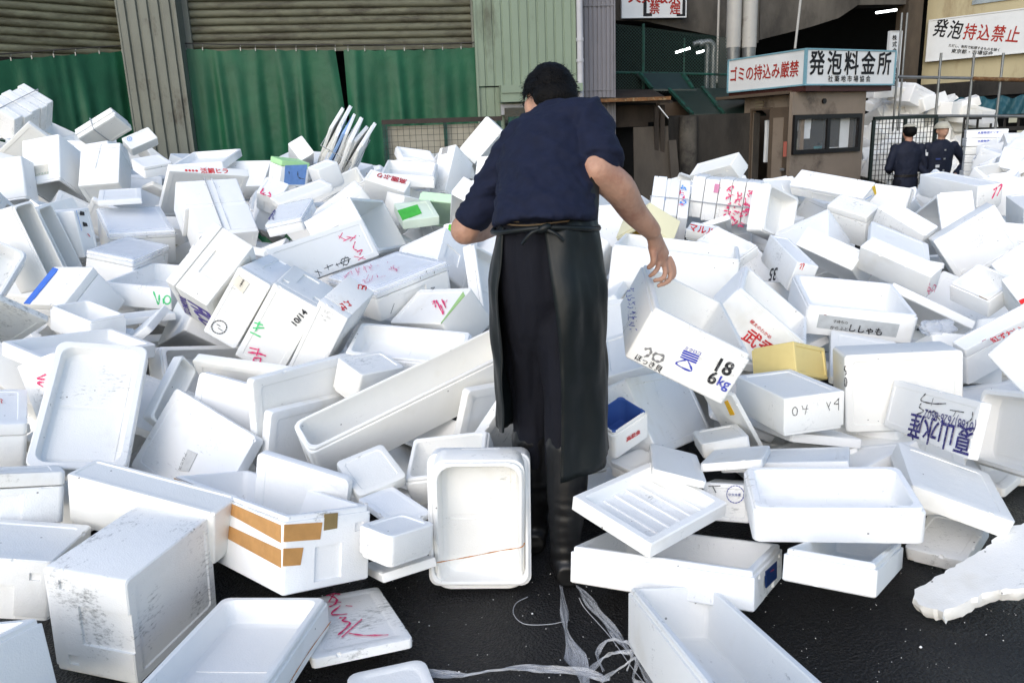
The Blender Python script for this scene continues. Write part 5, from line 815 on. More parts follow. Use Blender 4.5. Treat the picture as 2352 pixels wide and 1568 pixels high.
('ink','T17',(0,0,1),(0.75,0.03,0.16),0.01,[[(-0.038,-0.089,0.081),(-0.011,-0.089,0.081),(-0.034,-0.089,0.081),(-0.011,-0.089,0.081)],[(-0.046,-0.055,0.081),(-0.048,-0.089,0.081),(-0.016,-0.089,0.081)],[(-0.023,-0.071,0.081),(-0.05,-0.088,0.081),(-0.052,-0.034,0.081),(-0.051,-0.059,0.081)],[(0.005,-0.083,0.081),(0.012,-0.089,0.081),(-0.002,-0.089,0.081)],[(0.01,-0.089,0.081),(0.023,-0.089,0.081),(-0.006,-0.047,0.081)],[(0.003,-0.06,0.081),(-0.009,-0.062,0.081)]]),
('ink','L1',(0,0,1),(0.62,0.015,0.02),0.004,[[(0.036,0.036,0.088),(0.038,0.04,0.088),(0.04,0.019,0.088)],[(0.039,0.042,0.088),(0.04,0.055,0.088),(0.03,0.068,0.088),(0.03,0.068,0.088)],[(0.033,0.05,0.088),(0.029,0.067,0.088),(0.03,0.057,0.088)]]),
('ink','F6b',(0,0,1),(0.5,0.2,0.05),0.004,[[(0.126,0.111,0.046),(0.027,0.092,0.046),(-0.062,0.073,0.046),(-0.121,0.063,0.046),(-0.132,0.048,0.046)]]),
('patch','T1',(0,-1,0),(0.16,0.3,0.62),'blue_side',[(-0.087,-0.087,0.056),(0.097,-0.087,0.08),(0.097,-0.087,-0.075),(-0.079,-0.087,-0.089)]),
('ink','T1',(0,-1,0),(0.015,0.015,0.018),0.008,[[(0.006,-0.087,0),(-0.038,-0.087,0.016),(-0.036,-0.087,-0.038)],[(0,-0.087,-0.006),(-0.03,-0.087,-0.033)],[(-0.042,-0.087,0.003),(-0.048,-0.087,0.007),(-0.05,-0.087,0.013),(-0.044,-0.087,-0.01)],[(0.086,-0.087,-0.032),(0.036,-0.087,-0.024),(0.023,-0.087,0.022)],[(0.052,-0.087,-0.035),(0.059,-0.087,-0.034)]]),
]
# ------------------------------------------------------------------ market buildings behind the heap
class Wall:
    """vertical plane through two plan points; pixel -> (u,z) on it"""
    def __init__(s,A,B):
        s.A=Vector((A[0],A[1],0)); s.d=(Vector((B[0],B[1],0))-s.A).normalized(); s.n=Vector((s.d.y,-s.d.x,0))
    @classmethod
    def px(c,xa,Ya,xb,Yb,row=250): a,b=at(xa,row,Ya),at(xb,row,Yb); return c(a,b)
    def uz(s,x,y):
        r=ray(x,y); k=(s.A-EYE).dot(s.n)/r.dot(s.n); P=EYE+r*k
        return ((P-s.A).dot(s.d),P.z)
    def P(s,u,z,d=0): return s.A+s.d*u+s.n*d+Vector((0,0,z))
    def box(s,mb,u0,u1,z0,z1,d0,d1): return mb.box((u0,d0,z0),(u1,d1,z1),s.d,s.n,Vector((0,0,1)),s.A)
    def pbox(s,mb,x0,y0,x1,y1,d0,d1):
        ym=(y0+y1)/2; xm=(x0+x1)/2
        u0=s.uz(x0,ym)[0]; u1=s.uz(x1,ym)[0]; za=s.uz(xm,y0)[1]; zb=s.uz(xm,y1)[1]
        return s.box(mb,min(u0,u1),max(u0,u1),min(za,zb),max(za,zb),d0,d1)
    def poly(s,mb,pts,d0,d1,px=True):
        q=[s.uz(*p) for p in pts] if px else pts
        n=len(q); vs=[s.P(u,z,d1) for u,z in q]+[s.P(u,z,d0) for u,z in q]
        fs=[tuple(range(n)),tuple(reversed(range(n,2*n)))]+[(i,(i+1)%n,n+(i+1)%n,n+i) for i in range(n)]
        return mb.add(vs,fs)
G0=-.24
shut=mat('shutter_metal',(.2,.2,.13),.55,.0,.3,2.2,.2,120,(.07,.06,.035),.55,1.3,stretch=(1,1,3))
shut2=mat('shutter_metal_dull',(.155,.155,.105),.6,.0,.3,2.5,.2,120,(.06,.05,.035),.5,1.6,stretch=(1,1,3))
pilm=mat('pillar_metal',(.195,.205,.17),.5,.0,.16,3.,.2,90,(.06,.045,.03),.12,2.4,stretch=(1,1,.6))
grnm=mat('pale_green_cladding',(.27,.34,.25),.5,.0,.12,1.5,.1,90,(.12,.13,.09),.15,1.2,stretch=(1,1,.4))
gry=mat('grey_cladding',(.24,.235,.26),.5,.0,.12,1.5,.1,90,(.10,.095,.10),.3,1.4,stretch=(1,1,.5))
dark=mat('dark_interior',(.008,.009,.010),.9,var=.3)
conc=mat('weathered_concrete',(.105,.095,.08),.85,var=.3,scale=2.5,bump=.4,bscale=22,stain=(.04,.036,.032),stain_amt=.5,stain_scale=1.1,stretch=(1,1,.45))
concd=mat('blackened_concrete',(.045,.04,.034),.85,var=.4,scale=3.,bump=.4,bscale=22,stain=(.012,.011,.010),stain_amt=.6,stain_scale=1.3,stretch=(1,1,.4))
white=mat('white_sign_paint',(.82,.84,.84),.45,var=.05,scale=3,bump=.03)
redp=flat('red_sign_paint',(.42,.03,.02)); blkp=flat('black_sign_paint',(.012,.012,.014))
chrome=mat('dull_galvanised',(.26,.27,.27),.42,.6,.2,8)
greenp=mat('green_paint',(.015,.085,.06),.5,var=.3,scale=12,stain=(.02,.02,.018),stain_amt=.5,stain_scale=9)
def corrugated(wall,u0,u1,z0,z1,pitch,depth,d,flat_=.62,ends=True):
    """trapezoid-ribbed sheet"""
    vs=[];fs=[]; u=u0; prof=[]
    while u<u1-1e-6:
        for f,h in ((0,0),(flat_,0),(flat_+.08,depth),(.92,depth)):
            uu=u+f*pitch
            if uu<=u1: prof.append((uu,h))
        u+=pitch
    prof.append((u1,0))
    for uu,h in prof: vs+= [wall.P(uu,z0,d-h),wall.P(uu,z1,d-h)]
    for i in range(len(prof)-1): fs.append((2*i,2*i+2,2*i+3,2*i+1))
    mb=MB(); mb.add(vs,fs); return mb
WL=Wall.px(-300,8.7,318,10.55); WP=Wall.px(306,10.42,432,10.47); WM=Wall.px(420,10.6,1105,11.15); WG=Wall.px(1098,11.0,1326,11.2); WC=Wall.px(1331,11.6,1412,11.65)
def shutter(wall,x0,x1,ytop,label,m):
    u0=wall.uz(x0,60)[0]; u1=wall.uz(x1,60)[0]; zb=wall.uz((x0+x1)/2,ytop)[1]; pitch=.0945
    root=empty('roller_shutter',wall.P((u0+u1)/2,zb,0),label,'shutter','roller shutters of the market hall'); inv=root.matrix_world.copy(); O=Vector(root.location)
    prof=[(0,-.03),(.006,-.012),(.016,.0),(.03,.007),(.048,.009),(.064,.006),(.076,-.002),(.082,-.014),(.086,-.034),(.0945,-.036)]
    mb=MB(); vs=[]
    for z,d in prof: vs+=[wall.P(u0,zb+z,d)-O,wall.P(u1,zb+z,d)-O]
    me=mesh_of('slat',vs,[(2*i,2*i+1,2*i+3,2*i+2) for i in range(len(prof)-1)],50); me.materials.append(m)
    n=int((4.3-zb)/pitch)
    for k in range(n):
        o=link('slat',me,root); o.location=(0,0,k*pitch)
    bt=MB(); wall.box(bt,u0,u1,zb-.055,zb-.004,-.02,.03); bt.v=[v-O for v in bt.v]; link('bottom_rail',bt.mesh('bottom_rail'),root,m)
    for uu in (u0,u1):
        gd=MB(); s_=-1 if uu==u0 else 1
        wall.box(gd,min(uu,uu+s_*.07),max(uu,uu+s_*.07),G0,4.4,-.03,.045); gd.v=[v-O for v in gd.v]; link('guide_rail',gd.mesh('guide_rail'),root,pilm)
    return root
shutter(WL,-300,300,119,'closed grey-green roller shutter left of the corrugated pillar',shut)
shutter(WM,438,1082,108,'wide grey-green roller shutter right of the corrugated pillar',shut2)
# corrugated pillar
mb=corrugated(WP,WP.uz(306,200)[0],WP.uz(432,200)[0],G0,4.4,.132,.03,.14)
uA,uB=WP.uz(306,200)[0],WP.uz(432,200)[0]
WP.box(mb,uA-.02,uA,G0,4.4,-.3,.15); WP.box(mb,uB,uB+.02,G0,4.4,-.3,.15)
tag(mb.obj('corrugated_pillar',pilm),'grey-green corrugated metal pillar with rusty foot between the shutters','pillar')
# pale green cladding, white corner pipe, grey cladding
ga,gb=WG.uz(1098,150)[0],WG.uz(1324,150)[0]
mb=corrugated(WG,ga,gb,WG.uz(1200,196)[1],4.4,.118,.016,0,.72); WG.box(mb,ga-.03,ga,G0,4.4,-.4,.01)
wl=tag(mb.obj('corrugated_wall',grnm),'pale green ribbed metal wall behind the man head','wall')
mb=corrugated(WG,ga,gb,G0,WG.uz(1200,197)[1]-.01,.118,.012,-.03,.72); mb.obj('lower_cladding',grnm,wl)
mb=MB(); WG.pbox(mb,1146,196,1330,214,0,.22); WG.pbox(mb,1146,214,1210,236,0.02,.2); mb.obj('vent_hood',grnm,wl)
mb=MB(); WG.pbox(mb,1150,238,1330,262,-.02,.05); mb.obj('window_frame',mat('grey_aluminium',(.4,.4,.42),.4,.3),wl)
mb=MB(); WG.pbox(mb,1158,246,1330,300,.05,.06); mb.obj('window_pane',mat('dark_glass',(.01,.012,.015),.08,spec=.5),wl)
mb=MB(); mb.tube([WG.P(gb+.045,G0,.03),WG.P(gb+.045,4.4,.03)],.042,12)
for yy in (92,140): 
    z=WG.uz(1326,yy)[1]; mb.tube([WG.P(gb+.045,z-.02,.03),WG.P(gb+.045,z+.02,.03)],.052,12)
tag(mb.obj('downpipe',mat('white_plastic',(.55,.55,.58),.4,var=.1)),'pale downpipe at the corner of the green ribbed wall','pipe')
ca,cb=WC.uz(1333,100)[0],WC.uz(1410,100)[0]
mb=corrugated(WC,ca,cb,G0,4.6,.062,.016,0,.55); WC.box(mb,cb,cb+.02,G0,4.6,-1.5,.01)
for yy in (13,207): 
    z=WC.uz(1370,yy)[1]; WC.box(mb,ca,cb,z-.008,z+.008,-.004,.012)
tag(mb.obj('corrugated_column',gry),'grey finely ribbed metal column right of the green wall','column')
# dark hall behind curtains
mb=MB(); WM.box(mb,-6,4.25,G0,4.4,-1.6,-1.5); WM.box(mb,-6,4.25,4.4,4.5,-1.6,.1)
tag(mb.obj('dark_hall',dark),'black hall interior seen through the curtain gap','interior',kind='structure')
# curtains
curt,t,b=nodes('green_tarpaulin'); L=t.links
tc=mk(t,'ShaderNodeTexCoord'); n1=mk(t,'ShaderNodeTexNoise',Scale=2.2,Detail=5.); L.new(tc.outputs['Object'],n1.inputs['Vector'])
cr=mk(t,'ShaderNodeValToRGB'); cr.color_ramp.elements[0].color=(.005,.054,.024,1); cr.color_ramp.elements[1].color=(.010,.096,.043,1); cr.color_ramp.elements[0].position=.3; cr.color_ramp.elements[1].position=.75
L.new(n1.outputs[0],cr.inputs[0]); L.new(cr.outputs[0],b.inputs['Base Color']); b.inputs['Roughness'].default_value=.5; b.inputs['Specular IOR Level'].default_value=.3
n2=mk(t,'ShaderNodeTexNoise',Scale=5.,Detail=6.); L.new(tc.outputs['Object'],n2.inputs['Vector']); bp=mk(t,'ShaderNodeBump',Strength=.25,Distance=.05); L.new(n2.outputs[0],bp.inputs['Height']); L.new(bp.outputs[0],b.inputs['Normal'])
steel=mat('bright_steel',(.6,.6,.6),.35,.7,.1)
def curtain(wall,tops,hooks,label,seed,gaplean=0.):
    """hanging tarpaulin: tops = [(px,py)] along the rope"""
    rng=random.Random(seed); T=[wall.uz(*p) for p in tops]; us=[a for a,_ in T]; u0,u1=min(us),max(us)
    NX=int((u1-u0)/.022); NZ=26; vs=[];fs=[]
    hk=[wall.uz(*p)[0] for p in hooks]
    folds=[(rng.uniform(u0,u1),rng.uniform(.05,.13),rng.uniform(.02,.06),rng.uniform(-.06,.06)) for _ in range(int((u1-u0)*5))]
    def ztop(u):
        for (a,za),(b2,zb) in zip(T,T[1:]):
            if a<=u<=b2: return za+(zb-za)*(u-a)/(b2-a)
        return T[-1][1]
    for j in range(NZ+1):
        f=j/NZ
        for i in range(NX+1):
            u=u0+(u1-u0)*i/NX; zt=ztop(u)
            near=min(abs(u-h) for h in hk); sag=.022*min(1,near/.18)**1.5
            z=(zt-sag)*(1-f)+G0*f
            d=.10
            for fu,fw,fa,sk in folds:
                x=(u-fu-sk*f)/(fw*(.75+.6*f)); d+=fa*math.exp(-x*x)*(0.35+.9*min(1,f*2.2))
            d+=.03*math.sin(u*11+seed)*min(1,f*3)+.012*math.sin(u*31+2*seed)*min(1,f*4)
            uu=u+(gaplean*f if i>NX-8 and gaplean else 0)
            vs.append(wall.P(uu,z,d))
    for j in range(NZ):
        for i in range(NX):
            a=j*(NX+1)+i; fs.append((a,a+1,a+NX+2,a+NX+1))
    o=empty('curtain',wall.P((u0+u1)/2,G0,.1),label,'curtain','green tarpaulin curtains'); O=Vector(o.location)
    link('tarpaulin',mesh_of('tarpaulin',[v-O for v in vs],fs,80),o,curt)
    rp=MB(); rp.tube([wall.P(u,ztop(u)+.06,.11)-O for u in [u0+(u1-u0)*k/12 for k in range(13)]],.008,6); link('rope',rp.mesh('rope',60),o,mat('dark_rope',(.06,.055,.05),.8))
    me=None
    for h in hk:
        zz=ztop(h)
        if me is None:
            q=MB(); q.box((-.006,-.004,-.02),(.006,.004,.02)); q.tube([(.0,.004,.03),(0,.02,.045),(0,.02,.06)],.004,6); me=q.mesh('hook'); me.materials.append(chrome)
        k=link('hook',me,o); k.location=wall.P(h,zz,.125)-O
    return o
curtain(WL,[(-300,150),(0,140),(110,131),(215,123),(318,117)],[(-60,142),(18,132),(66,130),(116,126),(166,124),(220,119),(272,114)],'green tarpaulin curtain left of the corrugated pillar',3)
curtain(WM,[(425,114),(520,116),(640,117),(771,117)],[(432,109),(470,110),(556,113),(590,113),(636,112),(682,112),(728,112),(771,112)],'green tarpaulin curtain between pillar and black gap',5,.22)
curtain(WM,[(790,117),(900,117),(1000,115),(1107,110)],[(800,112),(838,112),(884,112),(928,112),(972,112),(1015,111),(1057,110),(1094,109)],'green tarpaulin curtain right of the black gap',8)
# ------------------------------------------------------------------ notice board gate
WN=Wall.px(878,9.2,1156,9.45)
nb=empty('mesh_gate',WN.P(.6,G0,0),'green framed wire mesh gate with cream board in front of the curtain','gate'); O=Vector(nb.location)
def part(root,name,mb,m,smooth=None):
    O=Vector(root.location); mb.v=[v-O for v in mb.v]; return link(name,mb.mesh(name,smooth),root,m)
ua,ub=WN.uz(878,300)[0],WN.uz(1154,300)[0]; zt=WN.uz(1000,272)[1]; 
mb=MB(); WN.box(mb,ua,ub,zt-.05,zt,-.03,.03); part(nb,'top_rail',mb,mat('brown_painted_steel',(.05,.035,.028),.6))
for xx,wd in ((884,.05),(1023,.035),(1146,.045)):
    u=WN.uz(xx,300)[0]; mb=MB(); WN.box(mb,u-wd/2,u+wd/2,G0,zt-.05,-.025,.025); part(nb,'post',mb,greenp)
mb=MB(); u=ua+.03
while u<ub: WN.box(mb,u-.002,u+.002,G0,zt-.05,.026,.031); u+=.068
z=zt-.11
while z>0.4: WN.box(mb,ua,ub,z-.002,z+.002,.0315,.036); z-=.068
part(nb,'wire_mesh',mb,mat('dark_wire',(.03,.035,.03),.5))
mb=MB(); WN.box(mb,ua+.06,ub-.03,.5,zt-.07,-.08,-.055); part(nb,'board',mb,mat('cream_board',(.52,.48,.38),.7,var=.12,stain=(.25,.22,.16),stain_amt=.3))
mb=MB(); WN.pbox(mb,1095,296,1140,310,-.054,-.05); part(nb,'paper',mb,white)
mb=MB(); WN.pbox(mb,980,352,1015,375,-.054,-.05); part(nb,'paper',mb,white)
WD=Wall.px(1160,10.2,1215,10.25)
dg=empty('steel_door',WD.P(.2,G0,0),'dark door in a green frame behind the man shoulder','door')
mb=MB(); u0,u1=WD.uz(1180,300)[0],WD.uz(1300,300)[0]; zt2=WD.uz(1200,268)[1]; WD.box(mb,u0,u1,G0,zt2-.06,-.05,-.02); part(dg,'door_leaf',mb,dark)
mb=MB(); WD.box(mb,u0,u1,zt2-.06,zt2,-.04,.04); WD.box(mb,u0-.06,u0,G0,zt2,-.04,.04); part(dg,'door_frame',mb,greenp)
# ------------------------------------------------------------------ concrete hall (centre right)
WB=Wall.px(1405,14.2,2120,15.2)
hall=empty('concrete_hall',WB.P(3,G0,0),'weathered concrete market hall with sloping soffit and dark opening','building')
mb=MB(); zt=6.
def up(x): return WB.uz(x,0)[0]
low=[(1405,47),(1486,50),(1560,66),(1640,82),(1742,99)]
WB.poly(mb,[(WB.uz(*p)) for p in low]+[(up(1742),zt),(up(1405),zt)],-.4,0,px=False); part(hall,'beam',mb,conc)
mb=MB(); low=[(1744,92),(1800,78),(1860,63),(1926,42),(1968,14),(1975,6)]
WB.poly(mb,[WB.uz(*p) for p in low]+[(up(1975),zt),(up(1744),zt)],-.4,.004,px=False); part(hall,'beam',mb,conc)
mb=MB(); WB.box(mb,up(1975),up(2118),WB.uz(2040,10)[1],zt,-.45,-.05); part(hall,'fascia',mb,conc)
mb=MB(); WB.box(mb,WB.uz(1652,150)[0],WB.uz(1700,150)[0],G0,WB.uz(1670,85)[1],-.35,-.01); part(hall,'pillar',mb,conc)
mb=MB(); WB.box(mb,WB.uz(2078,100)[0],WB.uz(2112,100)[0],G0,zt,-.3,.02); part(hall,'pillar',mb,mat('brown_concrete',(.085,.065,.045),.8,var=.3,scale=4,stretch=(1,1,.4)))
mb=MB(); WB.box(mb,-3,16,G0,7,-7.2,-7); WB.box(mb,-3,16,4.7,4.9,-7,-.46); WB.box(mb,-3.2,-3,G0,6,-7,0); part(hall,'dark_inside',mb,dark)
tube_m=mat('tube_and_skylight_glow',(.9,.9,.9),.4,emit=(.95,1,1),es=6)
for i,(a,b2,Y) in enumerate((((1552,121),(1585,111),17.),((1600,122),(1617,117),17.5),((2012,30),(2066,22),18.))):  # two fluorescent tubes; the third is a skylight built as a glowing tube
    mb=MB(); mb.tube([at(*a,Y),at(*b2,Y)],.022,8); tag(mb.obj('hall_light',tube_m,smooth=60),['longer lit fluorescent tube inside the dark opening left of the kiosk','shorter lit fluorescent tube inside the dark opening beside the bent pipes','skylight in the dark hall above the kiosk, shaped as a glowing tube'][i],'lamp','lamps in the hall')
# no smoking sign
def sign(wall,x0,y0,x1,y1,d,label,frame,fm,thick=.05):
    u0,u1=wall.uz(x0,(y0+y1)/2)[0],wall.uz(x1,(y0+y1)/2)[0]; z0,z1=wall.uz((x0+x1)/2,y1)[1],wall.uz((x0+x1)/2,y0)[1]
    root=empty('sign',wall.P((u0+u1)/2,z0,d),label,'sign')
    mb=MB(); wall.box(mb,u0,u1,z0,z1,d-thick,d); part(root,'panel',mb,white)
    mb=MB(); f=frame
    wall.box(mb,u0-f,u1+f,z0-f,z0,d-thick,d+.012); wall.box(mb,u0-f,u1+f,z1,z1+f,d-thick,d+.012); wall.box(mb,u0-f,u0,z0,z1,d-thick,d+.012); wall.box(mb,u1,u1+f,z0,z1,d-thick,d+.012)
    part(root,'frame',mb,fm)
    def letters(body,xa,ya,xb,yb,m,bold=.02,ysq=1.,space=1.):
        a=wall.uz(xa,ya); b2=wall.uz(xb,yb); O=Vector(root.location)
        text_on(root,body,wall.P(a[0],a[1],d)-O,wall.P(b2[0],b2[1],d)-O,wall.n,m,bold,.004,ysq=ysq,space=space)
    return root,letters
blu=mat('pale_blue_frame',(.22,.42,.5),.4,var=.12)
s1,lt=sign(WB,1425,-40,1567,42,.14,'white no smoking sign with red characters above the dark opening',.02,white)
lt('火気厳禁',1437,7,1556,9,redp,.02); lt('禁',1485,33,1508,33,redp,.02); lt('煙',1510+22,34,1533+22,34,redp,.02); lt('［',1472,33,1490,33,blkp); lt('］',1548,35,1566,35,blkp)
# ducts and pipes
duct=mat('white_duct',(.5,.49,.46),.45,var=.1,scale=3,stain=(.25,.23,.2),stain_amt=.2)
for i,x in enumerate((1690,1727)):
    r=empty('duct',at(x,140,13.6),['left of two fat white vertical ducts behind the kiosk','right of two fat white vertical ducts behind the kiosk'][i],'duct','white ducts'); a=at(x-1,-60,13.6); b2=at(x,110,13.6); c=at(x+1,150,13.6); b2.x=c.x=a.x; b2.y=c.y=a.y
    mb=MB(); mb.tube([a,b2],.118,18); part(r,'pipe',mb,duct,60)
    mb=MB(); mb.tube([b2,c],[.112,.1],18); part(r,'lower_sleeve',mb,chrome,60)
mb=MB(); a,b2=at(1652,-30,13.9),at(1664,190,13.9); b2.x=a.x; b2.y=a.y; mb.tube([a,b2],.02,8); tag(mb.obj('conduit',duct),'thin pale conduit left of the fat white ducts','pipe')
for i,(x,r_) in enumerate(((1624,.045),(1638,.055))):
    p=[at(x-32,103,13.9)]; q=at(x-10,97,13.9); s_=at(x+1,108,13.9); e=at(x+2,215,13.9); e.x=s_.x; e.y=s_.y
    mb=MB(); mb.tube(smoothpts([p[0],q,s_,(s_*3+e)/4,e],5),r_,10); tag(mb.obj('bent_pipe',chrome,smooth=60),['left galvanised pipe with a bent top beside the ducts','right galvanised pipe with a bent top beside the ducts'][i],'pipe','bent pipes')
# green mesh fences
mesh_m,t,b=nodes('green_chain_link'); L=t.links
tc=mk(t,'ShaderNodeTexCoord'); mp=mk(t,'ShaderNodeMapping'); mp.inputs['Rotation'].default_value=(0,R_(45),0); L.new(tc.outputs['Object'],mp.inputs[0])
ck=mk(t,'ShaderNodeTexBrick',offset=0.); ck.inputs['Scale'].default_value=14.; ck.inputs['Mortar Size'].default_value=.035; ck.inputs['Brick Width'].default_value=.5; ck.inputs['Row Height'].default_value=.5
sp=mk(t,'ShaderNodeSeparateXYZ'); cb_=mk(t,'ShaderNodeCombineXYZ'); L.new(mp.outputs[0],sp.inputs[0]); L.new(sp.outputs[0],cb_.inputs[0]); L.new(sp.outputs[2],cb_.inputs[1]); L.new(cb_.outputs[0],ck.inputs['Vector'])
L.new(ck.outputs['Fac'],b.inputs['Alpha']); b.inputs['Base Color'].default_value=(.012,.045,.035,1); b.inputs['Roughness'].default_value=.6
WF=Wall.px(1412,13.4,1700,13.6)
fr=empty('chain_link_fence',WF.P(.8,0,0),'green chain link fence across the dark opening','fence')
mb=MB(); WF.poly(mb,[(1414,55),(1700,90),(1700,215),(1414,215)],-.002,0); part(fr,'mesh',mb,mesh_m)
for x,a,b2 in ((1478,55,205),(1572,88,205)): mb=MB(); mb.tube([WF.P(*WF.uz(x,a)),WF.P(WF.uz(x,a)[0],WF.uz(x,b2)[1])],.025 if x<1500 else .012,8); part(fr,'post',mb,greenp)
mb=MB(); mb.tube([WF.P(*WF.uz(1412,167)),WF.P(*WF.uz(1700,172))],.02,8); part(fr,'rail',mb,greenp)
# sloping wire-glass lean-to
gl=mat('dusty_green_glass',(.018,.034,.029),.35,var=.2,scale=5,spec=.4)
lr=empty('lean_to_roof',at(1600,262,12.6),'sloping dusty green lean-to roof left of the kiosk','roof')
def quad3(mb,P): mb.add(P+[p+Vector((0,.0,-.03)) for p in P],[(0,1,2,3),(7,6,5,4),(0,4,5,1),(1,5,6,2),(2,6,7,3),(3,7,4,0)]); return mb
part(lr,'pane',quad3(MB(),[at(1590,262,12.2),at(1535,203,13.2),at(1612,203,13.2),at(1662,262,12.2)]),gl)
part(lr,'pane',quad3(MB(),[at(1662,262,12.2),at(1615,203,13.2),at(1690,203,13.2),at(1760,262,12.2)]),gl)
part(lr,'pane',quad3(MB(),[at(1500,205,13.1),at(1462,168,13.38),at(1560,168,13.38),at(1600,205,13.1)]),gl)
for a,b2 in (((1590,262,12.18),(1533,201,13.2)),((1662,262,12.18),(1613,201,13.2)),((1592,203,13.1),(1568,170,13.35)),((1497,203,13.1),(1470,168,13.35))):
    mb=MB(); mb.bar(at(*a),at(*b2),.05,.04); part(lr,'glazing_bar',mb,greenp)
# rusty awning
rust=mat('flaking_rust',(.17,.08,.03),.8,var=.5,scale=14,stain=(.4,.32,.18),stain_amt=.35,stain_scale=18)
brn=mat('dark_brown_wood',(.03,.022,.016),.8,var=.4,scale=5,stretch=(1,1,.3))
aw=empty('rusty_awning',at(1460,300,11.8),'low dark shed with a flaking rusty roof edge right of the man','shed')
mb=MB(); quad3(mb,[at(1310,228,11.4),at(1330,206,12.6),at(1500,206,12.6),at(1545,232,11.4)]); part(aw,'roof',mb,brn)
WA=Wall.px(1310,11.38,1545,11.38)
mb=MB(); WA.pbox(mb,1312,226,1540,234,-.02,.03); part(aw,'rusty_edge',mb,rust)
mb=MB(); WA.pbox(mb,1350,240,1520,282,-.5,-.46); WA.pbox(mb,1320,280,1500,292,-.45,-.40); part(aw,'back_panel',mb,brn)
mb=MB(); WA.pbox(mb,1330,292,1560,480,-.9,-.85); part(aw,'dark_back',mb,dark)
for x in (1514,1528): mb=MB(); mb.bar(WA.P(WA.uz(x,240)[0],WA.uz(x,240)[1],-.2),WA.P(WA.uz(x,240)[0],G0,-.2),.06); part(aw,'post',mb,brn)
mb=MB(); mb.bar(at(1512,244,11.3),at(1535,272,11.3),.05,.01); part(aw,'white_brace',mb,white)
# low wall and leaning boards
WW=Wall.px(1530,11.9,1700,12.0)
mb=MB(); WW.box(mb,WW.uz(1535,300)[0],WW.uz(1700,300)[0]+.3,G0,WW.uz(1600,264)[1],-.25,0); tag(mb.obj('low_wall',concd),'blackened concrete wall left of the kiosk','wall')
pile_=mat('old_pale_concrete',(.10,.09,.075),.85,var=.35,scale=5,bump=.5,bscale=16,stain=(.03,.027,.024),stain_amt=.6,stain_scale=3)
mb=MB(); mb.tube([WW.P(WW.uz(1578,300)[0],G0,.06),WW.P(WW.uz(1578,300)[0],WW.uz(1578,268)[1],.06)],[.16,.13],14); tag(mb.obj('concrete_post',pile_,smooth=60),'rough concrete post against the blackened wall','post')
ply=mat('grimy_plywood',(.07,.058,.045),.8,var=.3,scale=4,stretch=(1,1,.3))
for i,(x0,x1,yt,Y) in enumerate(((1455,1534,291,11.6),(1536,1553,322,11.5))):
    Wq=Wall.px(x0,Y,x1,Y+.03); mb=MB(); ua,ub=Wq.uz(x0,330)[0],Wq.uz(x1,330)[0]; zt=Wq.uz((x0+x1)/2,yt)[1]
    mb.add([Wq.P(ua-.05,G0,.35),Wq.P(ub,G0,.35),Wq.P(ub,zt,0),Wq.P(ua,zt,0),Wq.P(ua-.05,G0,.32),Wq.P(ub,G0,.32),Wq.P(ub,zt,-.03),Wq.P(ua,zt,-.03)],[(0,1,2,3),(7,6,5,4),(0,4,5,1),(1,5,6,2),(2,6,7,3),(3,7,4,0)])
    tag(mb.obj('leaning_board',ply),['wide grimy board leaning left of the blackened wall','narrow grimy plank leaning beside the wide board'][i],'board')
# ------------------------------------------------------------------ kiosk
KC=at(1846,230,11.0); a1,a2=R_(27.5),R_(180-62.5)
WR=Wall((KC.x,KC.y),(KC.x+math.cos(a1),KC.y+math.sin(a1)))                       # front wall, u grows to the right
WLk=Wall((KC.x+math.cos(a2)*3,KC.y+math.sin(a2)*3),(KC.x,KC.y))                  # left wall, u grows towards the corner (u=3)
kio=empty('kiosk',Vector((KC.x+.4,KC.y+.8,G0)),'brown payment kiosk with white character signs round its roof','kiosk')
kb=mat('kiosk_brown',(.27,.215,.165),.55,var=.12,scale=2.,bump=.06,stain=(.07,.052,.04),stain_amt=.25,stain_scale=1.3)
kd=mat('kiosk_door',(.12,.088,.062),.5,var=.1); mar=mat('maroon_band',(.065,.022,.018),.5,var=.15); dfr=mat('window_frame_dark',(.012,.010,.010),.4,var=.1)
zs0=WR.uz(1950,193)[1]; zs1=WR.uz(1950,117)[1]; zb0=WR.uz(1950,209)[1]; inset=.14
uR=WR.uz(2003,300)[0]; uRs=WR.uz(2056,150)[0]; uL=WLk.uz(1692,300)[0]; uLs=WLk.uz(1672,170)[0]
mb=MB()
zw0=WR.uz(1900,352)[1]; zw1=WR.uz(1900,262)[1]; uw0=WR.uz(1830,300)[0]+.0; uw0=max(uw0,.05); uw1=WR.uz(1985,300)[0]
uw0=WR.uz(1829,305)[0]+.07; uw1+=.07
b0=.10
for (u0,u1,z0,z1) in ((0-.05,uw0,G0,zb0),(uw1,uR,G0,zb0),(uw0,uw1,G0,zw0),(uw0,uw1,zw1,zb0)):
    if u1>u0: WR.box(mb,u0,u1,z0,z1,-.2,-inset)
ud0,ud1=WLk.uz(1711,320)[0],WLk.uz(1752,320)[0]; zd1=WLk.uz(1730,254)[1]
for (u0,u1,z0,z1) in ((uL,ud0,G0,zb0),(ud1,3.0-.145,G0,zb0),(ud0,ud1,zd1,zb0)): WLk.box(mb,u0,u1,z0,z1,-.2,-inset)
part(kio,'wall',mb,kb)
mb=MB(); WR.box(mb,-.1,uR,zb0-.02,zb0+.02,-1.6,-.21); part(kio,'ceiling',mb,kd)
mb=MB(); WR.box(mb,-.6,uR+.02,G0,zb0,-2.4,-2.3); WR.box(mb,uR-.05,uR,G0,zb0,-2.3,-.21); part(kio,'back_wall',mb,kd)
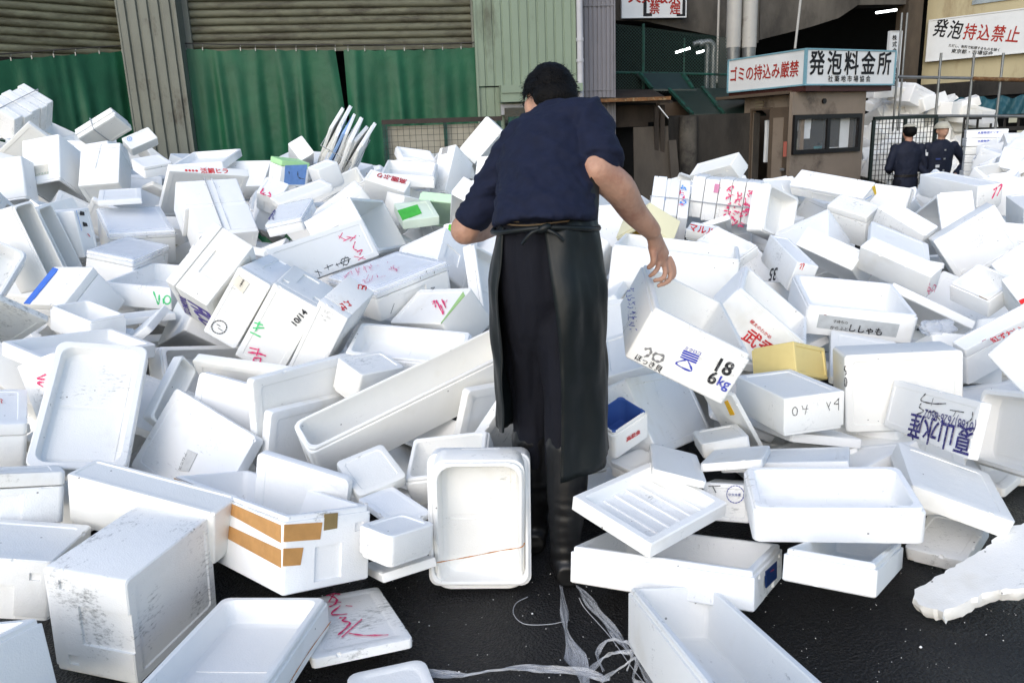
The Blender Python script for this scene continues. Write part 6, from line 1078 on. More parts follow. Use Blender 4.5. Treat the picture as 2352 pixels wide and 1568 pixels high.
mb=MB(); WR.box(mb,0,uRs,zb0,zs0,-.3,-.03); WLk.box(mb,uLs,3.0,zb0,zs0,-.3,-.03); part(kio,'maroon_band',mb,mar)
mb=MB(); WR.box(mb,0.01,uRs,zs0,zs1,-.25,0); part(kio,'sign_panel',mb,white)
mb=MB(); WLk.box(mb,uLs,2.99,zs0,zs1,-.25,0); part(kio,'sign_panel',mb,white)
mb=MB()
for W_,u0,u1 in ((WR,0,uRs),(WLk,uLs,3.0)):
    W_.box(mb,u0,u1,zs1,zs1+.02,-.26,.012); W_.box(mb,u0,u1,zs0-.02,zs0,-.26,.012); W_.box(mb,u0-.003,u0+.02,zs0,zs1,-.01,.014); W_.box(mb,u1-.02,u1+.003,zs0,zs1,-.01,.014)
part(kio,'sign_frame',mb,blu)
def klet(W_,body,xa,ya,xb,yb,m,bold,ysq=1.,space=1.):
    a=W_.uz(xa,ya); b2=W_.uz(xb,yb); O=Vector(kio.location); text_on(kio,body,W_.P(*a,0)-O,W_.P(*b2,0)-O,W_.n,m,bold,.006,ysq=ysq,space=space)
klet(WR,'発泡料金所',1858,167,2044,167,blkp,.018,1.12,1.3); klet(WR,'社 築 地 市 場 協 会',1901,187,1998,187,blkp,.012,.9)
klet(WLk,'ゴミの持込み厳禁',1678,186,1834,172,redp,.014,1.35,1.03)
# window
mb=MB(); f=.06
WR.box(mb,uw0,uw1,zw1-f,zw1,-.19,-.1); WR.box(mb,uw0,uw1,zw0,zw0+f,-.19,-.1); WR.box(mb,uw0,uw0+f,zw0+f,zw1-f,-.19,-.1); WR.box(mb,uw1-f,uw1,zw0+f,zw1-f,-.19,-.1); um=(uw0+uw1)/2+.02; WR.box(mb,um-.03,um+.03,zw0+f,zw1-f,-.185,-.12)
part(kio,'window_frame',mb,dfr)
gls,t,b=nodes('window_glass'); b.inputs['Base Color'].default_value=(.6,.65,.68,1); b.inputs['Alpha'].default_value=.07; b.inputs['Roughness'].default_value=.04
for u0,u1 in ((uw0+f,um-.03),(um+.03,uw1-f)): mb=MB(); WR.box(mb,u0,u1,zw0+f,zw1-f,-.152,-.146); part(kio,'window_pane',mb,gls)
pap=flat('paper_white',(.85,.87,.88)); papy=flat('paper_cream',(.55,.55,.42))
for x0,y0,x1,y1,d,m in ((1840,266,1862,300,-.2,pap),(1864,266,1890,296,-.203,pap),(1870,290,1888,318,-.206,pap),(1842,318,1868,348,-.2,papy),(1962,268,1982,342,-.24,pap),(1930,338,1972,346,-.3,pap),(1912,335,1930,346,-.32,flat('teal_folder',(.03,.2,.22)))):
    mb=MB(); WR.pbox(mb,x0,y0,x1,y1,d-.01,d); part(kio,'paper',mb,m)
for x0,y0,x1,y1,d in ((1938,266,1958,280,-.7),(1930,326,1952,338,-.35)): mb=MB(); WR.pbox(mb,x0,y0,x1,y1,d-.05,d); part(kio,'desk_equipment',mb,dfr)
# door, vent, hole
mb=MB(); WLk.box(mb,ud0-.03,ud0,G0,zd1,-.15,-.11); WLk.box(mb,ud1,ud1+.03,G0,zd1,-.15,-.11); WLk.box(mb,ud0-.03,ud1+.03,zd1,zd1+.03,-.15,-.11); part(kio,'door_frame',mb,kd)
dl0,dl1=WLk.uz(1757,330)[0],WLk.uz(1800,330)[0]
mb=MB(); WLk.box(mb,dl0,dl1,G0+.05,zd1+.02,-.13,-.07); dr=part(kio,'door',mb,kd)
mb=MB(); WLk.box(mb,dl0+.08,dl1-.08,G0+.3,zd1-.12,-.069,-.06); part(kio,'door_panel',mb,kb)
u=WLk.uz(1791,390)[0]; z=WLk.uz(1791,390)[1]; mb=MB(); mb.tube([WLk.P(u,z,-.07),WLk.P(u,z,-.02),WLk.P(u+.07,z,-.02)],.018,8); part(kio,'door_handle',mb,steel)
for k in range(3): 
    yy=234+7*k; mb=MB(); WLk.pbox(mb,1722,yy,1738,yy+3,-.139,-.11); part(kio,'vent_slat',mb,mat('vent_cream',(.3,.26,.17),.5))
u,z=WR.uz(1910,231); mb=MB(); mb.tube([WR.P(u,z,-.139),WR.P(u,z,-.11)],.035,14); part(kio,'camera_hole',mb,dfr)
for k,(xx,m) in enumerate(((1718,pap),(1726,pap),(1734,flat('hanging_grey_coat',(.2,.2,.19))))):
    u=WLk.uz(xx,330)[0]; mb=MB(); mb.tube([WLk.P(u,WLk.uz(xx,278)[1],-.35),WLk.P(u+.02,WLk.uz(xx,310)[1],-.35),WLk.P(u,WLk.uz(xx,375)[1],-.36)],[(.02,.03),(.05,.03),(.04,.03)],10); part(kio,'hanging_cloth',mb,m,60)
mb=MB(); u=WR.uz(1815,360)[0]; WR.pbox(mb,1817,325,1824,360,-.139,-.13); part(kio,'small_notice',mb,flat('red_notice',(.45,.12,.08)))
mb=MB(); a=at(1826,112,10.95); mb.tube([a,Vector((a.x+.05,a.y,a.z+.72))],.016,8); tag(mb.obj('roof_pole',duct),'thin pale pole rising from the kiosk roof','pole')
mb=MB(); WR.pbox(mb,2007,375,2030,440,-1.,-.6); tag(mb.obj('electric_meter',mat('meter_grey',(.16,.16,.165),.4)),'grey meter box beside the kiosk right corner','box')
# ------------------------------------------------------------------ right hand side
WS=Wall.px(2040,13.0,2068,13.05)
s2,lt=sign(WS,2041,73,2066,200,0,'narrow vertical white sign behind the kiosk signs',.01,white)
for k,ch in enumerate('株式会社市場協会'):
    lt(ch,2049,92+15*k,2059,92+15*k,blkp,.02)
WX=Wall.px(2110,15.5,2420,13.9)
crm=mat('cream_wall',(.55,.48,.3),.75,var=.1,scale=1.5,bump=.1,stain=(.3,.22,.12),stain_amt=.2,stain_scale=1.2,stretch=(1,1,.3))
cbd=empty('cream_building',WX.P(1.5,G0,0),'cream building with a characters sign at the right edge','building')
uX=WX.uz(2420,100)[0]
mb=MB(); WX.box(mb,0,uX+1,WX.uz(2230,188)[1],6,-.4,0); part(cbd,'wall',mb,crm)
mb=MB(); WX.box(mb,-.1,uX+1,WX.uz(2230,224)[1],WX.uz(2230,190)[1],-.5,.5); part(cbd,'eave',mb,concd)
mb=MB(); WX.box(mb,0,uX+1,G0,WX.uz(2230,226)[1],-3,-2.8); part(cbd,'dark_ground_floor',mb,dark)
mb=MB(); WX.pbox(mb,2235,-6,2350,4,0,.03); part(cbd,'window',mb,mat('window_grey',(.35,.4,.42),.3))
s3,lt=sign(WX,2139,34,2400,128,.12,'big white sign with black and red characters on the cream wall',.02,white)
lt('発泡',2147,80,2210,88,blkp,.014,1.35,1.2); lt('持込禁止',2216,88,2342,97,redp,.014,1.35,1.2); lt('ただし、有料で処理するものを除く',2184,108,2300,119,blkp,.02,1.); lt('東京都・市場協会',2190,122,2285,128,blkp,.015,.9)
tarp=mat('blue_tarpaulin',(.035,.13,.17),.5,var=.25,scale=3,bump=.8,bscale=7)
mb=MB(); vs=[];fs=[]
WT=Wall.px(2150,13.6,2420,13.)
ut0,ut1=WT.uz(2150,240)[0],WT.uz(2420,240)[0]; zt0,zt1=WT.uz(2250,268)[1],WT.uz(2250,226)[1]
for j in range(7):
    for i in range(41):
        u=ut0+(ut1-ut0)*i/40; z=zt1+(zt0-zt1)*j/6+.03*math.sin(i*.9)*(1-j/6); vs.append(WT.P(u,z,.06*math.sin(i*1.3+j*.6)))
for j in range(6):
    for i in range(40): a=j*41+i; fs.append((a,a+1,a+42,a+41))
tag(link('blue_tarpaulin',mesh_of('tarp',vs,fs,80),None,tarp),'blue tarpaulin sheet hung below the cream building eave','tarpaulin')
# scaffold of pipes
sf=empty('pipe_scaffold',at(2200,330,12.4),'grey pipe scaffold in front of the cream building','scaffold')
def vpipe(x,y0,y1,Y,r): a=at(x,y0,Y); b2=at(x,y1,Y); b2.x=a.x; b2.y=a.y; mb=MB(); mb.tube([a,b2],r,8); part(sf,'upright',mb,chrome,60)
for x in (2162,2238,2305): vpipe(x,122,420,12.4,.019)
for x in (2072,2084): vpipe(x,30,300,12.7,.016)
for ya,yb in ((177,184),(266,268)): mb=MB(); mb.tube([at(2064,ya,12.4),at(2420,yb,12.4)],.022,8); part(sf,'crossbar',mb,chrome,60)
mb=MB(); mb.tube([at(2236,181,12.35),at(2420,186,12.35)],.03,8); part(sf,'crossbar',mb,rust,60)
# distant fence and shelves under the tarpaulin
rl=empty('yard_railing',at(2280,330,13.),'dark railing under the blue tarpaulin at right','railing')
Wr=Wall.px(2215,12.9,2420,12.7)
for y in (268,296,330): mb=MB(); z=Wr.uz(2300,y)[1]; Wr.box(mb,0,2.,z-.03,z+.03,0,.05); part(rl,'rail',mb,dfr)
for k in range(9): mb=MB(); u=.02+k*.2; Wr.box(mb,u-.015,u+.015,G0,Wr.uz(2300,268)[1],-.02,.0); part(rl,'upright',mb,dfr)
for x0,y0,x1,y1,m in ((2252,256,2280,284,pap),(2313,268,2332,282,papy),(2330,300,2352,345,papy)): mb=MB(); Wr.pbox(mb,x0,y0,x1,y1,.055,.06); part(rl,'paper',mb,m)
# wire mesh gate by the guards
Wm=Wall.px(2003,12.0,2146,12.1)
mg=empty('mesh_fence',Wm.P(.4,G0,0),'dark framed wire mesh panel behind the two guards','gate')
ua,ub=Wm.uz(2003,330)[0],Wm.uz(2146,330)[0]; zt=Wm.uz(2075,266)[1]; um=(ua+ub)/2
mb=MB(); Wm.box(mb,ua,ub,zt-.05,zt,-.03,.03); part(mg,'top_rail',mb,mat('dark_green_steel',(.015,.025,.022),.5))
for u in (ua,um,ub): mb=MB(); Wm.box(mb,u-.02,u+.02,G0,zt-.05,-.02,.02); part(mg,'post',mb,MATS['dark_green_steel'])
mb=MB(); u=ua+.03
while u<ub: Wm.box(mb,u-.004,u+.004,G0,zt-.05,-.004,.004); u+=.055
z=zt-.1
while z>G0+.1: Wm.box(mb,ua,ub,z-.004,z+.004,.0045,.0125); z-=.075
part(mg,'wire_mesh',mb,MATS['dark_wire'])
# ------------------------------------------------------------------ foam boxes
FOAM=foam('white_foam'); 
COLF={'R3':('yellow_foam',(.72,.5,.08)),'R8':('pale_yellow_foam',(.72,.58,.24)),'T1':('green_foam',(.42,.72,.36)),'T13':('pale_green_foam',(.55,.76,.55)),'R19':('blue_foam',(.05,.12,.40)),'T12':('greenish_foam',(.72,.82,.68))}
def rrect(w,h,r,z,n=4):
    r=max(.001,min(r,w/2-.001,h/2-.001)); out=[]
    for cx,cy,a0 in ((w/2-r,h/2-r,0),(-w/2+r,h/2-r,90),(-w/2+r,-h/2+r,180),(w/2-r,-h/2+r,270)):
        for k in range(n+1):
            a=R_(a0+90*k/n); out.append((cx+r*math.cos(a),cy+r*math.sin(a),z))
    return out
def loft_loops(loops,cap0=True,cap1=True):
    n=len(loops[0]); vs=[v for l in loops for v in l]; fs=[]
    for i in range(len(loops)-1):
        for k in range(n): a=i*n+k; b=i*n+(k+1)%n; fs.append((a,b,b+n,a+n))
    if cap0: fs.append(tuple(reversed(range(n))))
    if cap1: fs.append(tuple(range((len(loops)-1)*n,len(loops)*n)))
    return vs,fs
def tray_loops(w,h,d,wall=.02,rc=.012,taper=0.,lip=True,floor=None):
    b=-d/2; t=d/2; e=.0035; floor=floor or min(.02,d*.22); L=[]
    wb,hb=w-2*taper,h-2*taper; br=min(.03,w*.14,h*.14)
    L.append(rrect(wb-2*br-.012,hb-2*br-.012,rc,b+.004)); L.append(rrect(wb-2*br,hb-2*br,rc,b+.004)); L.append(rrect(wb-2*br+.006,hb-2*br+.006,rc,b))
    L.append(rrect(wb-2*e,hb-2*e,rc,b)); L.append(rrect(wb,hb,rc,b+e))
    if lip and d>.06:
        L.append(rrect(w,h,rc,t-.016)); L.append(rrect(w-.0015,h-.0015,rc,t-.0145)); l2=.006
        L.append(rrect(w-2*l2,h-2*l2,rc,t-.0135)); L.append(rrect(w-2*l2,h-2*l2,rc,t-e)); L.append(rrect(w-2*l2-2*e,h-2*l2-2*e,rc,t))
    else:
        L.append(rrect(w,h,rc,t-e)); L.append(rrect(w-2*e,h-2*e,rc,t))
    wi,hi=w-2*wall,h-2*wall; ri=rc+.006; ti=.004
    L.append(rrect(wi+e,hi+e,ri,t)); L.append(rrect(wi-e*.4,hi-e*.4,ri,t-e)); zf=b+floor; q=.012
    L.append(rrect(wi-2*ti,hi-2*ti,ri,zf+q)); L.append(rrect(wi-2*ti-q*.6,hi-2*ti-q*.6,ri,zf+q*.3)); L.append(rrect(wi-2*ti-2*q,hi-2*ti-2*q,ri,zf))
    return L
def tray_mesh(w,h,d,wall=.02,rc=.012,taper=0.,ribs=0):
    vs,fs=loft_loops(tray_loops(w,h,d,wall,rc,taper))
    if ribs:
        mb=MB(); mb.v=[Vector(v) for v in vs]; mb.f=list(fs); zf=-d/2+min(.02,d*.22)
        for k in range(ribs):
            x=-w/2+w*(k+1)/(ribs+1); mb.box((x-.0035,-h/2+wall+.012,zf-.002),(x+.0035,h/2-wall-.012,zf+.005))
        vs,fs=mb.v,mb.f
    return vs,fs
def floor_panels(me,w,h,d,wall):
    """moulded raised panels on the inside floor"""
    if not(w>.2 and h>.2 and d>.05): return
    bm=bmesh.new(); bm.from_mesh(me); zf=-d/2+min(.02,d*.22); k=2 if max(w,h)>.3 else 1; wi,hi=w-2*wall-.05,h-2*wall-.05
    for i in range(k):
        mb=MB()
        if h>=w: y0=-hi/2+hi*i/k+.008; mb.box((-wi/2,y0,zf-.003),(wi/2,y0+hi/k-.016,zf+.0022))
        else: x0=-wi/2+wi*i/k+.008; mb.box((x0,-hi/2,zf-.003),(x0+wi/k-.016,hi/2,zf+.0022))
        vv=[bm.verts.new(v) for v in mb.v]
        for f in mb.f: bm.faces.new([vv[q] for q in f])
    bm.to_mesh(me); bm.free(); sharp(me,32)
def block_loops(w,h,d,rc=.012,panel=True,seam=None):
    b=-d/2; t=d/2; e=min(.005,d*.15); L=[]; br=min(.035,w*.13,h*.13); pd=min(.003,d*.06)
    def cap(z,s):
        l=[rrect(w-2*br-.012,h-2*br-.012,rc,z-s*pd),rrect(w-2*br,h-2*br,rc,z-s*pd),rrect(w-2*br+.005,h-2*br+.005,rc,z),rrect(w-2*e,h-2*e,rc,z),rrect(w-.3*e,h-.3*e,rc,z-s*e*.35),rrect(w,h,rc,z-s*e)]
        return l if s<0 else l[::-1]
    L+=cap(b,-1)
    if seam:
        z=t-seam; L+=[rrect(w,h,rc,z-.003),rrect(w-.008,h-.008,rc,z-.0015),rrect(w-.008,h-.008,rc,z+.0015),rrect(w,h,rc,z+.003)]
    L+=cap(t,1); return L
def to_mesh(name,vs,fs,flip=False,ang=32):
    if flip: vs=[(v[0],-v[1],-v[2]) for v in vs]
    return mesh_of(name,vs,fs,ang)
def cut(me,boxes,chips):
    """carve grip recesses and broken chips out of a foam mesh"""
    mb=MB()
    for a,b in boxes: mb.box(a,b)
    for c,r in chips:
        rr=random.Random(int(c[0]*1e4)); rings=[]
        vs=[];N=6
        vs.append(Vector(c)+Vector((0,0,-r)))
        for la in (-.5,.1,.6):
            for k in range(N): 
                a=2*math.pi*k/N+la; q=r*rr.uniform(.7,1.25); vs.append(Vector(c)+Vector((q*math.cos(a)*math.cos(la),q*math.sin(a)*math.cos(la),r*math.sin(la))))
        vs.append(Vector(c)+Vector((0,0,r)))
        fs=[(0,1+(k+1)%N,1+k) for k in range(N)]
        for j in range(2):
            for k in range(N): a=1+j*N+k; b=1+j*N+(k+1)%N; fs.append((a,b,b+N,a+N))
        fs+=[(1+2*N+k,1+2*N+(k+1)%N,len(vs)-1) for k in range(N)]
        mb.add(vs,fs)
    if not mb.v: return me
    cm=mb.mesh('cut'); o1=bpy.data.objects.new('a',me); o2=bpy.data.objects.new('b',cm); COL.objects.link(o1); COL.objects.link(o2)
    md=o1.modifiers.new('b','BOOLEAN'); md.object=o2; md.operation='DIFFERENCE'; md.solver='EXACT'
    r=evalmesh(o1); ok=len(r.polygons)>10
    bpy.data.objects.remove(o1); bpy.data.objects.remove(o2); bpy.data.meshes.remove(cm)
    if not ok: return me
    sharp(r,32); return r
def carve(me,d,rng,grips=True,chips=3,force=None,cavity=True,sides='xy'):
    w,h,z=d; bx=[];ch=[]; dep=.007
    if z>.07 and (grips or force):
        fs=[force] if force else [rng.choice(['x0','x1','y0','y1'])]
        if grips and rng.random()<.5 and not force: fs=fs+[{'x0':'x1','x1':'x0','y0':'y1','y1':'y0'}[fs[0]]]
        for f in fs:
            sg=1 if f[1]=='1' else -1; L_=h if f[0]=='x' else w; a=L_*rng.uniform(.14,.2); z0=-z*rng.uniform(.3,.5) ; z1=z*rng.uniform(.02,.15)
            if rng.random()<.35: z0=-z/2-.01
            if f[0]=='x': bx.append(((min(sg*(w/2-dep),sg*(w/2+.02)),-a,z0),(max(sg*(w/2-dep),sg*(w/2+.02)),a,z1)))
            else: bx.append(((-a,min(sg*(h/2-dep),sg*(h/2+.02)),z0),(a,max(sg*(h/2-dep),sg*(h/2+.02)),z1)))
            if rng.random()<.6:
                for s2 in (-1,1):
                    p=s2*L_*.36
                    if f[0]=='x': bx.append(((min(sg*(w/2-.006),sg*(w/2+.02)),p-.014,z*.18),(max(sg*(w/2-.006),sg*(w/2+.02)),p+.014,z*.30)))
                    else: bx.append(((p-.014,min(sg*(h/2-.006),sg*(h/2+.02)),z*.18),(p+.014,max(sg*(h/2-.006),sg*(h/2+.02)),z*.30)))
    for k in range(chips):
        zz=rng.choice([z/2,z/2,-z/2]); r=rng.uniform(.005,.013)
        if rng.random()<.5: c=(rng.choice([-1,1])*(w/2+r*.3),rng.uniform(-h/2,h/2),zz)
        else: c=(rng.uniform(-w/2,w/2),rng.choice([-1,1])*(h/2+r*.3),zz)
        ch.append((c,r))
    return cut(me,bx,ch)
ROOT={}; DIM={}
def place(o,t,q): o.location=t; o.rotation_mode='QUATERNION'; o.rotation_quaternion=q
GRP='white foam fish boxes dumped in the heap'
DIRTY={'F1':.95,'F3':1.15,'L8':1.3,'R28':.5,'R14':.4,'F4':.35,'C7':.3,'R41':.4,'R1':.3,'C1b':.3,'C1c':.2,'F10':.25,'R7':.35,'M7':.3,'R18':.6}
strap_m=mat('plastic_strap',(.5,.52,.55),.4,var=.1)
film_m,t,b=nodes('clear_film'); b.inputs['Base Color'].default_value=(.75,.8,.88,1); b.inputs['Alpha'].default_value=.33; b.inputs['Roughness'].default_value=.18
for (bid,kind,label,t_,q_,d,o_) in BOXES:
    rng=random.Random(sum(ord(c)*(i+3) for i,c in enumerate(bid)))
    w,h,z=d; m=FOAM; wall=o_.get('wall',min(.024,.1*min(w,h))); rc=o_.get('rc',rng.choice([.004,.006,.008,.012,.016])); rc=min(rc,.2*min(w,h))
    if bid in COLF and bid!='T1': m=foam(*COLF[bid],dirt=.1)
    if kind=='bundle':
        n=o_['n']; ax=o_.get('ax',0); root=empty('foam_bundle',t_,label,'foam boxes',GRP); place(root,t_,q_)
        dd=list(d); L_=dd[ax]; p=-L_/2
        for k in range(n):
            th=L_/n*(1 if n==2 else rng.uniform(.82,1.18) if k<n-1 else 1); th=min(th,L_/2-p) if k<n-1 else L_/2-p
            g=.004; s=[dd[0],dd[1],dd[2]]; s[ax]=max(.02,th-g)
            oth=[i for i in range(3) if i!=ax]
            for i in oth: s[i]*=rng.uniform(.93,1.0) if bid!='T2' else rng.uniform(.7,1.0)
            # each box of the bundle stands with its depth along the bundle axis
            ww,hh=s[oth[0]],s[oth[1]]
            vs,fs=loft_loops(block_loops(ww,hh,s[ax],.01,seam=min(.03,s[ax]*.3)))
            if ax==0: vs=[(c,a,b_) for a,b_,c in vs]
            elif ax==1: vs=[(a,c,-b_) for a,b_,c in vs]; 
            me=mesh_of('foam_box',vs,fs); bm=bmesh.new(); bm.from_mesh(me); bmesh.ops.recalc_face_normals(bm,faces=bm.faces); bm.to_mesh(me); bm.free(); sharp(me,32)
            c=link('foam_box',me,root,foam('light_blue_foam',(.3,.46,.76),dirt=.1) if bid=='T2' and k==3 else m); pos=[0,0,0]; pos[ax]=p+th/2; 
            for i in oth: pos[i]=rng.uniform(-.012,.012) if bid!='T2' else rng.uniform(-.05,.05)
            c.location=pos; p+=th; c['dirt']=rng.uniform(-.2,.5)
            if bid=='T2': c.rotation_euler=(rng.gauss(0,.07),rng.gauss(0,.06),rng.gauss(0,.03))
        # strap round the bundle
        lo=[-x/2-.004 for x in d]; hi=[x/2+.004 for x in d]; oth=[i for i in range(3) if i!=ax]; e=oth[0]; f=oth[1]
        mb=MB(); c0=[0,0,0]
        def pt(a,b2): v=[0,0,0]; v[ax]=a; v[f]=b2; v[e]=.06*d[e]; return v
        mb.tube([pt(lo[ax],lo[f]),pt(hi[ax],lo[f]),pt(hi[ax],hi[f]),pt(lo[ax],hi[f]),pt(lo[ax],lo[f])],.0045,6); link('strap',mb.mesh('strap'),root,strap_m)
        ROOT[bid]=root; DIM[bid]=d; continue
    big=z>.05
    if kind=='open':
        vs,fs=tray_mesh(w,h,z,wall,rc,0,o_.get('ribs',0)); me=to_mesh('foam_tray',vs,fs)
        fc=None
        if 'recess' in o_: r_=o_['recess']; fc=('x' if r_[0]=='a' else 'y')+r_[1]
        me=carve(me,d,rng,rng.random()<.45 and not o_.get('ribs'),7,fc) if not o_.get('ribs') else me
        if not o_.get('ribs'): floor_panels(me,w,h,z,wall)
        nm='foam_tray' if z<.1 else 'open_foam_box'
    elif kind=='bottom':
        vs,fs=tray_mesh(w,h,z,wall,rc,0); me=to_mesh('foam_box',vs,fs,flip=bool(o_.get('flip')))
        fc=None
        if 'recess' in o_: r_=o_['recess']; fc=('x' if r_[0]=='a' else 'y')+r_[1]
        me=carve(me,d,rng,rng.random()<.5,7,fc); nm='upturned_foam_box'
    elif kind=='lid':
        vs,fs=loft_loops(block_loops(w,h,z,rc)); me=to_mesh('foam_lid',vs,fs); me=carve(me,d,rng,False,7); nm='loose_foam_board'
    else:
        sm=min(.045,z*.28); zb=z-sm
        vs,fs=loft_loops(block_loops(w,h,zb-.002,rc)); me=to_mesh('body',[(x,y,v-sm/2-.001) for x,y,v in vs],fs)
        me=carve(me,d,rng,True,3); nm='lidded_foam_box'
    ob=link(nm,me,None,m); place(ob,t_,q_); tag(ob,label,'foam box',GRP); ob['dirt']=DIRTY.get(bid,rng.uniform(-.2,.5))
    if kind=='closed':
        vs,fs=loft_loops(block_loops(w+.001,h+.001,sm-.002,rc)); lm=to_mesh('lid',vs,fs); lm=carve(lm,(w,h,sm-.002),rng,False,3)
        lo_=link('lid',lm,ob,foam(*COLF[bid],dirt=.1) if bid=='T1' else m); lo_.location=(0,0,z/2-sm/2); lo_['dirt']=ob['dirt']
    if o_.get('feet'):
        sgn=-1 if not o_.get('flip') else 1
        for (fx,fy) in ((-.36,.34),(.36,.34)):
            mb=MB(); mb.tube([(w*fx,h*fy,sgn*(z/2-.006)),(w*fx,h*fy,sgn*(z/2+.002))],.017,16); link('round_foot',mb.mesh('round_foot',40),ob,m)
    if bid in('R19','R3'): me.materials.clear(); me.materials.append(FOAM if bid=='R19' else foam('cream_foam',(.78,.74,.52),dirt=.1)); me.materials.append(m)
    if bid in('R19','R3'):
        for p in me.polygons:
            c=p.center
            if abs(c.x)<w/2-wall*.8 and abs(c.y)<h/2-wall*.8 and c.z>-z/2+.008: p.material_index=1
    ROOT[bid]=ob; DIM[bid]=d
# boxes further down in the heap share a few shapes
FLAB=['open foam box seen only in gaps deep in the white heap','upturned or lidded foam box seen only in gaps deep in the white heap','loose foam lid seen only in gaps deep in the white heap']
LM=[]
for i,(kind,w,h,z) in enumerate(LIB):
    rng=random.Random(100+i)
    if kind=='open' : vs,fs=tray_mesh(w,h,z,.022,rng.choice([.01,.02,.03]),.008); me=to_mesh('open_foam_box',vs,fs)
    elif kind=='bottom': vs,fs=tray_mesh(w,h,z,.022,rng.choice([.01,.02]),.008); me=to_mesh('foam_box',vs,fs,flip=True)
    elif kind=='lid': vs,fs=loft_loops(block_loops(w,h,z,.014)); me=to_mesh('foam_lid',vs,fs)
    else: vs,fs=loft_loops(block_loops(w,h,z,.014,seam=.045)); me=to_mesh('foam_box',vs,fs)
    me=carve(me,(w,h,z),rng,kind!='lid',4)
    if kind=='open': floor_panels(me,w,h,z,.022)
    me.materials.clear(); me.materials.append(FOAM); LM.append(me)
for k,row in enumerate(FILL):
    i,t_,q_=row[:3]
    kind=LIB[i][0]; ob=link({'open':'open_foam_box','bottom':'upturned_foam_box','lid':'loose_foam_board','closed':'lidded_foam_box'}[kind],LM[i]); place(ob,t_,q_)
    tag(ob,row[3] if len(row)>3 else FLAB[0],'foam box',GRP); ob['dirt']=random.uniform(-.2,.5)
# writing, tape and stickers on the boxes
def ribbon(mb,pts,n,wd,lift):
    P=smoothpts(pts,5); N=len(P); L_=len(mb.v); n=Vector(n)
    for i,p in enumerate(P):
        t=(P[min(i+1,N-1)]-P[max(i-1,0)]); 
        if t.length<1e-7: t=Vector((1,0,0)).cross(n) if abs(n.x)<.9 else Vector((0,1,0)).cross(n)
        s=n.cross(t.normalized()); k=wd/2*(.75+.35*math.sin(i*1.7+L_)) if 0<i<N-1 else wd*.28
        mb.v+= [p+s*k+n*lift,p-s*k+n*lift]
    for i in range(N-1): a=L_+2*i; mb.f.append((a,a+1,a+3,a+2))
MN={'ink':'handwriting'}
for mk_ in MARKS:
    ty,bid,n,col=mk_[0],mk_[1],Vector(mk_[2]),mk_[3]; ob=ROOT[bid]; im=inkmat(col)
    if ty=='ink':
        mb=MB()
        for l in mk_[5]: ribbon(mb,l,n,mk_[4],.0011+.0004*random.random())
        nm='rubber_band' if bid in('F2','F6b') else 'string' if bid in('R20','M2','L17') else 'handwriting'
        link(nm,mesh_of(nm,mb.v,mb.f),ob,im)
    elif ty=='patch':
        P=[Vector(p) for p in mk_[5]]; N=len(P); vs=[p+n*.0014 for p in P]+[p-n*.002 for p in P]
        link(mk_[4],mesh_of(mk_[4],vs,[tuple(range(N))]+[(i,(i+1)%N,N+(i+1)%N,N+i) for i in range(N)]),ob,mat('ink_p%02d_%02d_%02d'%tuple(int(c*99) for c in col),col,.45,var=.12,scale=25,bump=.1,bscale=40))
    else:
        text_on(ob,mk_[4],mk_[5],mk_[6],n,im,mk_[7],.0019,'printed_lettering')
# clear film sheets over three boxes
def film(bid,face_z,cover=(1,1),seed=0):
    w,h,z=DIM[bid]; vs=[];fs=[]; N=18; rr=random.Random(seed)
    for j in range(N+1):
        for i in range(N+1):
            x=(-.52+1.04*i/N)*w*cover[0]; y=(-.52+1.04*j/N)*h*cover[1]
            zz=z/2+.004+.006*abs(noise.noise(Vector((x*9,y*26,seed))))+.004*noise.noise(Vector((x*40,y*22,seed+3)))
            if abs(x)>w/2 or abs(y)>h/2: zz=z/2-.02
            vs.append((x,y,zz*face_z))
    for j in range(N):
        for i in range(N): a=j*(N+1)+i; fs.append((a,a+1,a+N+2,a+N+1))
    link('plastic_film',mesh_of('film',vs,fs,80),ROOT[bid],film_m)
for i,bq in enumerate(('C4','M4','M3','T11')): film(bq,1,(1,1),i+1)
# drain holes of the nested tray: flat discs coloured like the shade inside them
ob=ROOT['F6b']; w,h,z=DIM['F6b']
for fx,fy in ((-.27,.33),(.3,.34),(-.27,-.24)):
    mb=MB(); zf=-z/2+min(.02,z*.22); mb.tube([(w*fx,h*fy,zf-.001),(w*fx,h*fy,zf+.0012)],.006,12); link('drain_hole_shade',mb.mesh('drain_hole_shade'),ob,mat('hole_shadow_grey',(.16,.155,.15),.9))
# ------------------------------------------------------------------ broken foam piece at lower right
def on_plane(x,y,p,n):
    r=ray(x,y); k=(p-EYE).dot(n)/r.dot(n); return EYE+r*k
p0=gnd(2120,1400,.045); nn=Vector((-.30,-.10,1)).normalized()
outline=[(2098,1372),(2103,1352),(2150,1325),(2205,1290),(2262,1258),(2310,1212),(2352,1200),(2400,1190),(2400,1345),(2352,1349),(2300,1352),(2255,1362),(2215,1385),(2162,1404),(2140,1396),(2118,1392)]
P=[]; rr=random.Random(4)
for i,a in enumerate(outline):
    b2=outline[(i+1)%len(outline)]; A=on_plane(*a,p0,nn); B_=on_plane(*b2,p0,nn); seg=max(2,int((B_-A).length/.012))
    for k in range(seg):
        q=A.lerp(B_,k/seg); P.append(q+Vector((rr.uniform(-1,1),rr.uniform(-1,1),0))*.004)
N=len(P); th=.042; vs=[]
for lv,(sh,dz) in enumerate(((0,0),(.004,-.012),(.0,-.028),(-.006,-th))):
    for i,q in enumerate(P):
        cen=sum(P,Vector())/N; o_=(q-cen).normalized(); vs.append(q+o_*(sh+rr.uniform(-.005,.005)*(lv>0))+nn*dz)
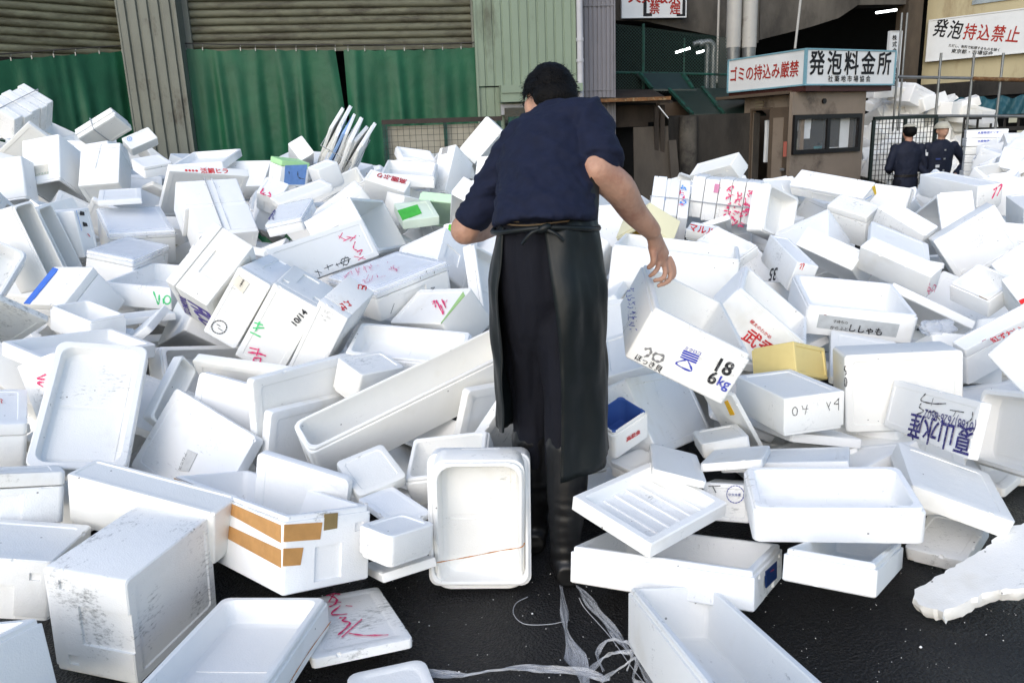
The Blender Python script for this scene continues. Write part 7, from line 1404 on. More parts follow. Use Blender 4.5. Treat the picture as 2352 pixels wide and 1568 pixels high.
fs=[tuple(range(N)),tuple(reversed(range(3*N,4*N)))]
for lv in range(3): fs+=[(lv*N+i,(lv+1)*N+i,(lv+1)*N+(i+1)%N,lv*N+(i+1)%N) for i in range(N)]
me=mesh_of('broken',vs,fs); bm=bmesh.new(); bm.from_mesh(me); bmesh.ops.recalc_face_normals(bm,faces=bm.faces); bmesh.ops.triangulate(bm,faces=[f for f in bm.faces if len(f.verts)>4]); bm.to_mesh(me); bm.free(); sharp(me,30)
ob=tag(link('broken_foam_piece',me,None,FOAM),'jagged broken foam slab on the asphalt at the lower right edge','foam piece'); ob['dirt']=.6
def mass(items,name,label):
    mb=MB()
    for i,M in items:
        o=len(mb.v); me=LM[i]; mb.v+=[M@v.co for v in me.vertices]; mb.f+=[tuple(k+o for k in p.vertices) for p in me.polygons]
    ob=link(name,mesh_of(name,mb.v,mb.f,32),None,FOAM); tag(ob,label,'foam boxes',kind='stuff')
if 'DEEP' in globals(): mass([(i,Matrix.Translation(t_)@Quaternion(q_).to_matrix().to_4x4()) for i,t_,q_ in DEEP]+[(i,Matrix.Translation(t_)@Quaternion(q_).to_matrix().to_4x4()@Matrix.Scale(.8,4)) for i,t_,q_ in BED],'buried_foam_boxes','white foam boxes buried in the heap, only slivers of them showing')
# ------------------------------------------------------------------ far heap, stack by the guards, right edge
def far_box(px,py,Y,size,yaw,tx,ty,i,label,name='foam_box',group='foam boxes in the far heap'):
    me=LM[i]; ob=link(name,me); ob.location=at(px,py,Y); ob.rotation_euler=(tx,ty,yaw); s=size/LIB[i][1]; ob.scale=(s,s,s); tag(ob,label,'foam box',group); ob['dirt']=random.uniform(-.3,.2); return ob
rr=random.Random(21)
top=[(2000,250),(2008,222),(2060,195),(2120,235),(2150,232),(2180,240),(2200,228),(2240,262),(2262,300),(2300,330)]
def skyl(x):
    for (a,ya),(b2,yb) in zip(top,top[1:]):
        if a<=x<=b2: return ya+(yb-ya)*(x-a)/(b2-a)
    return 330
def xf(px,py,Y,size,yaw,tx,ty,i):
    from mathutils import Euler
    return (i,Matrix.Translation(at(px,py,Y))@Euler((tx,ty,yaw)).to_matrix().to_4x4()@Matrix.Scale(size/LIB[i][1],4))
it=[]
for k in range(120):
    x=rr.uniform(2004,2268); y0=skyl(x); y=y0+20+(420-y0)*(k/120.)*rr.uniform(.8,1.1); Y=14.4-1.3*min(1.2,(y-y0)/150)
    it.append(xf(x,y,Y,rr.uniform(.42,.62),rr.uniform(0,6.3),rr.gauss(0,.35),rr.gauss(0,.35),rr.choice([6,7,8,9,10,11,0,3])))
mass(it,'far_foam_heap','tall far heap of white foam boxes behind the mesh panel and guards')
ORD=['first','second','third','fourth','fifth','sixth','seventh','eighth']
for k,(x,y,a) in enumerate(((2024,212,.3),(2058,207,-.3),(2092,222,.5),(2128,240,.4),(2178,250,.6),(2205,242,-.4),(2228,266,.2))):
    far_box(x,y,13.4,.55,a,rr.gauss(0,.2),rr.gauss(0,.25),rr.choice([6,8,9,10]),'%s foam box from the kiosk along the crest of the far heap'%ORD[k],group='foam boxes on the far crest')
stk=at(2258,372,9.9); rr=random.Random(5); zz=stk.z-.26
base=Vector((stk.x,stk.y,0)); k=0
SN=['bottom','second lowest','third lowest','fourth lowest','middle','fifth highest','fourth highest','third highest','second highest','topmost']
hgt=.098; z=G0
n_=int((at(2255,292,9.9).z-G0)/hgt)
for k in range(n_):
    vs,fs=loft_loops(block_loops(.44,.34,hgt-.004,.012,seam=.03)) if k==0 else (None,None)
    if k==0: stm=to_mesh('foam_box',vs,fs); stm.materials.append(FOAM)
    ob=link('foam_box',stm); ob.location=(base.x+rr.uniform(-.01,.01),base.y,G0+hgt*(k+.5)); ob.rotation_euler=(0,0,R_(-24)+rr.uniform(-.05,.05)); ob['dirt']=-.2
    tag(ob,'shallow foam box number %s from the top of the neat stack right of the guards'%('one two three four five six seven eight nine ten eleven twelve thirteen fourteen fifteen sixteen seventeen eighteen nineteen twenty'.split()[n_-1-k]),'foam box','neat stack right of the guards')
    if k>=n_-2: text_on(ob,'水産物流センター',(-.1,-.172,.0),(.15,-.172,.0),(0,-1,0),inkmat((.05,.1,.5)),.02,.002,'printed_lettering')
rr=random.Random(9); it=[]
for k in range(34):
    x=rr.uniform(2290,2400); y=352+(k/34)*75+rr.uniform(-6,6)-(x-2300)*.25; it.append(xf(x,y,9.6-k*.06,rr.uniform(.4,.55),rr.uniform(0,6.3),rr.gauss(0,.4),rr.gauss(0,.4),rr.choice([0,2,6,8,9,10])))
mass(it,'distant_foam_heap','distant mass of white foam boxes at the right edge beyond the neat stack')
# ------------------------------------------------------------------ people
def ell(mb,c,ax,n=18,m=12):
    """ellipsoid from centre and three axis vectors"""
    c=Vector(c); X,Y,Z=[Vector(a) for a in ax]; o=len(mb.v)
    mb.v.append(c+Z)
    for j in range(1,m):
        a=math.pi*j/m
        for k in range(n): b=2*math.pi*k/n; mb.v.append(c+Z*math.cos(a)+(X*math.cos(b)+Y*math.sin(b))*math.sin(a))
    mb.v.append(c-Z); e=len(mb.v)-1
    for k in range(n): mb.f.append((o,o+1+k,o+1+(k+1)%n)); mb.f.append((e,o+1+(m-2)*n+(k+1)%n,o+1+(m-2)*n+k))
    for j in range(m-2):
        for k in range(n): a=o+1+j*n+k; b=o+1+j*n+(k+1)%n; mb.f.append((a,a+n,b+n,b))
def rings(mb,secs,n=28,caps=True):
    """loft through elliptical sections (centre, half-axis vector, half-axis vector)"""
    o=len(mb.v)
    for c,X,Y in secs:
        for k in range(n): a=2*math.pi*k/n; mb.v.append(Vector(c)+Vector(X)*math.cos(a)+Vector(Y)*math.sin(a))
    for i in range(len(secs)-1):
        for k in range(n): a=o+i*n+k; b=o+i*n+(k+1)%n; mb.f.append((a,b,b+n,a+n))
    if caps: mb.f.append(tuple(o+k for k in reversed(range(n)))); mb.f.append(tuple(o+(len(secs)-1)*n+k for k in range(n)))
def limb(mb,pts,rad,n=16):
    P=smoothpts(pts,5); N=len(pts); R=[]
    for i in range(len(P)):
        f=i/(len(P)-1)*(N-1); k=min(int(f),N-2); R.append(rad[k]+(rad[k+1]-rad[k])*(f-k))
    mb.tube(P,R,n); ell(mb,P[0],((R[0],0,0),(0,R[0],0),(0,0,R[0])),12,8); ell(mb,P[-1],((R[-1],0,0),(0,R[-1],0),(0,0,R[-1])),12,8)
def union(mb,vox,it=6,name='body',wr=None):
    me=mb.mesh(name); o=bpy.data.objects.new('u',me); COL.objects.link(o)
    r=o.modifiers.new('r','REMESH'); r.mode='VOXEL'; r.voxel_size=vox; r.use_smooth_shade=True
    s=o.modifiers.new('s','SMOOTH'); s.factor=.5; s.iterations=it
    out=evalmesh(o); bpy.data.objects.remove(o); bpy.data.meshes.remove(me)
    if wr:
        ns=[v.normal.copy() for v in out.vertices]
        for v,n in zip(out.vertices,ns): v.co+=n*wr(v.co,n)
        out.update()
    out.shade_smooth(); out.name=name; out.materials.clear(); return out
skin=mat('skin',(.62,.355,.245),.5,var=.16,scale=11,bump=.25,bscale=70,stain=(.46,.21,.14),stain_amt=.4,stain_scale=7)
tee=mat('navy_tshirt',(.0075,.012,.037),.85,var=.2,scale=30,bump=.15,bscale=300)
trou=mat('navy_trousers',(.005,.006,.013),.85,var=.2,scale=12,bump=.15,bscale=200)
rub=mat('rubber_apron',(.008,.0115,.0125),.45,var=.3,scale=5,bump=.35,bscale=11,spec=.28,stain=(.014,.016,.016),stain_amt=.25,stain_scale=4)
boot=mat('rubber_boot',(.005,.005,.0055),.42,var=.2,scale=8,bump=.05,spec=.5)
hairm=mat('black_hair',(.0045,.004,.004),.65,var=.4,scale=60,bump=.5,bscale=140,spec=.12)
man=empty('person',(.12,2.25,0),'man in navy T-shirt, black rubber apron and boots bending among the foam boxes','person')
MO=Vector(man.location)
def mpart(name,me,m,parent=man):
    for v in me.vertices: v.co-=MO
    return link(name,me,parent,m)
A=at
neck=A(1258,272,2.56); waist=A(1252,492,2.25); shL=A(1196,338,2.47); shR=A(1346,274,2.44)
elR=A(1368,392,2.30); wrR=A(1497,530,2.48); elL=A(1068,528,2.48); wrL=A(1150,515,2.74)
sp=(neck-waist).normalized(); shx=(shR-shL).normalized(); bk=shx.cross(sp).normalized()
if bk.y>0: bk=-bk
# head: facing away and down
hc=A(1264,230,2.62); hf=Vector((-.12,.78,-.62)).normalized(); hx=Vector((1,.1,.06)).normalized(); hu=hx.cross(hf).normalized(); hx=hf.cross(hu)
mb=MB()
ell(mb,hc,(hx*.076,hf*.094,hu*.092)); ell(mb,hc+hf*.035-hu*.055,(hx*.058,hf*.066,hu*.075)); ell(mb,hc+hf*.1-hu*.045,(hx*.014,hf*.02,hu*.024),10,8)
for s_ in (-1,1):
    ell(mb,hc+hx*(.078*s_)-hu*.03+hf*.0,(hx*.010,hf*.019,hu*.032),12,8); ell(mb,hc+hx*(.03*s_)+hf*.086-hu*.008,(hx*.014,hf*.008,hu*.008),10,6)
ell(mb,hc+hf*.09-hu*.088,(hx*.024,hf*.012,hu*.008),10,6)
limb(mb,[neck-sp*.05,neck+sp*.03,hc-hu*.06-hf*.025],[.06,.056,.054])
rings(mb,[(waist-sp*.02,hx*.105,bk*.075),(waist+sp*.15,shx*.115,bk*.08),(waist+sp*.3,shx*.12,bk*.08),(neck-sp*.03,shx*.06,bk*.05)])
limb(mb,[shR,(shR+elR)/2+Vector((.01,-.01,0)),elR],[.05,.05,.048]); limb(mb,[elR,elR.lerp(wrR,.3)+Vector((.012,-.012,.006)),elR.lerp(wrR,.65),wrR],[.049,.05,.041,.03])
limb(mb,[shL,(shL+elL)/2,elL],[.048,.044,.045]); limb(mb,[elL,elL.lerp(wrL,.35),wrL],[.047,.047,.03])
# right hand: palm, four fingers, thumb
HX,HY=-9,7
def A(x,y,Y,_a=at): return _a(x+(HX if x>1494 and 545<y<660 and Y>2.4 else 0),y+(HY if x>1494 and 545<y<660 and Y>2.4 else 0),Y)
palm=A(1521,568,2.525)
mb.tube([wrR,wrR.lerp(palm,.5),palm,A(1533,590,2.545)],[(.027,.02),(.034,.018),(.04,.0165),(.038,.014)],14)
for k0,k1,k2,k3,r in (((1518,586,2.53),(1521,604,2.515),(1513,618,2.505),(1502,627,2.51),.0092),((1530,590,2.545),(1537,613,2.53),(1532,632,2.515),(1512,637,2.515),.0095),((1540,590,2.555),(1549,614,2.545),(1545,638,2.53),(1521,649,2.525),.0092),((1548,586,2.565),(1557,607,2.56),(1556,628,2.545),(1538,640,2.54),.0082)):
    limb(mb,[A(*k0),A(*k1),A(*k2),A(*k3)],[r*1.12,r*1.02,r*.95,r*.8],10)
limb(mb,[A(1506,560,2.50),A(1510,582,2.49),A(1509,598,2.49),A(1499,607,2.495)],[.014,.012,.0105,.009],10)
# left hand, half hidden in front of the body
pl=A(1168,516,2.80); mb.tube([wrL,pl],[(.025,.018),(.036,.016)],12)
for i in range(4): limb(mb,[pl+Vector((.0,-.0,.024-.016*i)),pl+Vector((.03,.02,.02-.016*i)),pl+Vector((.05,.015,.012-.016*i)),pl+Vector((.05,-.005,.004-.015*i))],[.009,.009,.0085,.007],10)
limb(mb,[pl+Vector((-.01,-.02,.02)),pl+Vector((.02,-.03,.025)),pl+Vector((.04,-.025,.015))],[.012,.0105,.009],10)
hipL,hipR=A(1222,640,2.27),A(1296,640,2.24); knL,knR=A(1222,890,2.33),A(1306,900,2.20); anL,anR=A(1226,1225,2.36),A(1300,1255,2.16)
ellp=(hipL+hipR)/2
rings(mb,[(waist,Vector((.11,0,0)),Vector((0,.085,0))),(ellp+Vector((0,0,.05)),Vector((.14,0,0)),Vector((0,.105,0))),(ellp-Vector((0,0,.06)),Vector((.12,0,0)),Vector((0,.09,0)))])
limb(mb,[hipL,knL,anL],[.075,.05,.036]); limb(mb,[hipR,knR,anR],[.075,.05,.036])
body=union(mb,.0048,4,'body'); mpart('body',body,skin)
# hair
mb=MB(); ell(mb,hc+hu*.012-hf*.006,(hx*.086,hf*.103,hu*.100),40,28); ell(mb,hc-hf*.06-hu*.035,(hx*.07,hf*.045,hu*.055),24,16)
for v in mb.v:
    r=v-hc
    v+=r.normalized()*(.006*noise.noise(v*38)+.004*noise.noise(v*95))
# cut the face side away
hm=mb.mesh('hair'); bm=bmesh.new(); bm.from_mesh(hm)
bmesh.ops.delete(bm,geom=[v for v in bm.verts if (v.co-hc).dot(hf)>.045-.55*max(0,(v.co-hc).dot(hu)-.02) and (v.co-hc).dot(hu)<.06 or (abs((v.co-hc).dot(hx))>.055 and (v.co-hc).dot(hu)<-.005 and (v.co-hc).dot(hf)>-.035)],context='VERTS'); bm.to_mesh(hm); bm.free(); hm.shade_smooth()
h_=mpart('hair',hm,hairm)
mb=MB(); rr=random.Random(2)
for k in range(3200):
    d=Vector((rr.gauss(0,1),rr.gauss(0,1),rr.gauss(0,1))).normalized()
    x,y,z=d.dot(hx),d.dot(hf),d.dot(hu)
    if y>.35 and z<.5: continue
    if z<-.35 or (abs(x)>.65 and z<-.02 and y>-.3): continue
    p=hc+hu*.012-hf*.006+hx*(x*.084)+hf*(y*.101)+hu*(z*.098)
    g=(Vector((rr.gauss(0,.6),rr.gauss(0,.6),-.8+rr.gauss(0,.4)))+d*.2).normalized(); L_=rr.uniform(.012,.026); s_=g.cross(d).normalized()*.0011; n_=d
    mb.add([p+s_,p-s_,p+g*L_*.6+n_*.004+s_*.6,p+g*L_*.6+n_*.004-s_*.6,p+g*L_+n_*.002],[(0,1,3,2),(2,3,4)])
st=MB(); st.v=[v-MO for v in mb.v]; st.f=mb.f; so_=link('hair_strands',mesh_of('hair_strands',st.v,st.f),h_,hairm); so_['kind']='stuff'
# T-shirt
def wrinkle(amp,sx,sy,sz,seed=0):
    return lambda p,n: amp*(noise.noise(Vector((p.x*sx,p.y*sy,p.z*sz+seed)))+.5*noise.noise(Vector((p.x*sx*2.3,p.y*sy*2.3,p.z*sz*2.3+seed))))
mb=MB()
rings(mb,[(waist-sp*.035,Vector((.145,0,.0)),Vector((0,-.124,.03))),(waist+sp*.03,Vector((.144,0,0)),Vector((0,-.118,.05))),(waist+sp*.12,shx*.142+Vector((.003,0,0)),bk*.114),(waist+sp*.22,shx*.150,bk*.116),(waist+sp*.31,shx*.145,bk*.105),(waist+sp*.38,shx*.105,bk*.08),(neck-sp*.03,shx*.058,bk*.056)])
limb(mb,[shR-shx*.06,shR+Vector((.0,0,-.008)),shR.lerp(elR,.45)+Vector((.008,0,.0)),shR.lerp(elR,.78)+Vector((.010,-.0,-.004))],[.074,.070,.065,.063]); 
limb(mb,[shL+shx*.05,shL,shL.lerp(elL,.4),shL.lerp(elL,.83)],[.076,.069,.061,.052])
hemR=shR.lerp(elR,.86)+Vector((.012,-.0,-.004)); dR=(elR-shR).normalized()
mb.tube([shR.lerp(elR,.55)+Vector((.012,0,0)),hemR],[.066,.071],18)
hemL=shL.lerp(elL,.88); mb.tube([shL.lerp(elL,.6),hemL],[.056,.053],18)
def folds(p,n):
    # soft diagonal pulls from the right armpit and creases gathered above the waist
    a=noise.noise(Vector((p.x*6+p.z*5,(p.z*16-p.x*11),p.y*5)))
    b_=noise.noise(Vector((p.x*5-p.z*4,(p.z*20+p.x*9)+7,p.y*6)))
    c_=noise.noise(Vector((p.x*8,p.z*46+3*noise.noise(p*6),p.y*9)))
    wst=max(0,1-abs(p.z-waist.z-.05)/.10); sh=max(0,1-(p-shR).length/.2)+max(0,1-(p-shL).length/.2)
    return .011*(1-abs(a)*2.2)*(.4+.5*sh)+.010*(1-abs(b_)*2.4)*.45+.009*wst*c_+.003*noise.noise(p*42)
shirt=union(mb,.0062,5,'t_shirt',folds); mpart('t_shirt',shirt,tee)
# trousers with pleats
mb=MB()
rings(mb,[(waist+Vector((0,.01,.035)),Vector((.134,0,0)),Vector((0,.112,0))),(waist+Vector((0,0,-.02)),Vector((.136,0,0)),Vector((0,.113,0))),(ellp+Vector((0,0,.06)),Vector((.150,0,0)),Vector((0,.124,0))),(ellp-Vector((0,0,.05)),Vector((.142,0,0)),Vector((0,.118,0))),(ellp-Vector((0,0,.15)),Vector((.13,0,0)),Vector((0,.085,0))),(ellp-Vector((0,0,.24)),Vector((.10,0,0)),Vector((0,.035,0)))])
limb(mb,[hipL,hipL.lerp(knL,.5),knL,knL.lerp(anL,.45)],[.095,.09,.073,.062]); limb(mb,[hipR,hipR.lerp(knR,.5),knR,knR.lerp(anR,.45)],[.095,.09,.073,.062])
tr=union(mb,.0075,5,'trousers',wrinkle(.012,24,12,3,3)); tr_=mpart('trousers',tr,trou)
mb=MB(); P=[]
for k in range(26):
    a=R_(-115)+R_(230)*k/25; P.append(waist+Vector((.143*math.sin(a),-.122*math.cos(a),-.014+.004*math.sin(3*a))))
rb=MB(); 
for i in range(len(P)-1):
    rb.bar(P[i],P[i+1],.003,.004)
    if abs(i-12)>3: rb.bar(P[i]+Vector((0,0,.010)),P[i+1]+Vector((0,0,.010)),.003,.004)
mb2=mpart('waistband',rb.mesh('waistband'),mat('tan_webbing',(.16,.11,.06),.8))
mb=MB(); q=A(1240,492,2.118); mb.box((-.012,-.002,-.006),(.012,.002,.006),O=q); mpart('waist_label',mb.mesh('waist_label'),pap)
# boots
for nm,k_,a_,fz in (('L',knL,anL,.0),('R',knR,anR,.0)):
    mb=MB(); foot=Vector((a_.x,a_.y,0)); top=k_.lerp(a_,.32)
    limb(mb,[top,k_.lerp(a_,.6),Vector((a_.x,a_.y,.12)),Vector((a_.x,a_.y+.0,.055))],[.068,.062,.047,.05]); 
    rings(mb,[(foot+Vector((0,-.062,.035)),Vector((.034,0,0)),Vector((0,0,.034))),(foot+Vector((0,-.03,.05)),Vector((.042,0,0)),Vector((0,0,.049))),(foot+Vector((0,.05,.05)),Vector((.045,0,0)),Vector((0,0,.049))),(foot+Vector((.008 if nm=='R' else -.008,.14,.036)),Vector((.048,0,0)),Vector((0,0,.036))),(foot+Vector((.008 if nm=='R' else -.008,.195,.026)),Vector((.034,0,0)),Vector((0,0,.025)))])
    bo=union(mb,.006,4,'boot',lambda p,n: .0035*noise.noise(Vector((p.x*8,p.y*8,p.z*42)))*(1 if p.z<.28 else .2)); mpart('boot',bo,boot)
# apron: wrapped round the front and sides, open at the back
zw=waist.z-.02; cx=A(1255,600,2.24); NZ=34; NA=72; vs=[];fs=[]
zl=A(1140,1000,2.15).z; zr=A(1330,1112,2.08).z
for j in range(NZ+1):
    f=j/NZ
    for i in range(NA+1):
        g=i/NA
        ar=R_(-6+9*f+7*math.sin(f*3)); al=R_(360-58-4*f); a=ar+(al-ar)*g
        ztop=zw-.005+.24*max(0,math.sin((a-R_(14))*.9))**1.3 if a<R_(220) else zw-.005+.15*max(0,math.sin((R_(360)-a-R_(60))*1.0))**1.5
        zlow=zr*(1-g)+zl*g+ (.02*noise.noise(Vector((g*14,0,3))) if g>.8 else .004*noise.noise(Vector((g*9,0,1))))
        z=ztop+(zlow-ztop)*f
        k=max(0,(zw-z)/(zw-.4)); rx=.140+.028*min(1,max(0,k)*4); ry=.118+.03*min(1,max(0,k)*3)
        if z>zw: rx=.140+.18*(z-zw); ry=.118+.25*(z-zw)
        wv=.006*math.sin(a*7+f*2)*min(1,f*4)+.016*noise.noise(Vector((math.cos(a)*2,math.sin(a)*2,z*3)))+.007*noise.noise(Vector((math.cos(a)*5,math.sin(a)*5,z*9+a)))
        lean=(z-zw)*.85 if z>zw else 0
        vs.append(Vector((cx.x+.006+(rx+wv)*math.sin(a),cx.y-(ry+wv)*math.cos(a)+lean,z)))
for j in range(NZ):
    for i in range(NA): q=j*(NA+1)+i; fs.append((q,q+1,q+NA+2,q+NA+1))
am=mesh_of('apron',vs,fs,80); o=bpy.data.objects.new('x',am); COL.objects.link(o); s_=o.modifiers.new('s','SOLIDIFY'); s_.thickness=.004; s_.offset=1; am2=evalmesh(o); bpy.data.objects.remove(o); am2.shade_smooth(); ap_=mpart('apron',am2,rub)
mb=MB(); mb.tube(smoothpts([Vector((cx.x+.15*math.sin(a),cx.y-.125*math.cos(a),zw-.01+.012*math.cos(a*2)-.006*math.cos(a))) for a in [R_(x) for x in range(-120,125,15)]],3),.0075,8)
kn=Vector((cx.x-.01,cx.y-.135,zw-.004)); ell(mb,kn,((.02,0,.006),(0,.011,0),(0,0,.012)),10,8)
mb.tube(smoothpts([kn,kn+Vector((-.035,-.008,-.01)),kn+Vector((-.06,0,-.04))],4),.005,6); mb.tube(smoothpts([kn,kn+Vector((.03,-.006,-.015)),kn+Vector((.05,-.002,-.035))],4),.005,6)
mpart('apron_strings',mb.mesh('apron_strings',60),rub)
mb=MB(); mb.tube(smoothpts([A(1322,330,2.36),A(1348,440,2.22),A(1300,470,2.18),A(1262,490,2.155)],5),.006,6)
# ---------------- two guards
navy=mat('guard_navy',(.010,.014,.032),.75,var=.2,scale=8); helm=mat('cream_helmet',(.55,.52,.42),.35,var=.06)
def guard(px,py,Y,face,label,armsout):
    hd=at(px,py,Y); ht=hd.z-G0; s=ht/1.66; O=Vector((hd.x,hd.y,G0)); g=empty('person',O,label,'person')
    fw=Vector((0,face,0)); rt=Vector((1,0,0))
    def q(x,y,z): return O+rt*(x*s)+fw*(y*s)+Vector((0,0,z*s))
    B_=MB(); ell(B_,q(0,.02,1.55),(rt*.072*s,fw*.09*s,Vector((0,0,.11*s)))); ell(B_,q(0,.105,1.53),(rt*.013,fw*.02,Vector((0,0,.022))),8,6)
    for e in (-1,1): ell(B_,q(.076*e,0,1.54),(rt*.012,fw*.018,Vector((0,0,.03))),8,6); ell(B_,q(.03*e,.1,1.565),(rt*.014,fw*.008,Vector((0,0,.007))),8,6)
    ell(B_,q(0,.1,1.485),(rt*.024,fw*.01,Vector((0,0,.007))),8,6)
    limb(B_,[q(0,-.01,1.36),q(0,0,1.48)],[.055*s,.05*s],12)
    rings(B_,[(q(0,0,.86),rt*.13*s,fw*.09*s),(q(0,0,1.1),rt*.13*s,fw*.09*s),(q(0,0,1.3),rt*.15*s,fw*.09*s),(q(0,0,1.4),rt*.07*s,fw*.06*s)],16)
    J=MB(); T=MB()
    rings(J,[(q(0,0,.78),rt*.175*s,fw*.125*s),(q(0,0,.95),rt*.16*s,fw*.115*s),(q(0,0,1.12),rt*.175*s,fw*.12*s),(q(0,0,1.28),rt*.195*s,fw*.12*s),(q(0,0,1.38),rt*.14*s,fw*.09*s),(q(0,0,1.43),rt*.062*s,fw*.062*s)],20)
    for e in (-1,1):
        if armsout and (e*face*-1==armsout): sh,el_,wr=q(.185*e,0,1.33),q(.40*e,-.05,1.08),q(.2*e,.08,.93)
        elif armsout: sh,el_,wr=q(.185*e,0,1.33),q(.27*e,-.02,1.06),q(.18*e,.14,.9)
        else: sh,el_,wr=q(.185*e,0,1.33),q(.26*e,0,1.06),q(.14*e,.2,1.0)
        limb(J,[sh,el_],[.068*s,.055*s],12); limb(J,[el_,el_.lerp(wr,.85)],[.055*s,.045*s],12)
        limb(B_,[el_,wr],[.03*s,.026*s],10); hnd=wr+(wr-el_).normalized()*.06*s; B_.tube([wr,hnd],[(.03,.016),(.036,.014)],10)
        for k in range(4): d_=(wr-el_).normalized(); sd_=Vector((0,0,1)); limb(B_,[hnd+sd_*(.022-.015*k),hnd+sd_*(.022-.015*k)+d_*.035,hnd+sd_*(.02-.015*k)+d_*.05+fw*.02],[.0085,.008,.007],8)
        limb(B_,[wr+d_*.02+sd_*.02,hnd+sd_*.045],[.011,.009],8)
        limb(T,[q(.085*e,0,.86),q(.095*e,.01,.48),q(.1*e,-.01,.1)],[.098*s,.075*s,.065*s],12); limb(B_,[q(.085*e,0,.86),q(.095*e,.0,.48),q(.1*e,0,.08)],[.07*s,.05*s,.035*s],10)
        ell(T,q(.1*e,.06,.05),(rt*.05*s,fw*.13*s,Vector((0,0,.05*s))))
    def gp(nm,me,m):
        for v in me.vertices: v.co-=O
        return link(nm,me,g,m)
    gp('body',union(B_,.011,3),skin); gp('jacket',union(J,.014,4,'jacket',wrinkle(.008,12,12,9)),navy); gp('trousers',union(T,.014,4,'trousers',wrinkle(.006,12,12,6)),trou)
    H_=MB(); ell(H_,q(0,.0,1.575),(rt*.108*s,fw*.125*s,Vector((0,0,.10*s))),24,16); hm=H_.mesh('helmet'); bm=bmesh.new(); bm.from_mesh(hm); bmesh.ops.delete(bm,geom=[v for v in bm.verts if v.co.z<q(0,0,1.585 if face<0 else 1.625).z],context='VERTS'); bm.to_mesh(hm); bm.free(); hm.shade_smooth(); ho=gp('helmet',hm,helm)
    if face<0: Br=MB(); rings(Br,[(q(0,.01,1.578),rt*.118*s,fw*.14*s),(q(0,.01,1.592),rt*.112*s,fw*.132*s)],24); b_=gp('helmet_brim',Br.mesh('helmet_brim',40),helm)
    hr=MB(); ell(hr,q(0,-.035,1.55),(rt*.08*s,fw*.065*s,Vector((0,0,.06*s)))) if face<0 else ell(hr,q(0,-.02,1.565),(rt*.09*s,fw*.1*s,Vector((0,0,.085*s)))); gp('hair',hr.mesh('hair',60),hairm)
    if face<0:
        for (x,z,w_,h_,m) in ((.09,1.06,.05,.035,pap),(.09,1.16,.06,.02,mat('badge_blue',(.05,.08,.25),.5)),(-.0,1.28,.02,.02,steel),(0,1.16,.02,.02,steel),(0,1.0,.02,.02,steel)):
            mb=MB(); mb.box((-w_/2,-.006,-h_/2),(w_/2,.006,h_/2),O=q(-x,.128,z)); mb.v=[v-O for v in mb.v]; link('badge' if w_>.03 else 'button',mb.mesh('badge'),g,m)
        mb=MB(); mb.box((-.035,-.01,-.04),(.035,.01,.04),O=q(-.235,.04,1.25)); mb.v=[v-O for v in mb.v]; link('arm_badge',mb.mesh('arm_badge'),g,pap)
    else:
        mb=MB(); rings(mb,[(q(0,0,.93),rt*.168*s,fw*.124*s),(q(0,0,.965),rt*.168*s,fw*.124*s)],24); mb.v=[v-O for v in mb.v]; link('belt',mb.mesh('belt',60),g,dfr)
    return g
guard(2090,286,10.9,1,'guard in navy uniform and helmet seen from behind beside the kiosk',0)
guard(2166,281,10.9,-1,'guard in navy uniform and cream helmet facing us, hand on hip',1)
# ------------------------------------------------------------------ plastic ribbons, beads
pe,t,b=nodes('plastic_ribbon'); L=t.links
tc=mk(t,'ShaderNodeTexCoord'); wv=mk(t,'ShaderNodeTexWave',Scale=1.2,Distortion=6.,Detail=4.); wv.inputs['Detail Scale'].default_value=3.
uvn=mk(t,'ShaderNodeUVMap'); mp=mk(t,'ShaderNodeMapping'); mp.inputs['Scale'].default_value=(14,1.2,1); L.new(uvn.outputs[0],mp.inputs[0]); L.new(mp.outputs[0],wv.inputs['Vector'])
mr=mk(t,'ShaderNodeMapRange'); mr.inputs['To Min'].default_value=.10; mr.inputs['To Max'].default_value=.75; L.new(wv.outputs['Fac'],mr.inputs[0]); L.new(mr.outputs[0],b.inputs['Alpha'])
b.inputs['Base Color'].default_value=(.62,.64,.68,1); b.inputs['Roughness'].default_value=.35
def strip(name,pts,widths,label,seed,group='loose plastic ribbons',lift=.006,flat_=None):
    rr=random.Random(seed); P=[]
    for p in pts: P.append(gnd(p[0],p[1],p[2] if len(p)>2 else lift))
    S=smoothpts(P,8); N=len(S); vs=[];fs=[];uv=[]; K=6
    for i,p in enumerate(S):
        f=i/(N-1)*(len(widths)-1); k=min(int(f),len(widths)-2); wd=widths[k]+(widths[k+1]-widths[k])*(f-k)
        tdir=(S[min(i+1,N-1)]-S[max(i-1,0)]).normalized(); s=tdir.cross(Vector((0,0,1))); s=s.normalized() if s.length>1e-4 else Vector((1,0,0))
        tw=1.1*math.sin(i*.21+seed); s=(s*math.cos(tw)+Vector((0,0,1))*math.sin(tw)*.5)
        for j in range(K+1):
            c=j/K-.5; q=p+s*(wd*c)+Vector((0,0,.004*math.sin(j*2.2+i*.5)+abs(c)*wd*.25)); q.z=max(q.z,.003); vs.append(q); uv.append((j/K,i/N*4))
    for i in range(N-1):
        for j in range(K): a=i*(K+1)+j; fs.append((a,a+1,a+K+2,a+K+1))
    me=mesh_of(name,vs,fs,80); ul=me.uv_layers.new(name='UVMap')
    for l in me.loops: ul.data[l.index].uv=uv[l.vertex_index]
    return tag(link(name,me,None,pe),label,'ribbon',group)
strip('plastic_ribbon',[(1288,1345),(1296,1400),(1300,1450),(1320,1510),(1345,1580),(1352,1640)],[.018,.028,.016,.06,.05,.03],'wide frayed plastic ribbon trailing from under the boot towards the viewer',1)
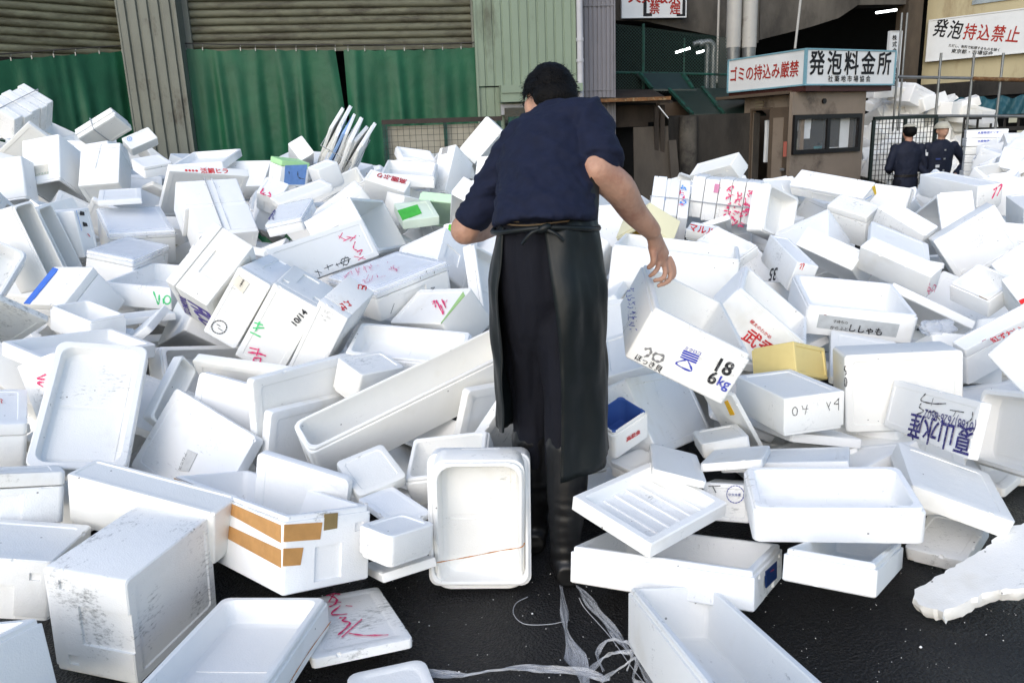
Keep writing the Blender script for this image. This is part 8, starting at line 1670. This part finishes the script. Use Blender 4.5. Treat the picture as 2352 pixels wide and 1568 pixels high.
strip('plastic_ribbon',[(1325,1345),(1360,1390),(1400,1440),(1440,1490),(1480,1545),(1500,1580)],[.012,.034,.03,.022,.02,.02],'plastic ribbon running from the boot along the long deep box',2)
strip('plastic_ribbon',[(870,1548),(960,1545),(1050,1552),(1130,1540),(1230,1535),(1330,1545),(1400,1560)],[.03,.035,.012,.022,.03,.02],'twisted plastic ribbon lying across the bottom edge',3)
strip('plastic_ribbon',[(1385,1540),(1372,1500),(1400,1470,.03),(1440,1475,.05),(1470,1485,.02)],[.012,.016,.018,.012],'curled plastic ribbon loop beside the long deep box',4)
strip('plastic_ribbon',[(1340,1565),(1375,1520),(1410,1500,.04),(1450,1500,.05),(1440,1540)],[.014,.02,.018,.012],'looped plastic ribbon end in the tangle near the bottom edge',5)
strip('plastic_ribbon',[(1380,1565),(1430,1530,.02),(1465,1510,.05),(1455,1560,.02),(1490,1575)],[.012,.014,.014,.01],'thin plastic ribbon twist nearest the long deep box',6)
strip('plastic_ribbon',[(820,1552),(880,1540),(950,1550)],[.04,.03,.02],'crumpled plastic ribbon end left of the bottom lid',7)
mb=MB(); mb.tube(smoothpts([gnd(1212,1370,.004),gnd(1185,1385,.006),gnd(1180,1410,.008),gnd(1205,1432,.004),gnd(1260,1433,.003),gnd(1296,1426,.004)],6),.0012,5); tag(mb.obj('cord_loop',strap_m),'thin loop of cord on the asphalt below the upright tray','cord')
mb=MB(); mb.tube(smoothpts([gnd(1330,1372,.03),gnd(1345,1398,.006),gnd(1400,1460,.004),gnd(1450,1530,.006),gnd(1480,1568,.004)],6),.0013,5); tag(mb.obj('thin_cord',strap_m),'thin cord running from the boot to the ribbon tangle','cord')
# small lid cut by the bottom edge
vs,fs=loft_loops(block_loops(.2,.2,.03,.03)); ob=link('loose_foam_board',to_mesh('foam_slab',vs,fs),None,FOAM); ob.location=gnd(905,1600,.02); ob.rotation_euler=(R_(2),R_(3),.35); tag(ob,'rounded white foam slab cut by the bottom edge below the pink-written lid','foam box')
# crumpled clear bag between boxes at right
def crumple(px,py,Y,r,label,seed):
    mb=MB(); ell(mb,(0,0,0),((r,0,0),(0,r*.6,0),(0,0,r*.5)),26,16)
    for v in mb.v: v*=1+.55*noise.noise(v*22+Vector((seed,0,0)))+.25*noise.noise(v*60+Vector((0,seed,0)))
    o=link('plastic_bag',mb.mesh('plastic_bag',25),None,film_m); o.location=at(px,py,Y); tag(o,label,'bag')
crumple(2150,752,3.35,.075,'crumpled clear plastic bag right of the black-lettered box',1)
# foam crumbs on the asphalt and boots
mb=MB(); rr=random.Random(8)
for k in range(340):
    x=rr.uniform(-.6,1.6); y=rr.uniform(1.35,2.2); r=rr.uniform(.0006,.002) if k%45 else rr.uniform(.003,.006); c=Vector((x,y,r)); mb.add([c+Vector(d)*r for d in ((1,0,0),(-1,0,0),(0,1,0),(0,-1,0),(0,0,1),(0,0,-1))],[(0,2,4),(2,1,4),(1,3,4),(3,0,4),(2,0,5),(1,2,5),(3,1,5),(0,3,5)])
tag(mb.obj('foam_crumbs',FOAM),'tiny white foam crumbs scattered on the asphalt','crumbs',kind='stuff')

# ------------------------------------------------------------------ pieces that belong to a part hang under that part
def under(root,child,parent,pick=lambda o:True):
    P=[c for c in root.children if c.name.split('.')[0]==parent]
    for c in list(root.children):
        if c.name.split('.')[0]==child and P and pick(c): c.parent=P[0] if len(P)==1 else min(P,key=lambda p:(sum((Vector(b) for b in p.bound_box),Vector())/8-sum((Vector(b) for b in c.bound_box),Vector())/8).length)
for o in [q for q in list(COL.objects) if q.parent is None]:
    n=o.name.split('.')[0]
    if n=='sign': under(o,'lettering','panel')
    if n=='kiosk':
        for a,b2 in (('lettering','sign_panel'),('door_panel','door'),('door_handle','door'),('window_pane','window_frame')): under(o,a,b2)
    if n=='person':
        for a,b2 in (('helmet_brim','helmet'),('badge','jacket'),('button','jacket'),('arm_badge','jacket'),('belt','trousers'),('waistband','trousers'),('apron_strings','apron')): under(o,a,b2)
    if n=='lidded_foam_box':
        for c in list(o.children):
            if c.name.split('.')[0]=='plastic_film':
                l=[x for x in o.children if x.name.split('.')[0]=='lid']
                if l: c.parent=l[0]; c.location=-Vector(l[0].location)
